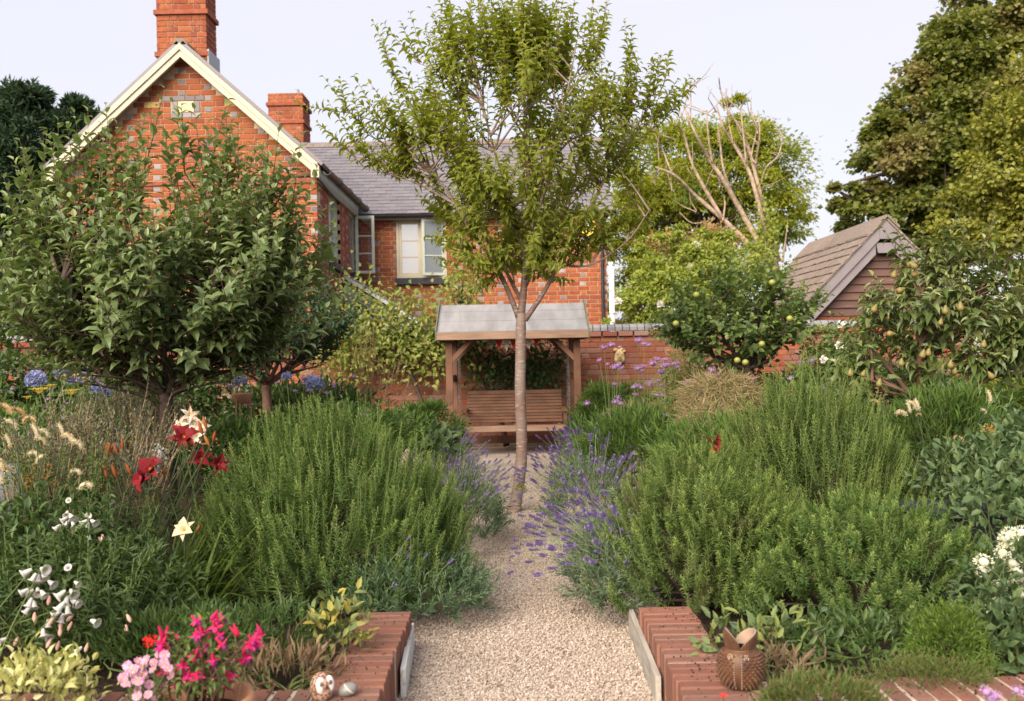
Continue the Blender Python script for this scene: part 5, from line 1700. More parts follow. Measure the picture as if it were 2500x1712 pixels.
for x, y, yy in ((1508, 738, 15.25), (1686, 655, 15.5), (1612, 745, 15.1), (1700, 600, 15.6)):
    shared('flower', ROSEM, rs, Matrix.Translation(Vector(P(x, y, yy))) @ Matrix.Rotation(R(60), 4, 'X') @ Matrix.Scale(1.3, 4))
wr = shrub('grey-green bush with white blooms between the quince and the pear tree', [lobe(2060, 850, 9.3, 70, 60), lobe(2000, 900, 9.3, 70, 60), lobe(2100, 900, 9.3, 60, 60)], 3200, LEAF, .05, M['quince'], 'climbing_rose', 'rose', .1, 40, .25)
for x, y in ((2051, 795), (2047, 846), (2010, 880)):
    shared('flower', ROSEM, wr, Matrix.Translation(Vector(P(x, y, 8.8))) @ Matrix.Rotation(R(60), 4, 'X') @ Matrix.Scale(.75, 4))
wr = shrub('leafy bush with a large white bloom beside the fruit cage', [lobe(2480, 760, 9.0, 60, 60), lobe(2520, 830, 9.0, 60, 60)], 2000, LEAF, .06, M['pear'], 'climbing_rose', 'rose', .1, 30, .25)
for x, y in ((2452, 737), (2478, 748)):
    shared('flower', ROSEM, wr, Matrix.Translation(Vector(P(x, y, 8.4))) @ Matrix.Rotation(R(50), 4, 'X') @ Matrix.Scale(.9, 4))
shrub('pale cream-variegated shrub under the quince at the foot of the wall', [lobe(1690, 900, 10.8, 55, 70), lobe(1660, 950, 10.6, 60, 60), lobe(1720, 960, 10.6, 60, 50)], 3600, SLIM, .055, M['paleshrub'], 'variegated_shrub', 'shrub', 0, 60, .22)
shrub('dark evergreen hedge beyond the wall at the outer side of the house', [lobe(-60, 700, 16.2, 160, 130), lobe(60, 740, 16.2, 120, 110), lobe(140, 800, 16.2, 60, 70)], 9000, DIA, .1, M['conifer'], 'evergreen_hedge', 'hedge', .1, 120)
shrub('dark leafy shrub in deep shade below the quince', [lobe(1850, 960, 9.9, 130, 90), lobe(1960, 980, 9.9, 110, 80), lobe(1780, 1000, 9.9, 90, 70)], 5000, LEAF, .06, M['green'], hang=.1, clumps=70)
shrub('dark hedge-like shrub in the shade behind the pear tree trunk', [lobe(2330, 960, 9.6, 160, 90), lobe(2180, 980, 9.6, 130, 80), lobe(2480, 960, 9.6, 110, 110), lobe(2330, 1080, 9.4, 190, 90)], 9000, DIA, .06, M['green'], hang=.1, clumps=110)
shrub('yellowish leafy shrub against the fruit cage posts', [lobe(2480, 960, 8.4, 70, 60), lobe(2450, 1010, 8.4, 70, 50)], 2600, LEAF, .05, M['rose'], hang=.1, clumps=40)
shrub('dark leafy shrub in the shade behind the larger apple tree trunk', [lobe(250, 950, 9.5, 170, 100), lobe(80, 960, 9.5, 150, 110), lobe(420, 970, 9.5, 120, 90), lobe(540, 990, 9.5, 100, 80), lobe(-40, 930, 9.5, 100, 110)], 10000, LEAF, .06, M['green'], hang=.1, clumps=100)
shrub('feathery green shrub against the post of the swing seat nearer the trained pear', [lobe(1060, 1040, 11.6, 65, 55), lobe(1000, 1050, 11.6, 70, 55), lobe(1090, 1080, 11.4, 45, 40), lobe(950, 1060, 11.6, 60, 45)], 7500, diamond_t(.16), .085, M['green2'], hang=-.5, clumps=80)
shrub('feathery green shrub against the swing seat post nearer the stone plaque', [lobe(1470, 1000, 12.2, 60, 60), lobe(1530, 1000, 12.2, 70, 60), lobe(1500, 1060, 12, 80, 50), lobe(1440, 1050, 12, 45, 60)], 7500, diamond_t(.16), .085, M['green2'], hang=-.5, clumps=80)

# ================================================================== ROSEMARY AND LAVENDER
def gz(Y_):
    """Height of the bed soil at depth Y_."""
    return float(np.interp(Y_, [3.4, 4.6, 5.4, 8], [.12, .11, .05, .02]))


def rosemary(label, px, Yr, rx, ry, h, n, mat, lean=(0, 0), needles=78, lo=.12, upright=1.0, size=.029, seed_side=0):
    base = P(px, 1400, Yr)
    base[2] = gz(Yr)
    root = thing('rosemary_bush', label, 'bush', base)
    a = RNG.uniform(0, 2 * np.pi, n)
    rho = np.sqrt(RNG.uniform(0, 1, n))
    # clump the shoots a little so that the outline is uneven
    k = 34
    ca, cr_ = RNG.uniform(0, 2 * np.pi, k), np.sqrt(RNG.uniform(.05, 1, k))
    kk = RNG.integers(0, k, n)
    m = RNG.uniform(size=n) < .5
    x = np.where(m, cr_[kk] * np.cos(ca[kk]) + RNG.normal(0, .09, n), rho * np.cos(a))
    y = np.where(m, cr_[kk] * np.sin(ca[kk]) + RNG.normal(0, .09, n), rho * np.sin(a))
    rho = np.minimum(np.hypot(x, y), 1.12)
    hk = RNG.uniform(.82, 1.08, k)[kk]
    dome = h * np.where(m, hk, 1) * np.sqrt(np.clip(1.22 - rho ** 2, .02, 1.2) / 1.22)
    zt = lo + (dome - lo) * np.where(RNG.uniform(size=n) < .62, RNG.uniform(.82, 1.1, n), RNG.uniform(.12, .9, n))
    zt = np.maximum(zt, lo)
    tipp = np.stack([base[0] + x * rx + lean[0] * zt, Yr + y * ry + lean[1] * zt, base[2] + zt], 1)
    L = RNG.uniform(.16, .32, n) * (h / 1.05)
    rad = np.stack([x, y * .8, np.zeros(n)], 1)
    d1 = unit(rad * (.85 - .25 * zt / h)[:, None] * (2 - upright) + np.array([0, 0, .75]) * upright + RNG.normal(0, .2, (n, 3)))
    B = np.stack([-d1[:, 0] * .25, -d1[:, 1] * .25, np.full(n, .22)], 1) + RNG.normal(0, .06, (n, 3))
    p0 = tipp - (d1 + B) * L[:, None]
    p0[:, 2] = np.maximum(p0[:, 2], base[2] + .04)
    stems(MB(), p0, d1, L, B, .0026, .0012).build('stem', M['stem'], root, kind='stuff')
    pos, d, nn, sz, t = sprigs(p0, d1, L, B, needles, .04, 1.0, (50, 88), size * RNG.uniform(.65, 1.3, (n, 1)), .5, 0, .18)
    tip = np.clip((t - .5) / .5, 0, 1) ** 1.2 * np.repeat(RNG.uniform(.25, 1.0, n), needles)
    foliage(root, NEEDLE, pos, d, nn, sz, mat, tip)
    mb = MB()
    for _ in range(26):
        i = RNG.integers(0, n)
        e = p0[i]
        s = base + RNG.normal(0, .05, 3) * np.array([1, 1, 0])
        mb.tube(smooth_path([s, s + (e - s) * np.array([.35, .35, .6]), e], 3), np.linspace(.012, .004, 7), 5)
    mb.build('woody_stem', M['bark'], root, kind='stuff')
    return root


rosemary('large rosemary bush between the daylilies and the gravel path', 815, 5.45, .79, .6, 1.08, 1450, M['rosemary'])
rosemary('tall upright rosemary bush in front of the pear tree', 1985, 5.9, .66, .5, 1.26, 1000, M['rosemary2'])
rosemary('spreading arching rosemary bush beside the lavender, above the pottery vase', 1725, 5.15, .58, .5, .86, 950, M['rosemary2'], upright=.72)
rosemary('low spreading rosemary bush next to the dwarf conifer', 2120, 4.75, .62, .45, .62, 560, M['rosemary'], upright=.75)


def spike_mesh(mat):
    mb = MB()
    for k in range(9):
        z = .1 + .9 * k / 8
        m = 5
        a = RNG.uniform(0, 6.28) + np.arange(m) * 2 * np.pi / m
        r = .14 * (1 - .55 * abs(z - .5))
        if k == 1:
            continue
        pos = np.stack([np.cos(a) * r * .3, np.sin(a) * r * .3, np.full(m, z - .05)], 1)
        d = unit(np.stack([np.cos(a), np.sin(a), np.full(m, .8)], 1))
        mb.inst(diamond_t(.75), pos, frames(d, np.tile([0, 0, 1.0], (m, 1)) - d * .2), np.full(m, .24 if k < 8 else .16))
    return mb.mesh('flower_spike', mat)


SPK = [spike_mesh(M['lavflower']) for _ in range(3)]
SPKP = [spike_mesh(M['lavflower2']) for _ in range(3)]


def lavender(label, px, Yl, rx, ry, h, nleaf, spikes, leafmat_, spk, out_dir, stem_len=(.22, .42), ssize=(.035, .06), zmul=1.0):
    base = P(px, 1300, Yl)
    base[2] = gz(Yl) * .5
    root = thing('lavender', label, 'lavender', base)
    n = nleaf // 16
    p, d = ellipsoid(n, base + [0, 0, h * .45], (rx, ry, h * .55), .7, -.5)
    p[:, 2] = np.maximum(p[:, 2], .03)
    d1 = unit(d * .6 + [0, 0, .7] + RNG.normal(0, .25, d.shape))
    L = RNG.uniform(.08, .16, n)
    B = RNG.normal(0, .1, (n, 3))
    pos, dd, nn, sz, t = sprigs(p, d1, L, B, 16, .05, 1, (25, 60), .045, .3, 0, .15)
    foliage(root, (NEEDLE[0] * [.9, 1, 1], NEEDLE[1], NEEDLE[2]), pos, dd, nn, sz, leafmat_)
    m = spikes
    s, ds = ellipsoid(m, base + [0, 0, h * .5], (rx * .8, ry * .85, h * .45), .5, .0)
    d2 = unit(ds * .55 + np.array([out_dir, -.1, .85]) + RNG.normal(0, .22, (m, 3)))
    L2 = RNG.uniform(stem_len[0], stem_len[1], m)
    B2 = np.tile([out_dir * .18, 0, -.16 * zmul], (m, 1)) + RNG.normal(0, .05, (m, 3))
    stems(MB(), s, d2, L2, B2, .0016, .0013, 4).build('stem', M['lavstem'], root, kind='stuff')
    e = s + (d2 + B2) * L2[:, None]
    e[:, 2] = np.maximum(e[:, 2], .02)
    td = unit(d2 + 2 * B2)
    for i in range(m):
        Q = Vector(td[i]).to_track_quat('Z', 'Y').to_matrix().to_4x4()
        sc = RNG.uniform(*ssize)
        shared('flower_spike', spk[i % 3], root, Matrix.Translation(Vector(e[i])) @ Q @ Matrix.Scale(sc, 4))
    return root


lavender('lavender with faded grey-purple spikes behind the large rosemary beside the path', 1130, 7.2, .26, .55, .42, 5200, 190, M['lavgreen'], SPKP, .32, (.2, .38), (.03, .048))
lavender('lavender with faded spikes growing up to the swing seat beside the large rosemary', 1085, 9.2, .3, .5, .44, 4200, 120, M['lavgreen'], SPKP, .1, (.2, .36), (.035, .055))
lavender('low green lavender with hardly any flowers beside the flaking white board', 1000, 5.15, .36, .32, .26, 5600, 16, M['lavgreen'], SPK, .5, (.15, .3), (.025, .04))
lavender('lavender in full deep-purple flower leaning over the gravel', 1490, 5.35, .2, .45, .38, 6800, 180, M['lavleaf'], SPK, -.55, (.22, .42), (.035, .06), 1.6)
lavender('tall lavender in purple flower between the path and the verbena', 1430, 7.6, .28, .7, .48, 5600, 140, M['lavleaf'], SPK, -.18, (.24, .42), (.04, .065))
lavender('lavender clump in flower at the foot of the swing seat post beside the gravel', 1440, 10.0, .3, .5, .45, 4200, 110, M['lavleaf'], SPK, -.05, (.22, .4), (.045, .065))


# ================================================================== FLOWERS
def cluster(name, mat, n, r, T=None, size=.3, zmin=-1.0, out=1.0, core=None):
    """A flower head of many small florets on a ball of radius 1 x r."""
    d = unit(RNG.normal(size=(n * 3, 3)))
    d = d[d[:, 2] > zmin][:n]
    pos = d * np.asarray(r) * RNG.uniform(.72, 1, (len(d), 1))
    mb = MB().inst(T or diamond_t(.7), pos, frames(unit(d * out + RNG.normal(0, .35, d.shape)), unit(RNG.normal(size=d.shape) + d)), np.full(len(d), size) * RNG.uniform(.7, 1.2, len(d)))
    if core:
        mb.ball((0, 0, 0), np.asarray(r) * core, 8, 6)
    return mb.mesh(name, mat)


def petals(n, T, tilt, L, twist=0.0, T2=None):
    """n petals round Z; tilt from the axis."""
    mb = MB()
    for k in range(n):
        a = 2 * np.pi * k / n + twist
        tl = tilt[k % len(tilt)]
        d = np.array([[math.cos(a) * math.sin(tl), math.sin(a) * math.sin(tl), math.cos(tl)]])
        nr = np.array([[-math.cos(a) * math.cos(tl), -math.sin(a) * math.cos(tl), math.sin(tl)]])
        LL = L if np.ndim(L) == 0 else L[k % len(L)]
        mb.inst(T2 if T2 is not None and k % 2 else T, d * LL * .05, frames(d, nr), [LL])
    return mb


def place(mesh, root, pos, d=(0, 0, 1), s=1.0, spin=None, name=None):
    Q = Vector([float(v) for v in d]).to_track_quat('Z', 'Y').to_matrix().to_4x4()
    return shared(name or mesh.name.split('.')[0], mesh, root, Matrix.Translation(Vector([float(v) for v in pos])) @ Q @ Matrix.Rotation(RNG.uniform(0, 6.28) if spin is None else spin, 4, 'Z') @ Matrix.Scale(float(s), 4))


def stalks(root, base, ends, r=(.004, .002), mat=None, bow=.06, spread=.06, name='stalk'):
    mb = MB()
    for e in ends:
        s = np.asarray(base, float) + RNG.normal(0, spread, 3) * np.array([1, 1, 0])
        m = (s + e) / 2 + np.array([(s[0] - e[0]) * .18 + RNG.normal(0, bow * .3), RNG.normal(0, bow * .3), 0])
        p = smooth_path([s, m, e], 4)
        mb.tube(p, np.linspace(r[0], r[1], len(p)), 5, cap=False)
    return mb.build(name, mat or M['stem'], root, kind='stuff')


def strap(root, base, n, L, w, bend, mat, spread=.1, lean=.5, nparts=0, tipc=True, name='foliage'):
    base = np.asarray(base, float)
    a = RNG.uniform(0, 2 * np.pi, n)
    out_ = np.stack([np.cos(a), np.sin(a), np.zeros(n)], 1)
    p = base + out_ * RNG.uniform(0, spread, (n, 1))
    ln = RNG.uniform(.15, lean, n)[:, None]
    d = unit(out_ * ln + [0, 0, 1])
    nn = unit(-out_ + [0, 0, .3])
    # the blade bends towards its own -Z, i.e. outwards
    sz = RNG.uniform(L[0], L[1], n)
    bins = np.linspace(bend[0], bend[1], 4)
    k = RNG.integers(0, 4, n)
    for j in range(4):
        m = k == j
        if m.any():
            T = blade_t(w / np.mean(L), bins[j], 7)
            foliage(root, T, p[m], d[m], nn[m], sz[m], mat, tip=RNG.uniform(0, .6, m.sum()) ** 2 if tipc else None, nparts=nparts // 4, part='blade', name=name)


# ---- red and cream daylilies
Yd = 5.0
base = P(385, 1480, Yd)
base[2] = gz(Yd)
dl = thing('daylily', 'daylily clump with strap leaves, dark red blooms and bronze buds', 'daylily', base)
strap(dl, base, 150, (.42, .72), .022, (.5, 1.9), M['blade'], .17, .7, 90)
PT = leaf_t(.56, .12, .5)
RED_F = petals(6, leaf_t(.82, .2, .6, .35, .75), (R(36), R(48)), (.095, .092), 0, leaf_t(.46, .1, .6)).mesh('flower', M['red_petal'])
RED_C = petals(6, leaf_t(.3, .05, .1), (R(22),), .03).mesh('flower_throat', M['orange_petal'])
BUD = MB().lathe([(.001, 0), (.006, .01), (.009, .03), (.007, .05), (.001, .065)], 8).mesh('bud', M['bud'], True)
def lily(root, x, y, Yf, d, s, fm, cm):
    c = P(x, y, Yf)
    o = place(fm, root, c, d, s)
    place(cm, o, c, d, s)
    return c
ends = [lily(dl, 448, 1072, Yd - .05, (.3, -.7, .7), .8, RED_F, RED_C), lily(dl, 372, 1150, Yd - .1, (-.3, -.7, .6), .85, RED_F, RED_C), lily(dl, 357, 1172, Yd - .15, (-.6, -.6, .2), .8, RED_F, RED_C), lily(dl, 530, 1135, Yd + .1, (.6, -.6, .3), .6, RED_F, RED_C), lily(dl, 492, 1120, Yd + .1, (.1, -.9, .2), .6, RED_F, RED_C)]
for x, y in ((262, 1115), (275, 1108), (288, 1112), (300, 1100), (262, 1170), (285, 1168), (495, 1062), (505, 1050), (520, 1080), (400, 1165), (320, 1160), (460, 1095), (512, 1090), (258, 1160)):
    c = P(x, y, Yd + RNG.uniform(-.1, .1))
    place(BUD, dl, c, (RNG.normal(0, .3), -.1, 1), RNG.uniform(.8, 1.2))
    ends.append(c)
stalks(dl, base, ends, (.005, .003), M['darkstem'], .08, .08)
base2 = P(480, 1480, 4.9)
base2[2] = gz(4.9)
cd = thing('daylily', 'pale cream daylily flower with yellow throat at the foot of the large rosemary', 'daylily', base2)
CRF = petals(6, leaf_t(.9, .16, .5, .35, .75), (R(44), R(54)), (.098, .095), 0, leaf_t(.55, .1, .5)).mesh('flower', M['cream_petal'])
CRC = petals(6, leaf_t(.4, .05, .1), (R(28),), .03).mesh('flower_throat', M['yellow_petal'])
e = [lily(cd, 452, 1295, 4.75, (-.2, -.8, .5), .58, CRF, CRC)]
c = P(482, 1298, 4.75)
place(BUD, cd, c, (.3, -.5, .4), 1.0)
stalks(cd, base2, e + [c], (.005, .003), M['darkstem'], .08, .03)
strap(cd, base2, 40, (.35, .6), .018, (.6, 1.8), M['blade'], .1, .8, 0)
sd = thing('daylily', 'single red and yellow daylily bloom poking out of the rosemary', 'daylily', [P(1742, 1100, 6.0)[0], 6.0, .02])
c = lily(sd, 1742, 1092, 5.75, (.2, -.3, .1), .75, RED_F, RED_C)
YF = petals(3, leaf_t(.5, .1, .3), (R(150),), .07, .5).mesh('hanging_petal', M['yellow_petal'])
place(YF, sd, c, (.1, -.2, .9), .7)
stalks(sd, [c[0], 6.0, .02], [c], (.005, .003), M['darkstem'])

# ---- white lily and white phlox beside the apple trunk
b_ = P(462, 1250, 6.0)
b_[2] = .03
wl = thing('lily', 'tall lily with a cluster of cream-white blooms behind the red daylilies', 'lily', b_)
LF = petals(6, leaf_t(.52, .1, .6), (R(55), R(62)), (.10, .095)).mesh('flower', M['lily_petal'])
LW = petals(6, leaf_t(.52, .1, .6), (R(55), R(62)), (.10, .095)).mesh('flower', M['white_petal'])
en = []
for i, (x, y) in enumerate(((440, 1040), (468, 1030), (490, 1040), (455, 1060), (480, 1065), (430, 1055), (462, 1015))):
    c = P(x, y, 5.9 + RNG.uniform(-.05, .1))
    place(LW if i % 2 else LF, wl, c, (RNG.normal(0, .4), -.9, RNG.uniform(-.1, .3)), .55)
    en.append(c)
stalks(wl, b_, en, (.006, .003), M['stem'])
p, d = ellipsoid(60, b_ + [0, 0, .55], (.07, .07, .4))
foliage(wl, SLIM, p, unit(d * [1, 1, .2] + [0, 0, .2]), d * 0 + [0, 0, 1.], np.full(60, .1), M['green2'])
b_ = P(388, 1250, 5.7)
b_[2] = .03
wp = thing('phlox', 'stiff white flower spike in front of the apple tree trunk', 'phlox', b_)
PH = cluster('flower_head', M['white_petal'], 46, (1, 1, 1.5), diamond_t(.9), .5, core=.7)
c = P(386, 1115, 5.6)
place(PH, wp, c, s=.042)
place(PH, wp, c + [-.02, 0, -.07], s=.03)
stalks(wp, b_, [c, c - [.02, 0, .07]], (.004, .003))
p, d = ellipsoid(60, b_ + [0, 0, .35], (.08, .08, .3))
foliage(wp, SLIM, p, unit(d * [1, 1, .2] + [0, 0, .2]), d * 0 + [0, 0, 1.], np.full(60, .08), M['green'])

# ---- agapanthus
AG = MB()
_d = unit(RNG.normal(size=(150, 3)))
_d = _d[_d[:, 2] > -.45][:62]
for dd in _d:
    AG.tube([dd * .1, dd * .72], .012, 3, cap=False)
    f = petals(5, diamond_t(.55), (R(38),), .36)
    Q = np.array(Vector(dd).to_track_quat('Z', 'Y').to_matrix())
    AG.add(np.vstack(f.v) @ Q.T + dd * .68, tris=np.vstack(f.t))
AGM = AG.mesh('flower_head', M['blue_petal'])
def agapanthus(label, heads, Ya, bx):
    b_ = P(bx, 1100, Ya)
    b_[2] = .03
    r_ = thing('agapanthus', label, 'agapanthus', b_)
    en = []
    for x, y, s in heads:
        c = P(x, y, Ya + RNG.uniform(-.1, .1))
        place(AGM, r_, c, (RNG.normal(0, .1), -.1, 1), s)
        en.append(c)
    stalks(r_, b_, en, (.006, .005), M['stem'], .05, .1)
    strap(r_, b_, 60, (.35, .6), .028, (.5, 1.6), M['blade'], .18, .6)
agapanthus('agapanthus with large round blue heads beneath the apple tree near the brick wall', [(88, 928, .085), (148, 912, .055), (180, 925, .06), (206, 920, .07), (238, 950, .06), (262, 958, .05)], 7.6, 170)
agapanthus('agapanthus with one pale blue head next to the reddish apple trunk', [(586, 934, .055), (563, 945, .02)], 7.4, 590)
agapanthus('agapanthus with lilac-blue heads among verbena between the rosemary and the brick wall', [(700, 920, .045), (770, 938, .075), (757, 930, .05)], 7.8, 755)

# ---- purple verbena
VB = cluster('flower_head', M['verbena_petal'], 60, (1, 1, .75), diamond_t(.9), .34, -.25, core=.7)
def verbena(label, heads, Yv, bases, smul=1.0, leaves=True):
    b_ = P(bases[0], 1200, Yv)
    b_[2] = .03
    r_ = thing('verbena', label, 'verbena', b_)
    B_ = [np.array([P(bx, 1200, Yv)[0], Yv, .03]) for bx in bases]
    mb = MB()
    for x, y, s in heads:
        c = P(x, y, Yv + RNG.uniform(-.35, .25))
        k = s * Yv / F * smul * .68
        place(VB, r_, c, (RNG.normal(0, .2), RNG.normal(0, .2), 1), k)
        bb_ = min(B_, key=lambda q_: abs(q_[0] - c[0]) + RNG.uniform(0, .1))
        fork = bb_ + (c - bb_) * np.array([.55, .55, .72])
        mb.tube(smooth_path([bb_, (bb_ + fork) / 2, fork, c], 3), np.linspace(.0035, .0018, 10), 4, cap=False)
    mb.build('stalk', M['stem'], r_, kind='stuff')
    if leaves:
        n = 120
        k = RNG.integers(0, len(B_), n)
        p = np.array(B_)[k] + np.stack([RNG.normal(0, .12, n), RNG.normal(0, .12, n), RNG.uniform(.02, .5, n)], 1)
        foliage(r_, SLIM, p, unit(RNG.normal(size=(n, 3)) + [0, 0, .5]), RNG.normal(size=(n, 3)) + [0, 0, 1], np.full(n, .08), M['green2'])
h = [(474, 849), (493, 843), (513, 848), (559, 832), (572, 840), (584, 843), (464, 880), (483, 890), (508, 892), (500, 898), (518, 899), (557, 900), (570, 905), (573, 895), (601, 875), (606, 878), (592, 888), (596, 890), (625, 878), (625, 894), (642, 889), (655, 887), (653, 898), (616, 909), (588, 936), (587, 941), (606, 930), (615, 940), (548, 945), (556, 942), (565, 947), (552, 964), (509, 972), (502, 982), (515, 986), (501, 939), (604, 966), (619, 966), (680, 934), (692, 930), (702, 922), (727, 915), (739, 904), (752, 917), (707, 954), (433, 986), (475, 1011), (493, 1017), (627, 1014)]
rnd = random.Random(5)
hh_ = [((x if x > 1300 else x + 1000), y, rnd.choice([8, 10, 12, 14])) for x, y in h]
verbena('airy purple verbena on tall thin stems in front of the stone plaque', hh_, 8.2, (1540, 1580, 1620, 1500))
verbena('sparse purple verbena heads between the quince and the tall upright rosemary', [(1955, 885, 10), (1982, 881, 11), (1930, 925, 12), (1840, 926, 9), (2010, 948, 7), (2022, 936, 6)], 7.6, (1960, 1900))
verbena('purple verbena heads in front of the brick wall between rosemary and trained pear', [(743, 925, 12), (760, 953, 8), (752, 955, 8), (798, 960, 9), (815, 940, 8), (740, 938, 7), (720, 955, 8), (895, 1005, 10), (888, 1012, 9), (864, 920, 8), (828, 990, 6), (676, 935, 7), (815, 945, 6)], 7.9, (760, 860))
verbena('sparse purple verbena among yellow flowers near the agapanthus with large heads', [(30, 950, 8), (118, 975, 8), (166, 985, 7), (130, 1018, 8), (35, 985, 6), (240, 930, 7), (140, 1020, 6)], 7.0, (100, 60))

# ---- yellow flat-headed fennel
YU = MB()
for k in range(14):
    a = k * 2.4
    r = .28 * math.sqrt(k)
    YU.tube([(0, 0, 0), (r * math.cos(a) * .8, r * math.sin(a) * .8, .6)], .02, 3, cap=False)
    for j in range(5):
        b2 = j * 1.256
        YU.inst(diamond_t(.9), np.array([[r * math.cos(a), r * math.sin(a), .62]]), frames(np.array([[math.cos(b2), math.sin(b2), .1]]), np.array([[0, 0, 1.]])), [.22])
YUM = YU.mesh('flower_head', M['yellow_petal'])
b_ = P(150, 1150, 6.8)
b_[2] = .03
fn = thing('fennel', 'fennel with flat yellow flower heads below the blue agapanthus', 'fennel', b_)
en = []
for x, y, s in ((96, 962, .06), (124, 948, .035), (165, 925, .04), (185, 925, .045), (175, 965, .055), (213, 945, .04), (188, 1032, .055), (66, 975, .03), (195, 1002, .04), (205, 930, .035)):
    c = P(x, y, 6.8 + RNG.uniform(-.1, .1))
    place(YUM, fn, c, (0, -.1, 1), s)
    en.append(c)
stalks(fn, b_, en, (.005, .002), M['stem'], .1, .1)
n = 900
p, d = ellipsoid(n, b_ + [0, 0, .45], (.35, .3, .4), .3)
foliage(fn, diamond_t(.06), p, unit(d + RNG.normal(0, .6, d.shape)), RNG.normal(size=d.shape), np.full(n, .09), M['green2'])

# ---- fluffy burnet tails
def catkin(L, r, bend):
    t = np.linspace(0, 1, 7)
    a = bend * t
    x = np.concatenate([[0], np.cumsum(np.sin(a[1:]) / 6)])
    z = np.concatenate([[0], np.cumsum(np.cos(a[1:]) / 6)])
    path = np.stack([x, 0 * x, z], 1)
    mb = MB().tube(path, r * np.array([.55, .9, 1, 1, .95, .8, .4]) * .75, 7)
    n = 150
    k = RNG.uniform(0, 6, n)
    i = k.astype(int)
    q = path[i] + (path[np.minimum(i + 1, 6)] - path[i]) * (k - i)[:, None]
    d = unit(RNG.normal(size=(n, 3)))
    mb.inst(diamond_t(.22), q + d * r * .45, frames(unit(d + [0, 0, .3]), RNG.normal(size=(n, 3))), np.full(n, r * 1.05))
    return mb
CK = [catkin(1, .17, b).mesh('flower_tail', M['catkin']) for b in (.6, 1.6, 2.4)]
CKB = [catkin(1, .11, b).mesh('flower_tail', M['brown_catkin']) for b in (2.2, 2.9)]
def burnet(label, items, Yb, bx, by=None, lm='green'):
    b_ = P(bx, 1400, Yb)
    b_[2] = gz(Yb)
    r_ = thing('burnet', label, 'burnet', b_)
    en = []
    for x, y, s, k, sp in items:
        c = P(x, y, Yb + RNG.uniform(-.1, .1))
        m = (CK + CKB)[k]
        place(m, r_, c, (0, 0, 1), s, sp)
        en.append(c)
    stalks(r_, b_, en, (.004, .002), M['darkstem'], .08, .1)
    n = 260
    p, d = ellipsoid(n, b_ + [0, 0, .35], (.38, .3, .35), .3)
    foliage(r_, LEAF, p, unit(d * .6 + RNG.normal(0, .5, d.shape)), d * .4 + [0, 0, 1.], RNG.uniform(.05, .1, n), M[lm])
burnet('burnet with drooping tan and cream fluffy tails beside the grey stone', [(30, 1010, .12, 3, 0), (62, 1018, .11, 3, .1), (88, 1030, .09, 4, 0), (40, 1045, .07, 1, .2), (92, 1070, .07, 0, 0), (118, 1065, .06, 1, .3), (155, 1065, .065, 0, .1), (180, 1082, .075, 1, 0), (200, 1095, .07, 1, .4), (95, 1115, .065, 2, 0), (90, 1130, .06, 1, 3), (112, 1085, .06, 1, .2), (25, 1090, .06, 0, .2), (10, 1150, .1, 1, .1), (30, 1155, .09, 2, .2), (8, 1180, .085, 2, 0), (197, 1158, .06, 2, 0), (195, 1195, .075, 2, 3.1), (65, 1275, .07, 0, .3), (50, 1290, .06, 1, 3)], 4.7, 90)
burnet('burnet with cream fluffy tails against the pear tree trunk', [(2212, 1015, .08, 2, 0), (2235, 998, .08, 1, .3), (2222, 1005, .06, 0, .2), (2243, 1000, .07, 0, 0), (2148, 990, .09, 3, 0), (2330, 1100, .065, 0, .2), (2336, 1092, .05, 1, 0), (2345, 1070, .06, 4, 0), (2358, 1075, .06, 4, .2), (2250, 1015, .05, 4, 0), (2420, 980, .07, 0, .1), (2408, 1010, .05, 1, .3), (2485, 1130, .06, 1, .2), (2205, 1260, .075, 3, 2), (2490, 1105, .05, 4, 0)], 6.2, 2290)

# ---- white penstemon
bell = MB().lathe([(.006, 0), (.010, .012), (.0125, .028), (.015, .036), (.026, .044), (.024, .0445), (.0135, .037), (.011, .028), (.004, .004)], 10)
BELL = bell.mesh('flower', M['white_petal'], True)
FADE = MB().lathe([(.003, 0), (.007, .012), (.008, .024), (.004, .034), (.001, .036)], 7).mesh('faded_flower', M['pale_pink'], True)
def penstemon(label, fl, faded, Yp, bx, n, rad, zc, lm):
    b_ = P(bx, 1560, Yp)
    b_[2] = gz(Yp)
    r_ = thing('penstemon', label, 'penstemon', b_)
    en = []
    for x, y, dx, dz, s in fl:
        c = P(x, y, Yp - rad[1] - .04 + RNG.uniform(-.06, .08))
        place(BELL, r_, c, (dx, -.35, dz - .45), s * .72)
        en.append(c)
    for x, y in faded:
        c = P(x, y, Yp - rad[1] - .02 + RNG.uniform(-.06, .1))
        place(FADE, r_, c, (RNG.normal(0, .3), -.3, -.8), 1)
    stalks(r_, b_, en[::2], (.004, .002), M['stem'], .06, .2)
    m = n // 16
    p, d = ellipsoid(m, b_ + [0, 0, zc], rad, .4, -.6)
    p[:, 2] = np.maximum(p[:, 2], b_[2])
    d1 = unit(d * .3 + [0, 0, 1] + RNG.normal(0, .2, d.shape))
    L = RNG.uniform(.14, .26, m)
    B = RNG.normal(0, .08, (m, 3))
    stems(MB(), p, d1, L, B, .003, .0015).build('stem', M['stem'], r_, kind='stuff')
    pos, dd, nn, sz, t = sprigs(p, d1, L, B, 16, .05, 1, (50, 85), .05, .3, .15, .2)
    foliage(r_, SLIM, pos, dd, nn, sz * 1.1, M[lm], nparts=60)
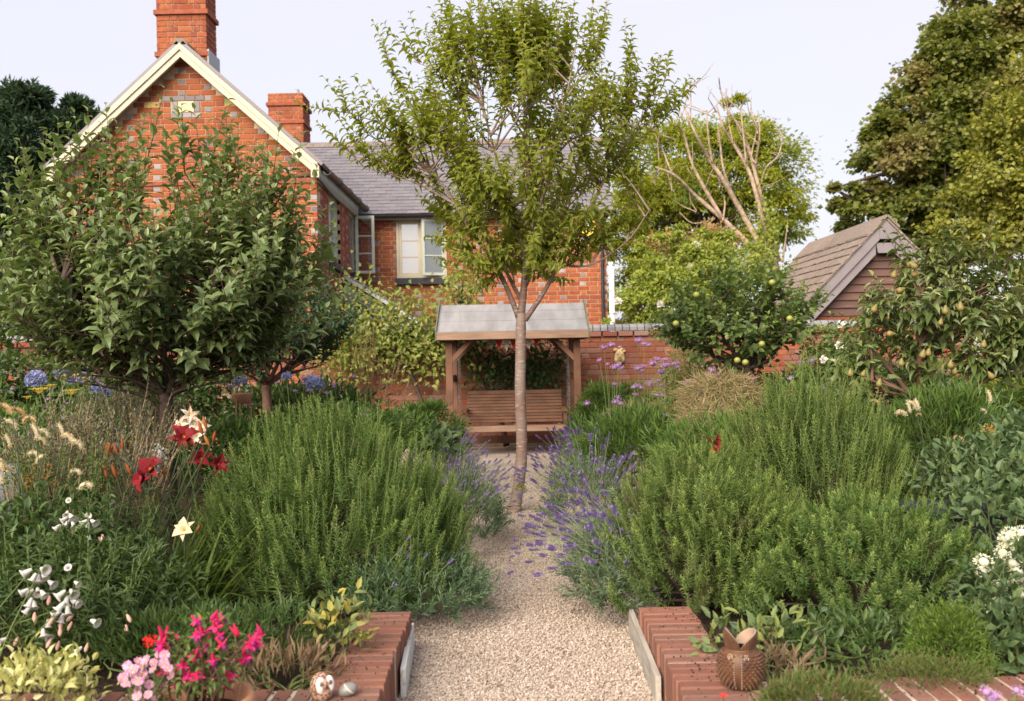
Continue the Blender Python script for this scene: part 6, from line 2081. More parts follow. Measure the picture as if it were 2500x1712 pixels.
f1 = [(78, 1390, -.6, .1, 1.2), (88, 1400, -.3, -.3, 1), (100, 1388, .5, .4, 1.2), (94, 1402, .1, -.4, 1), (104, 1398, .4, -.1, 1), (118, 1418, .8, 0, 1.1), (82, 1440, -.5, .1, 1), (92, 1436, .2, .2, 1.1), (100, 1442, .6, -.1, 1), (70, 1438, -.8, 0, 1), (78, 1460, -.2, -.3, 1.1), (84, 1466, .2, -.2, 1), (75, 1480, -.6, -.4, 1), (160, 1442, -.4, .1, 1.2), (172, 1440, .4, .2, 1.2), (166, 1455, 0, 0, 1.2), (158, 1470, -.5, -.2, 1.2), (174, 1464, .7, .1, 1.1), (165, 1480, .2, -.3, 1.1), (180, 1466, .8, 0, 1), (156, 1498, -.2, -.4, 1.1), (148, 1494, -.5, .2, 1), (182, 1420, .7, .1, .8), (118, 1512, .1, -.6, 1), (18, 1558, -.4, .3, 1), (110, 1548, .6, .1, 1), (105, 1535, .2, -.4, 1), (222, 1514, .8, .2, 1.1), (200, 1580, -.3, .2, 1), (192, 1600, 0, -.4, .9), (172, 1392, 0, .7, .8)]
penstemon('white penstemon with tubular flowers growing behind the variegated plant', f1, [(130, 1505), (150, 1515), (176, 1518), (180, 1500), (148, 1530), (45, 1555), (50, 1590), (125, 1560), (145, 1565), (82, 1600), (120, 1610), (100, 1615), (85, 1495), (215, 1570), (122, 1455), (310, 1500), (308, 1525)], 4.1, 130, 2400, (.40, .3, .2), .2, 'green')
f2 = [(165, 1248, .1, .2, 1), (170, 1255, .5, 0, 1), (165, 1262, -.4, .1, 1), (174, 1262, .5, .2, 1), (168, 1270, -.2, -.1, 1), (176, 1274, .4, -.1, 1), (213, 1270, -.6, .1, 1), (222, 1270, .7, .1, 1.1), (216, 1276, 0, -.2, 1), (148, 1281, -.7, -.2, 1), (217, 1302, .1, -.5, 1), (172, 1225, 0, .6, .7), (218, 1255, .1, .4, .8)]
penstemon('white penstemon spikes in front of the orange and bronze flowers', f2, [(75, 1320), (250, 1305), (240, 1312), (175, 1285)], 4.75, 190, 1600, (.38, .3, .25), .3, 'green')

# ---- pot of fuchsia, pink daisies
pc = np.array([P(482, 1690, 3.16)[0], 3.16, 0])
pot = thing('terracotta_pot', 'terracotta pot standing in front of the brick kerb, holding the fuchsia', 'pot', pc)
MB().lathe([(.001, .0), (.105, .0), (.112, .01), (.15, .25), (.165, .262), (.178, .285), (.18, .315), (.172, .33), (.158, .325), (.15, .30), (.14, .27)], 36, pc).build('pot_body', M['terracotta'], pot, True)
MB().lathe([(.001, .275), (.08, .282), (.146, .272)], 24, pc).build('compost', M['soil'], pot)
fb = pc + [0, 0, .28]
fu = thing('fuchsia', 'fuchsia with dangling magenta and violet flowers in the terracotta pot', 'fuchsia', fb)
sep = petals(4, leaf_t(.62, .05, -.35), (R(112),), .026)
sep.tube([(0, 0, 0), (0, 0, .022)], [.005, .0035], 6)
FS = sep.mesh('flower', M['magenta'])
sk_ = MB().lathe([(.003, 0), (.0095, -.008), (.011, -.02), (.0095, -.022), (.006, -.01)], 8)
for k in range(4):
    sk_.tube([(0, 0, -.01), (.004 * math.cos(k * 1.6), .004 * math.sin(k * 1.6), -.045)], .0007, 3)
FK = sk_.mesh('flower_skirt', M['violet'], True)
FBUD = MB().lathe([(.001, -.024), (.006, -.018), (.0075, -.009), (.004, .003), (.002, .016)], 8).mesh('bud', M['magenta'], True)
fl = [(488, 1520), (478, 1515), (530, 1510), (535, 1520), (525, 1530), (544, 1512), (532, 1545), (495, 1545), (490, 1540), (480, 1550), (535, 1550), (398, 1570), (392, 1565), (395, 1582), (505, 1568), (502, 1580), (540, 1572), (612, 1565), (622, 1560), (610, 1575), (630, 1550), (618, 1580), (596, 1595), (592, 1612), (600, 1605), (460, 1650), (482, 1648), (492, 1642), (555, 1645), (562, 1652), (535, 1675), (557, 1672), (445, 1625), (432, 1640), (430, 1668), (396, 1640), (520, 1610), (475, 1600), (626, 1572)]
en = []
for i, (x, y) in enumerate(fl):
    c = P(x, y, 3.16 + RNG.uniform(-.13, .1))
    tl = (RNG.normal(0, .25), RNG.normal(-.15, .2), 1)
    o = place(FS, fu, c, tl, .95)
    place(FK, o, c, tl, .8, name='skirt')
    en.append(c + [0, 0, .02])
for x, y in ((392, 1540), (408, 1540), (430, 1552), (570, 1540), (575, 1535), (525, 1500), (632, 1535), (480, 1595), (512, 1615)):
    c = P(x, y, 3.16 + RNG.uniform(-.1, .08))
    place(FBUD, fu, c, (RNG.normal(0, .5), -.2, 1), 1.1)
    en.append(c)
stalks(fu, fb, en, (.003, .0012), M['redbark'], .1, .05)
n = 430
p, d = ellipsoid(n, P(500, 1600, 3.16) + [0, 0, .0], (.15, .14, .12), .3)
foliage(fu, LEAF, p, unit(d * .6 + RNG.normal(0, .5, d.shape)), d * .4 + [0, 0, 1.], RNG.uniform(.018, .036, n), M['green2'], nparts=60)
rg = thing('geranium', 'single bright scarlet bloom beside the potted fuchsia', 'geranium', [P(365, 1640, 3.35)[0], 3.3, .12])
c = P(365, 1564, 3.3)
place(cluster('flower_head', M['scarlet'], 36, (1, 1, .7), diamond_t(1.0), .55, core=.6), rg, c, (0, -.3, 1), .02)
stalks(rg, [c[0], 3.32, .12], [c], (.003, .002))
ds = thing('pink_daisy', 'clump of pink daisies spilling over the kerb beside the terracotta pot', 'daisy', [P(360, 1690, 3.05)[0], 3.05, 0])
DP = petals(14, BLUNT, (R(76), R(84)), (.019, .018)).mesh('flower', M['pink_petal'])
DC = MB().ball((0, 0, .002), (.0055, .0055, .003), 8, 6).mesh('flower_centre', M['yellow_petal'], True)
en = []
for x, y in ((311, 1625), (338, 1614), (356, 1612), (375, 1618), (396, 1605), (402, 1600), (390, 1598), (408, 1612), (374, 1634), (410, 1632), (418, 1650), (320, 1640), (330, 1634), (310, 1650), (300, 1655), (333, 1652), (350, 1645), (356, 1655), (322, 1668), (338, 1664), (305, 1668), (364, 1672), (384, 1678), (402, 1677), (335, 1688), (362, 1696), (335, 1700), (380, 1706), (350, 1625), (400, 1620), (316, 1632), (345, 1670)):
    c = P(x, y, 3.05 + RNG.uniform(-.07, .05))
    d = (RNG.normal(0, .3), -.75 + RNG.normal(0, .2), .6)
    o = place(DP, ds, c, d, RNG.uniform(.68, .85))
    place(DC, o, c, d, .75)
    en.append(c)
stalks(ds, [P(360, 1690, 3.05)[0], 3.05, .02], en, (.002, .0012), M['stem'], .05, .06)
n = 700
p, d = ellipsoid(n, [P(362, 1690, 3.05)[0], 3.08, .24], (.075, .09, .2), .4)
foliage(ds, diamond_t(.12), p, unit(d + RNG.normal(0, .5, d.shape)), RNG.normal(size=d.shape) + [0, 0, 1], np.full(n, .028), M['green2'])
gd = thing('grassy_plant', 'tuft of narrow bright green leaves hanging over the pot rim', 'plant', [P(450, 1690, 2.98)[0], 2.98, 0])
strap(gd, [P(458, 1690, 2.98)[0], 2.98, .0], 46, (.26, .4), .007, (.4, 1.6), M['blade'], .04, .45)

# ---- other foreground plants
leafy('variegated_shrub', 'low shrub with cream-edged yellow-green leaves at the end of the kerb', 'shrub', P(60, 1700, 3.3), (.18, .2, .11), 520, LEAF, M['variegated'], .036, clumps=26, base=np.array([P(70, 1690, 3.3)[0], 3.3, .02]), up=.9)
sg1 = leafy('sage', 'sage with yellowing leaves spilling over the kerb above the owl', 'sage', P(835, 1555, 4.05), (.13, .1, .15), 150, leaf_t(.42, .06, .15), M['sage'], .05, clumps=16, base=np.array([P(820, 1600, 4.1)[0], 4.1, .1]), up=.2)
leafy('sage', 'green sage behind the spiky pottery vase', 'sage', P(1905, 1575, 4.0), (.16, .1, .12), 170, leaf_t(.4, .06, .15), M['sage_green'], .05, clumps=18, base=np.array([P(1900, 1640, 4.05)[0], 4.05, .1]), up=.2)
leafy('sage', 'small sage plant with broad leaves between the vase and the spreading rosemary', 'sage', P(1745, 1590, 3.95), (.06, .05, .12), 60, leaf_t(.42, .06, .15), M['sage_green'], .055, clumps=8, base=np.array([P(1750, 1650, 4.0)[0], 4.0, .1]), up=.2)
leafy('dwarf_conifer', 'rounded dwarf conifer with bright green tufts beside the white valerian', 'conifer', P(2318, 1610, 3.75), (.15, .13, .2), 5200, diamond_t(.18), M['dwarf'], .024, clumps=70, base=np.array([P(2318, 1700, 3.75)[0], 3.75, .1]), tipmat=True, nst=8)
leafy('dwarf_conifer', 'low dull green mossy mound in front of the rounded dwarf conifer', 'conifer', P(2270, 1690, 3.55), (.22, .14, .12), 4200, diamond_t(.16), M['heath'], .022, clumps=60, base=np.array([P(2270, 1700, 3.55)[0], 3.55, .1]), tipmat=False, nst=8)
leafy('heath_plant', 'wispy green heath in front of the kerb below the rosemary', 'heath', P(2000, 1712, 3.2), (.17, .1, .07), 1800, diamond_t(.12), M['heath'], .035, clumps=36, base=np.array([P(2000, 1712, 3.2)[0], 3.2, .0]), up=1.0)
# red flower stalk poking up in front of the kerb
rf_ = thing('salvia', 'tiny dark red flower on a thin stalk in front of the kerb with the vase', 'flower', [P(1766, 1712, 3.25)[0], 3.25, 0])
c = P(1766, 1699, 3.25)
place(petals(5, diamond_t(.5), (R(80),), .016).mesh('flower', M['scarlet']), rf_, c, (0, -.3, 1), 1)
stalks(rf_, [c[0], 3.25, 0], [c], (.003, .002), M['darkstem'], .01, .01)
# white valerian
VH = cluster('flower_head', M['valerian'], 90, (1, 1, .85), diamond_t(.5), .34, -.5, core=.6)
b_ = np.array([P(2470, 1600, 4.1)[0], 4.1, .12])
va = thing('valerian', 'white valerian with domed flower heads and blue-green leaves beside the dwarf conifer', 'valerian', b_)
en = []
for x, y, s in ((2468, 1305, .034), (2455, 1330, .032), (2448, 1350, .03), (2495, 1300, .03), (2402, 1372, .034), (2400, 1395, .028), (2472, 1375, .034), (2485, 1395, .034), (2440, 1470, .045), (2425, 1480, .035), (2462, 1475, .035), (2480, 1420, .03), (2440, 1430, .028), (2498, 1450, .034), (2350, 1485, .02), (2325, 1480, .015), (2455, 1315, .03)):
    c = P(x, y, 4.05 + RNG.uniform(-.1, .1))
    place(VH, va, c, (RNG.normal(0, .2), -.2, 1), s)
    en.append(c)
stalks(va, b_, en, (.004, .002), M['stem'], .06, .1)
n = 520
p, d = ellipsoid(n, b_ + [0, 0, .24], (.24, .2, .22), .3)
foliage(va, LEAF, p, unit(d * .7 + RNG.normal(0, .4, d.shape)), d * .3 + [0, 0, 1.], RNG.uniform(.03, .065, n), M['bluegreen'], nparts=60)
tf = thing('thrift', 'purple pompom flowers at the foot of the dwarf conifer in front of the kerb', 'flower', [P(2430, 1712, 3.2)[0], 3.2, 0])
TH = cluster('flower_head', M['allium'], 70, (1, 1, .9), diamond_t(.5), .36, -.6, core=.6)
en = []
for x, y, s in ((2408, 1690, .02), (2428, 1700, .021), (2482, 1685, .017), (2495, 1690, .015), (2418, 1706, .018)):
    c = P(x, y, 3.2)
    place(TH, tf, c, (0, -.2, 1), s)
    en.append(c)
stalks(tf, [P(2440, 1712, 3.2)[0], 3.2, 0], en, (.003, .002))
# dried allium heads
SD = MB()
_d = unit(RNG.normal(size=(90, 3)))
for dd in _d:
    SD.tube([dd * .1, dd], .018, 3, cap=False)
    SD.ball(dd, .085, 5, 3)
for lab, mt, x, y, Ys, s, bx in (('dried brown allium seed head on a pale stalk beside the dark trough', 'seedhead', 2246, 1256, 5.6, .042, 2242), ('golden dried allium seed head on a long stalk among the green leaves', 'gold_seed', 2416, 1052, 6.2, .05, 2428)):
    c = P(x, y, Ys)
    r_ = thing('allium_head', lab, 'seed head', [c[0], Ys, .04])
    place(SD.mesh('seed_head', M[mt]), r_, c, s=s)
    stalks(r_, [P(bx, 1300, Ys)[0], Ys, .04], [c], (.005, .004), M['drystem'], .02, .01)
# echinacea
ec = thing('coneflower', 'single pink coneflower with drooping petals near the reddish apple trunk', 'coneflower', [P(605, 1100, 6.9)[0], 6.9, .03])
c = P(606, 985, 6.9)
o = place(petals(14, diamond_t(.25), (R(108),), .045).mesh('flower', M['pink_petal']), ec, c)
place(MB().ball((0, 0, .006), (.016, .016, .012), 9, 6).mesh('cone', M['bud'], True), o, c)
stalks(ec, [P(602, 1100, 6.9)[0], 6.9, .03], [c], (.004, .003))

# ---- grasses
def grass(label, px, Yg, n, L, w_, bend, mat, spread, lean, name='grass_clump'):
    b_ = np.array([P(px, 1100, Yg)[0], Yg, .03])
    r_ = thing(name, label, 'grass', b_)
    strap(r_, b_, n, L, w_, bend, mat, spread, lean)
    return r_, b_
def reed(label, px, Yg, tops, n, L):
    r_, b_ = grass(label, px, Yg, n, L, .008, (.2, 1.0), M['grass'], .22, .45)
    pl = MB()
    en = []
    for x, y in tops:
        c = P(x, y, Yg + RNG.uniform(-.15, .15))
        en.append(c)
        dn = unit(c - b_)
        m = 34
        t = RNG.uniform(-1, .1, m)
        q = c + dn * (t * .26)[:, None]
        d = unit(dn + RNG.normal(0, .3, (m, 3)))
        pl.inst(diamond_t(.2), q, frames(d, RNG.normal(size=(m, 3))), RNG.uniform(.02, .045, m))
    pl.build('plume', M['plume'], r_, kind='stuff')
    stalks(r_, b_, en, (.003, .0015), M['drystem'], .03, .1)
reed('feather reed grass with upright tan plumes in front of the trained pear', 900, 10.2, [(868, 830), (880, 815), (885, 850), (895, 805), (905, 830), (915, 850), (925, 880), (940, 900), (950, 915), (965, 890), (985, 915), (995, 940), (900, 870), (880, 880), (870, 870), (912, 800), (930, 920), (978, 880), (890, 835), (905, 860), (860, 850)], 260, (.6, 1.0))
def stipa(label, px, Yg, cen, rad, n):
    b_ = np.array([P(px, 1100, Yg)[0], Yg, .03])
    r_ = thing('grass_clump', label, 'grass', b_)
    c = P(*cen, Yg)
    p, d = ellipsoid(n, c, rad, .6, -.7)
    dd = unit(d * [.8, .5, .3] + [0, 0, -.35] + RNG.normal(0, .35, d.shape))
    foliage(r_, blade_t(.06, 1.3, 4), p, unit(dd + RNG.normal(0, .45, d.shape)), unit(-d + RNG.normal(0, .6, d.shape)), RNG.uniform(.05, .11, n), M['tan'])
    strap(r_, b_, 120, (.5, .8), .006, (.5, 1.6), M['grass'], .1, .6)
stipa('mound of fluffy tan feather grass behind the tall upright rosemary', 1770, 7.4, (1760, 965), (.3, .28, .17), 2600)
stipa('lower tan feather grass drooping between rosemary bushes', 1720, 6.9, (1725, 1040), (.2, .2, .16), 1500)
stipa('small tan grass tuft under the purple verbena', 1560, 9.0, (1550, 1020), (.24, .22, .12), 1500)
sp_ = grass('stiff upright olive grass behind the apple tree trunk', 395, 7.0, 90, (.45, .75), .008, (.05, .4), M['grass'], .12, .2)

grass('loose green and straw-coloured grass stems between burnet and red daylilies', 245, 5.1, 70, (.35, .75), .006, (.1, .9), M['grass'], .3, .5)
grass('thin grass stems rising through the white penstemon', 120, 4.35, 60, (.25, .6), .005, (.1, .9), M['grass'], .35, .5)
grass('wispy grass stems beside the golden allium head', 2400, 5.9, 70, (.4, .85), .006, (.1, .8), M['grass'], .35, .4)
# ---- filler perennials
def hazy(label, cen, Yh, rad, n, mat, T=None, size=.03, name='catmint', cat='catmint'):
    c = P(*cen, Yh)
    b_ = np.array([c[0], Yh, .03])
    r_ = thing(name, label, cat, b_)
    m = n // 14
    p, d = ellipsoid(m, c - [0, 0, rad[2] * .5], rad, .3, -.8)
    p[:, 2] = np.maximum(p[:, 2], .03)
    d1 = unit(d * .35 + [0, 0, 1] + RNG.normal(0, .25, d.shape))
    L = RNG.uniform(.15, .3, m)
    B = RNG.normal(0, .12, (m, 3))
    stems(MB(), p, d1, L, B, .002, .001).build('stem', M['drystem'], r_, kind='stuff')
    pos, dd, nn, sz, t = sprigs(p, d1, L, B, 14, .3, 1, (20, 60), size, .3, 0, .3)
    foliage(r_, T or diamond_t(.5), pos, dd, nn, sz, M[mat])
    return r_
hazy('hazy grey-mauve catmint sprays between the fluffy burnet and the red daylilies', (300, 1080), 5.9, (.32, .25, .2), 2200, 'haze_plant')
hazy('hazy mauve catmint sprays beneath the shaded side of the apple tree', (330, 1030), 6.9, (.3, .2, .18), 2200, 'haze_plant')
hazy('dry tan seed sprays below the red daylily buds', (250, 1170), 5.3, (.34, .2, .16), 2600, 'haze_plant')
hazy('grey-mauve catmint sprays beside the grey stone', (130, 1110), 5.4, (.3, .25, .18), 2400, 'haze_plant')
of = hazy('low bed plant with small orange-yellow flowers behind the white penstemon spikes', (120, 1200), 5.0, (.3, .2, .16), 1500, 'green2')
OFm = cluster('flower_head', M['orange_petal'], 14, (1, 1, .4), diamond_t(.9), .6, -.2)
for x, y in ((55, 1165), (70, 1170), (60, 1178), (78, 1160), (75, 1180), (90, 1163), (100, 1168), (108, 1170), (135, 1175), (138, 1185), (85, 1135), (88, 1145), (20, 1240), (22, 1208), (120, 1140), (45, 1180), (66, 1190), (118, 1160), (135, 1165), (110, 1190), (140, 1200)):
    place(OFm, of, P(x, y, 4.85 + RNG.uniform(-.1, .1)), (0, -.3, 1), RNG.uniform(.01, .016))


def mound(label, cen, Ym, rad, n, T, mat, size, up=.5, clumps=40, name='border_plant', cat='plant', zmin=-.6, hang=0.):
    c = P(*cen, Ym)
    return leafy(name, label, cat, c, rad, n, T, M[mat], size, clumps=clumps, up=up, zmin=zmin, base=np.array([c[0], Ym, gz(Ym)]), stem_mat=M['stem'], hang=hang)
mound('dark green leafy clump at the garden edge under the fluffy burnet', (40, 1370), 4.5, (.4, .3, .24), 800, LEAF, 'green', .055)
mound('dark green leafy mass between the two white penstemons', (210, 1420), 4.5, (.42, .3, .2), 1100, SLIM, 'green', .055)
mound('low green leaves at the foot of the daylilies', (330, 1540), 4.3, (.45, .3, .13), 1200, SLIM, 'green', .045)
mound('fine green foliage in front of the large rosemary behind the potted fuchsia', (420, 1560), 3.95, (.34, .2, .09), 1300, diamond_t(.12), 'green', .055, up=1.0)
mound('dark low leaves behind the kerb under the large rosemary', (640, 1560), 4.1, (.32, .3, .1), 1200, diamond_t(.14), 'green', .06, up=.8)
mound('green leafy clump behind the yellow fennel', (110, 1110), 6.2, (.6, .35, .27), 2000, SLIM, 'green2', .07)
mound('green leafy clump behind the cream lily', (560, 1110), 6.6, (.35, .3, .22), 1600, SLIM, 'green2', .06)
mound('mid-green leafy perennial behind the large rosemary and the reed grass', (800, 1050), 8.2, (.6, .4, .2), 2600, SLIM, 'green2', .06)
mound('mid-green leafy perennial beside the feathery shrub near the swing seat', (930, 1060), 9.2, (.5, .4, .2), 2200, SLIM, 'green2', .06)
mound('broad silver-green leaves behind the lavender near the swing seat', (1075, 1085), 8.4, (.12, .15, .12), 130, LEAF, 'bluegreen', .1)
mound('blue-green leafy perennials behind the dark trough', (2370, 1190), 5.7, (.36, .3, .24), 900, LEAF, 'bluegreen', .055)
mound('blue-green leafy perennials around the golden allium head', (2470, 1120), 6.0, (.26, .25, .24), 600, LEAF, 'bluegreen', .06)
mound('green weedy stems beside the pear tree trunk', (2300, 1060), 6.6, (.35, .3, .3), 2000, diamond_t(.14), 'green2', .09, up=1.0)
mound('dark blue-green leaves below the white valerian', (2470, 1560), 3.95, (.26, .2, .2), 700, LEAF, 'bluegreen', .05)
mound('leafy clump behind the low spreading rosemary next to the trough', (2450, 1250), 4.9, (.26, .2, .2), 420, LEAF, 'bluegreen', .055)
mound('dark shaded leaves between vase and dwarf conifer under the rosemary', (2080, 1590), 4.1, (.42, .25, .12), 1500, SLIM, 'green', .05)
mound('green understorey between the rosemary bushes below the tan grass', (1760, 1120), 6.3, (.4, .3, .25), 2400, diamond_t(.14), 'green2', .08, up=1.0)
mound('green understorey behind the purple lavender under the verbena', (1580, 1080), 8.0, (.55, .4, .25), 2600, diamond_t(.14), 'green2', .09, up=1.0)
mound('leafy plants at the foot of the wall beyond the reed grass', (720, 1010), 10.5, (.8, .4, .3), 2600, SLIM, 'green', .1)
mound('leafy plants at the foot of the wall behind the burnet', (150, 1040), 10.5, (1.2, .4, .3), 2600, SLIM, 'green', .1)
mound('leafy plants under the quince behind the tan grass', (1900, 1050), 8.0, (.8, .4, .3), 3000, SLIM, 'green', .09)
mound('dead stalks and leaf litter behind the kerb beside the owl', (690, 1650), 3.72, (.18, .1, .07), 240, diamond_t(.07), 'dryleaf', .08, up=.9, name='dry_stalks')
mound('dead twiggy stalks beside the pottery vase under the sage', (1895, 1650), 3.72, (.11, .08, .07), 180, diamond_t(.07), 'dryleaf', .07, up=.6, name='dry_stalks')

# ================================================================== ORNAMENTS
oc = P(785, 1700, 3.47)
oc[2] = .203
owl = thing('owl_ornament', 'small pottery owl with white face and speckled brown body on the kerb', 'ornament', oc)
prof = [(.001, 0), (.030, .0), (.036, .012), (.040, .035), (.038, .058), (.030, .078), (.016, .091), (.001, .095)]
MB().lathe(prof, 28, oc).build('owl_body', M['owl_body'], owl, True)
fd = unit(np.array([.62, -.78, .12]))
fx = unit(np.cross([0, 0, 1], fd))
for sgn in (-1, 1):                                      # white face discs with an eye each
    c = oc + np.array([0, 0, .054]) + fd * .028 + fx * sgn * .017
    rm = np.stack([fx, fd, np.cross(fx, fd)], -1)
    o = MB().ball(c, (.018, .0085, .029), 16, 10, rm).build('face_disc', M['owl_white'], owl, True)
    MB().ball(c + fd * .0075 + [0, 0, .006], (.0074, .0035, .0084), 12, 8, rm).build('eye', M['owl_eye'], o, True)
MB().ball(oc + np.array([0, 0, .05]) + fd * .0385, (.0035, .005, .008), 8, 6).build('beak', M['beak'], owl, True)
pb = P(850, 1690, 3.5)
pb[2] = .225
rm = np.array(Matrix.Rotation(.35, 3, 'Z') @ Matrix.Rotation(-.25, 3, 'Y'))
tag(MB().ball(pb, (.034, .026, .0235), 24, 14, rm).build('pebble', M['pebble'], None, True), 'smooth grey pebble with a white vein beside the owl on the kerb', 'pebble')

vc = np.array([P(1805, 1680, 3.55)[0], 3.52, .203])
vs = thing('pottery_vase', 'brown pottery vase shaped like a spiky fish with open beak mouth on the kerb', 'vase', vc)
vp = [(.001, 0), (.048, .0), (.060, .010), (.075, .04), (.080, .075), (.074, .108), (.060, .130), (.052, .136)]
MB().lathe(vp, 40, vc).build('vase_body', M['stoneware'], vs, True)
cone = MB().lathe([(1, 0), (.55, .8), (.02, 1.9)], 6)
CN = (cone.v[0], np.zeros((0, 3), int), cone.q[0])
pos, dr, sc_ = [], [], []
vz, vr = np.array([p_[1] for p_ in vp]), np.array([p_[0] for p_ in vp])
for i, z in enumerate(np.linspace(.012, .122, 12)):
    r = np.interp(z, vz, vr)
    m = 25
    for k in range(m):
        a = 2 * np.pi * (k + .5 * (i % 2)) / m
        if abs((a - R(250) + np.pi) % (2 * np.pi) - np.pi) < .2:
            continue                                     # smooth seam down the front
        sl_ = np.interp(z, vz[1:], np.gradient(vr[1:], vz[1:] + 1e-6))
        d = unit(np.array([math.cos(a), math.sin(a), -np.clip(sl_, -1, 1) * .6]))
        pos.append(vc + [r * math.cos(a), r * math.sin(a), z])
        dr.append(d)
        sc_.append(.0054)
pos, dr = np.array(pos), np.array(dr)
x_ = unit(np.cross(dr, [0.1, .2, 1]))
MB().inst(CN, pos, np.stack([x_, np.cross(dr, x_), dr], -1), np.array(sc_)).build('spikes', M['stoneware'], vs, True, kind='stuff')
a0 = R(250)
sm = MB()
for da in (-.17, .17):
    for z in np.linspace(.01, .125, 14):
        r = np.interp(z, vz, vr)
        sm.ball(vc + [(r + .001) * math.cos(a0 + da), (r + .001) * math.sin(a0 + da), z], .0028, 6, 4)
sm.build('seam_beads', M['stoneware_in'], vs, True, kind='stuff')
for da in (-.42, .42):
    r = .066
    c = vc + [r * math.cos(a0 + da), r * math.sin(a0 + da), .119]
    n_ = unit(np.array([math.cos(a0 + da), math.sin(a0 + da), .35]))
    e = MB()
    th = np.linspace(0, 2 * np.pi, 17)
    u_ = unit(np.cross(n_, [0, 0, 1]))
    v_ = np.cross(n_, u_)
    e.tube([c + n_ * .002 + (u_ * math.cos(t) + v_ * math.sin(t)) * .0085 for t in th], .0026, 6, cap=False)
    e.ball(c + n_ * .002, .0045, 8, 6)
    e.build('eye', M['stoneware_in'], vs, True)
MB().lathe([(.054, .132), (.056, .14), (.050, .142), (.044, .138)], 32, vc).build('collar', M['stoneware'], vs, True)


def jaw(sel, name):
    """The open beak: a round shell whose rim falls in a V seen from the front; sel picks the side of the V."""
    xv = -.012
    nu, nv = 22, 8
    a0_, a1_ = sel
    rim_, outer, inner = [], [], []
    for j in range(nv):
        t = j / (nv - 1)
        for i in range(nu):
            a = a0_ + (a1_ - a0_) * i / (nu - 1)
            x = .054 * math.cos(a)
            h = (xv - x) * 2.15 if x < xv else (x - xv) * 1.12
            h = .006 + .072 * (1 - math.exp(-max(h, 0) / .06)) * 1.12
            z = .138 + h * t
            r = .050 + .008 * math.sin(min(1, (z - .138) / .08) * 2.4) - .006 * max(0, (z - .19) / .04)
            outer.append([r * math.cos(a), r * math.sin(a), z])
            inner.append([(r - .006) * math.cos(a), (r - .006) * math.sin(a), z + .001])
    n1 = nu * nv
    qo, qi = [], []
    for j in range(nv - 1):
        for i in range(nu - 1):
            k = j * nu + i
            qo.append([k, k + 1, k + nu + 1, k + nu])
            qi.append([n1 + k, n1 + k + nu, n1 + k + nu + 1, n1 + k + 1])
    for i in range(nu - 1):
        k = (nv - 1) * nu + i
        qi.append([k, k + 1, n1 + k + 1, n1 + k])
    v = np.array(outer + inner) + vc
    o = MB().add(v, quads=qo).build(name, M['stoneware'], vs, True)
    MB().add(v, quads=qi).build('jaw_lining', M['stoneware_in'], o, True)
    b = MB()
    for j in range(1, nv - 1):
        for i in range(nu):
            b.ball(np.array(outer[j * nu + i]) + vc, .0034, 6, 4)
    b.build('beads', M['stoneware'], o, True, kind='stuff')


_av = math.acos(-.012 / .054)
jaw((_av, 2 * np.pi - _av), 'upper_jaw')
jaw((-_av, _av), 'lower_jaw')
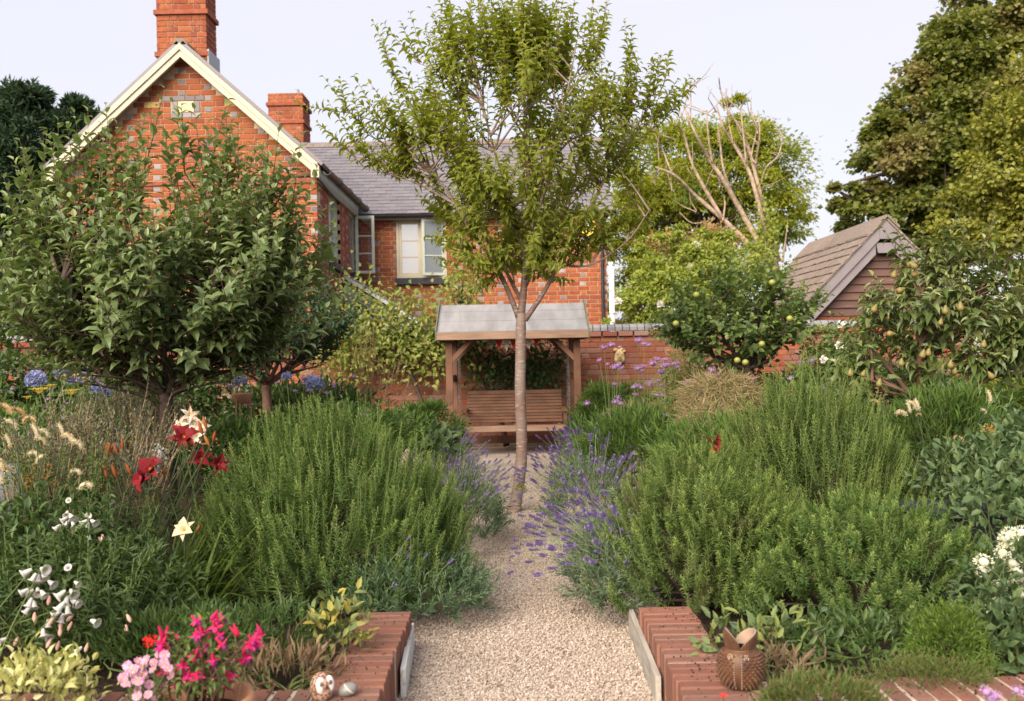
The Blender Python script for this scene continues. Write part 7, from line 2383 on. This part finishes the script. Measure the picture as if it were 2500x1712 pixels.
# grey stone, trough, little basket
gs = MB().ball((0, 0, 0), (1, 1, 1), 14, 10)
v = gs.v[0] * np.array([.14, .12, .36])
v = np.sign(v) * np.abs(v) ** .75 * np.array([.6, .6, .78]) + RNG.normal(0, .006, v.shape)
st_c = np.array([P(15, 1120, 5.2)[0], 5.2, .42])
tag(MB().add(v * 1.25 + st_c, quads=gs.q[0]).build('standing_stone', M['rockgrey'], None, True), 'upright weathered grey stone among the fluffy burnet', 'stone')
ta, tb = P(2255, 1258, 5.15), P(2440, 1252, 5.15)
tr = thing('trough', 'dark blue-black planting trough half hidden behind the low rosemary', 'trough', [(ta[0] + tb[0]) / 2, 5.15, .05])
zt_ = ta[2] + .02
MB().box((ta[0], 5.1, .05), (tb[0], 5.5, zt_ - .03)).build('trough_body', M['blue_trough'], tr)
for (lo, hi) in (((ta[0] - .02, 5.08, zt_ - .03), (tb[0] + .02, 5.13, zt_)), ((ta[0] - .02, 5.47, zt_ - .03), (tb[0] + .02, 5.52, zt_)), ((ta[0] - .02, 5.13, zt_ - .03), (ta[0] + .03, 5.47, zt_)), ((tb[0] - .03, 5.13, zt_ - .03), (tb[0] + .02, 5.47, zt_))):
    MB().box(lo, hi).build('rim', M['blue_trough'], tr)
bc = P(592, 985, 7.3)
bk = thing('hanging_basket', 'small terracotta basket on a wire stand beside the reddish apple trunk', 'basket', [bc[0], 7.3, .03])
MB().lathe([(.001, 0), (.05, 0), (.07, .06), (.075, .075), (.065, .075), (.055, .03)], 18, bc).build('bowl', M['terracotta'], bk, True)
for a in (0, 2.1, 4.2):
    MB().tube([bc + [.06 * math.cos(a), .06 * math.sin(a), .03], [bc[0] + .09 * math.cos(a), 7.3 + .09 * math.sin(a), .03]], .005, 6).build('wire_leg', M['drystem'], bk)
hl = [bc + [.07 * math.cos(t), 0, .07 + .15 * math.sin(t)] for t in np.linspace(0, np.pi, 10)]
MB().tube(hl, .004, 6).build('handle', M['drystem'], bk)

# the borders and the far hedge go on past the edge of the frame
mound('broad leafy perennials beyond the fruit cage end of the border', (2680, 1180), 5.6, (.7, .5, .32), 1800, LEAF, 'bluegreen', .07)
mound('tall green perennials next to the fruit cage', (2700, 1030), 7.8, (.9, .6, .45), 2200, SLIM, 'green2', .1)
mound('low leafy edging past the valerian', (2720, 1420), 4.4, (.55, .4, .22), 1400, LEAF, 'green', .055)
mound('low leafy edging past the variegated shrub', (-220, 1420), 4.4, (.5, .4, .25), 1400, SLIM, 'green', .06)
mound('tall green perennials past the agapanthus with large heads', (-250, 1080), 7.4, (.9, .6, .4), 2200, SLIM, 'green2', .1)
shrub('long mixed hedge beyond the fruit cage', [lobe(2700, 790, 17, 200, 70), lobe(3000, 780, 17, 250, 80), lobe(3300, 790, 17, 220, 80), lobe(2850, 850, 16.8, 300, 70)], 9000, DIA, .11, M['green'], 'mixed_hedge', 'hedge', .1, 120)
print("built", len(bpy.data.objects))
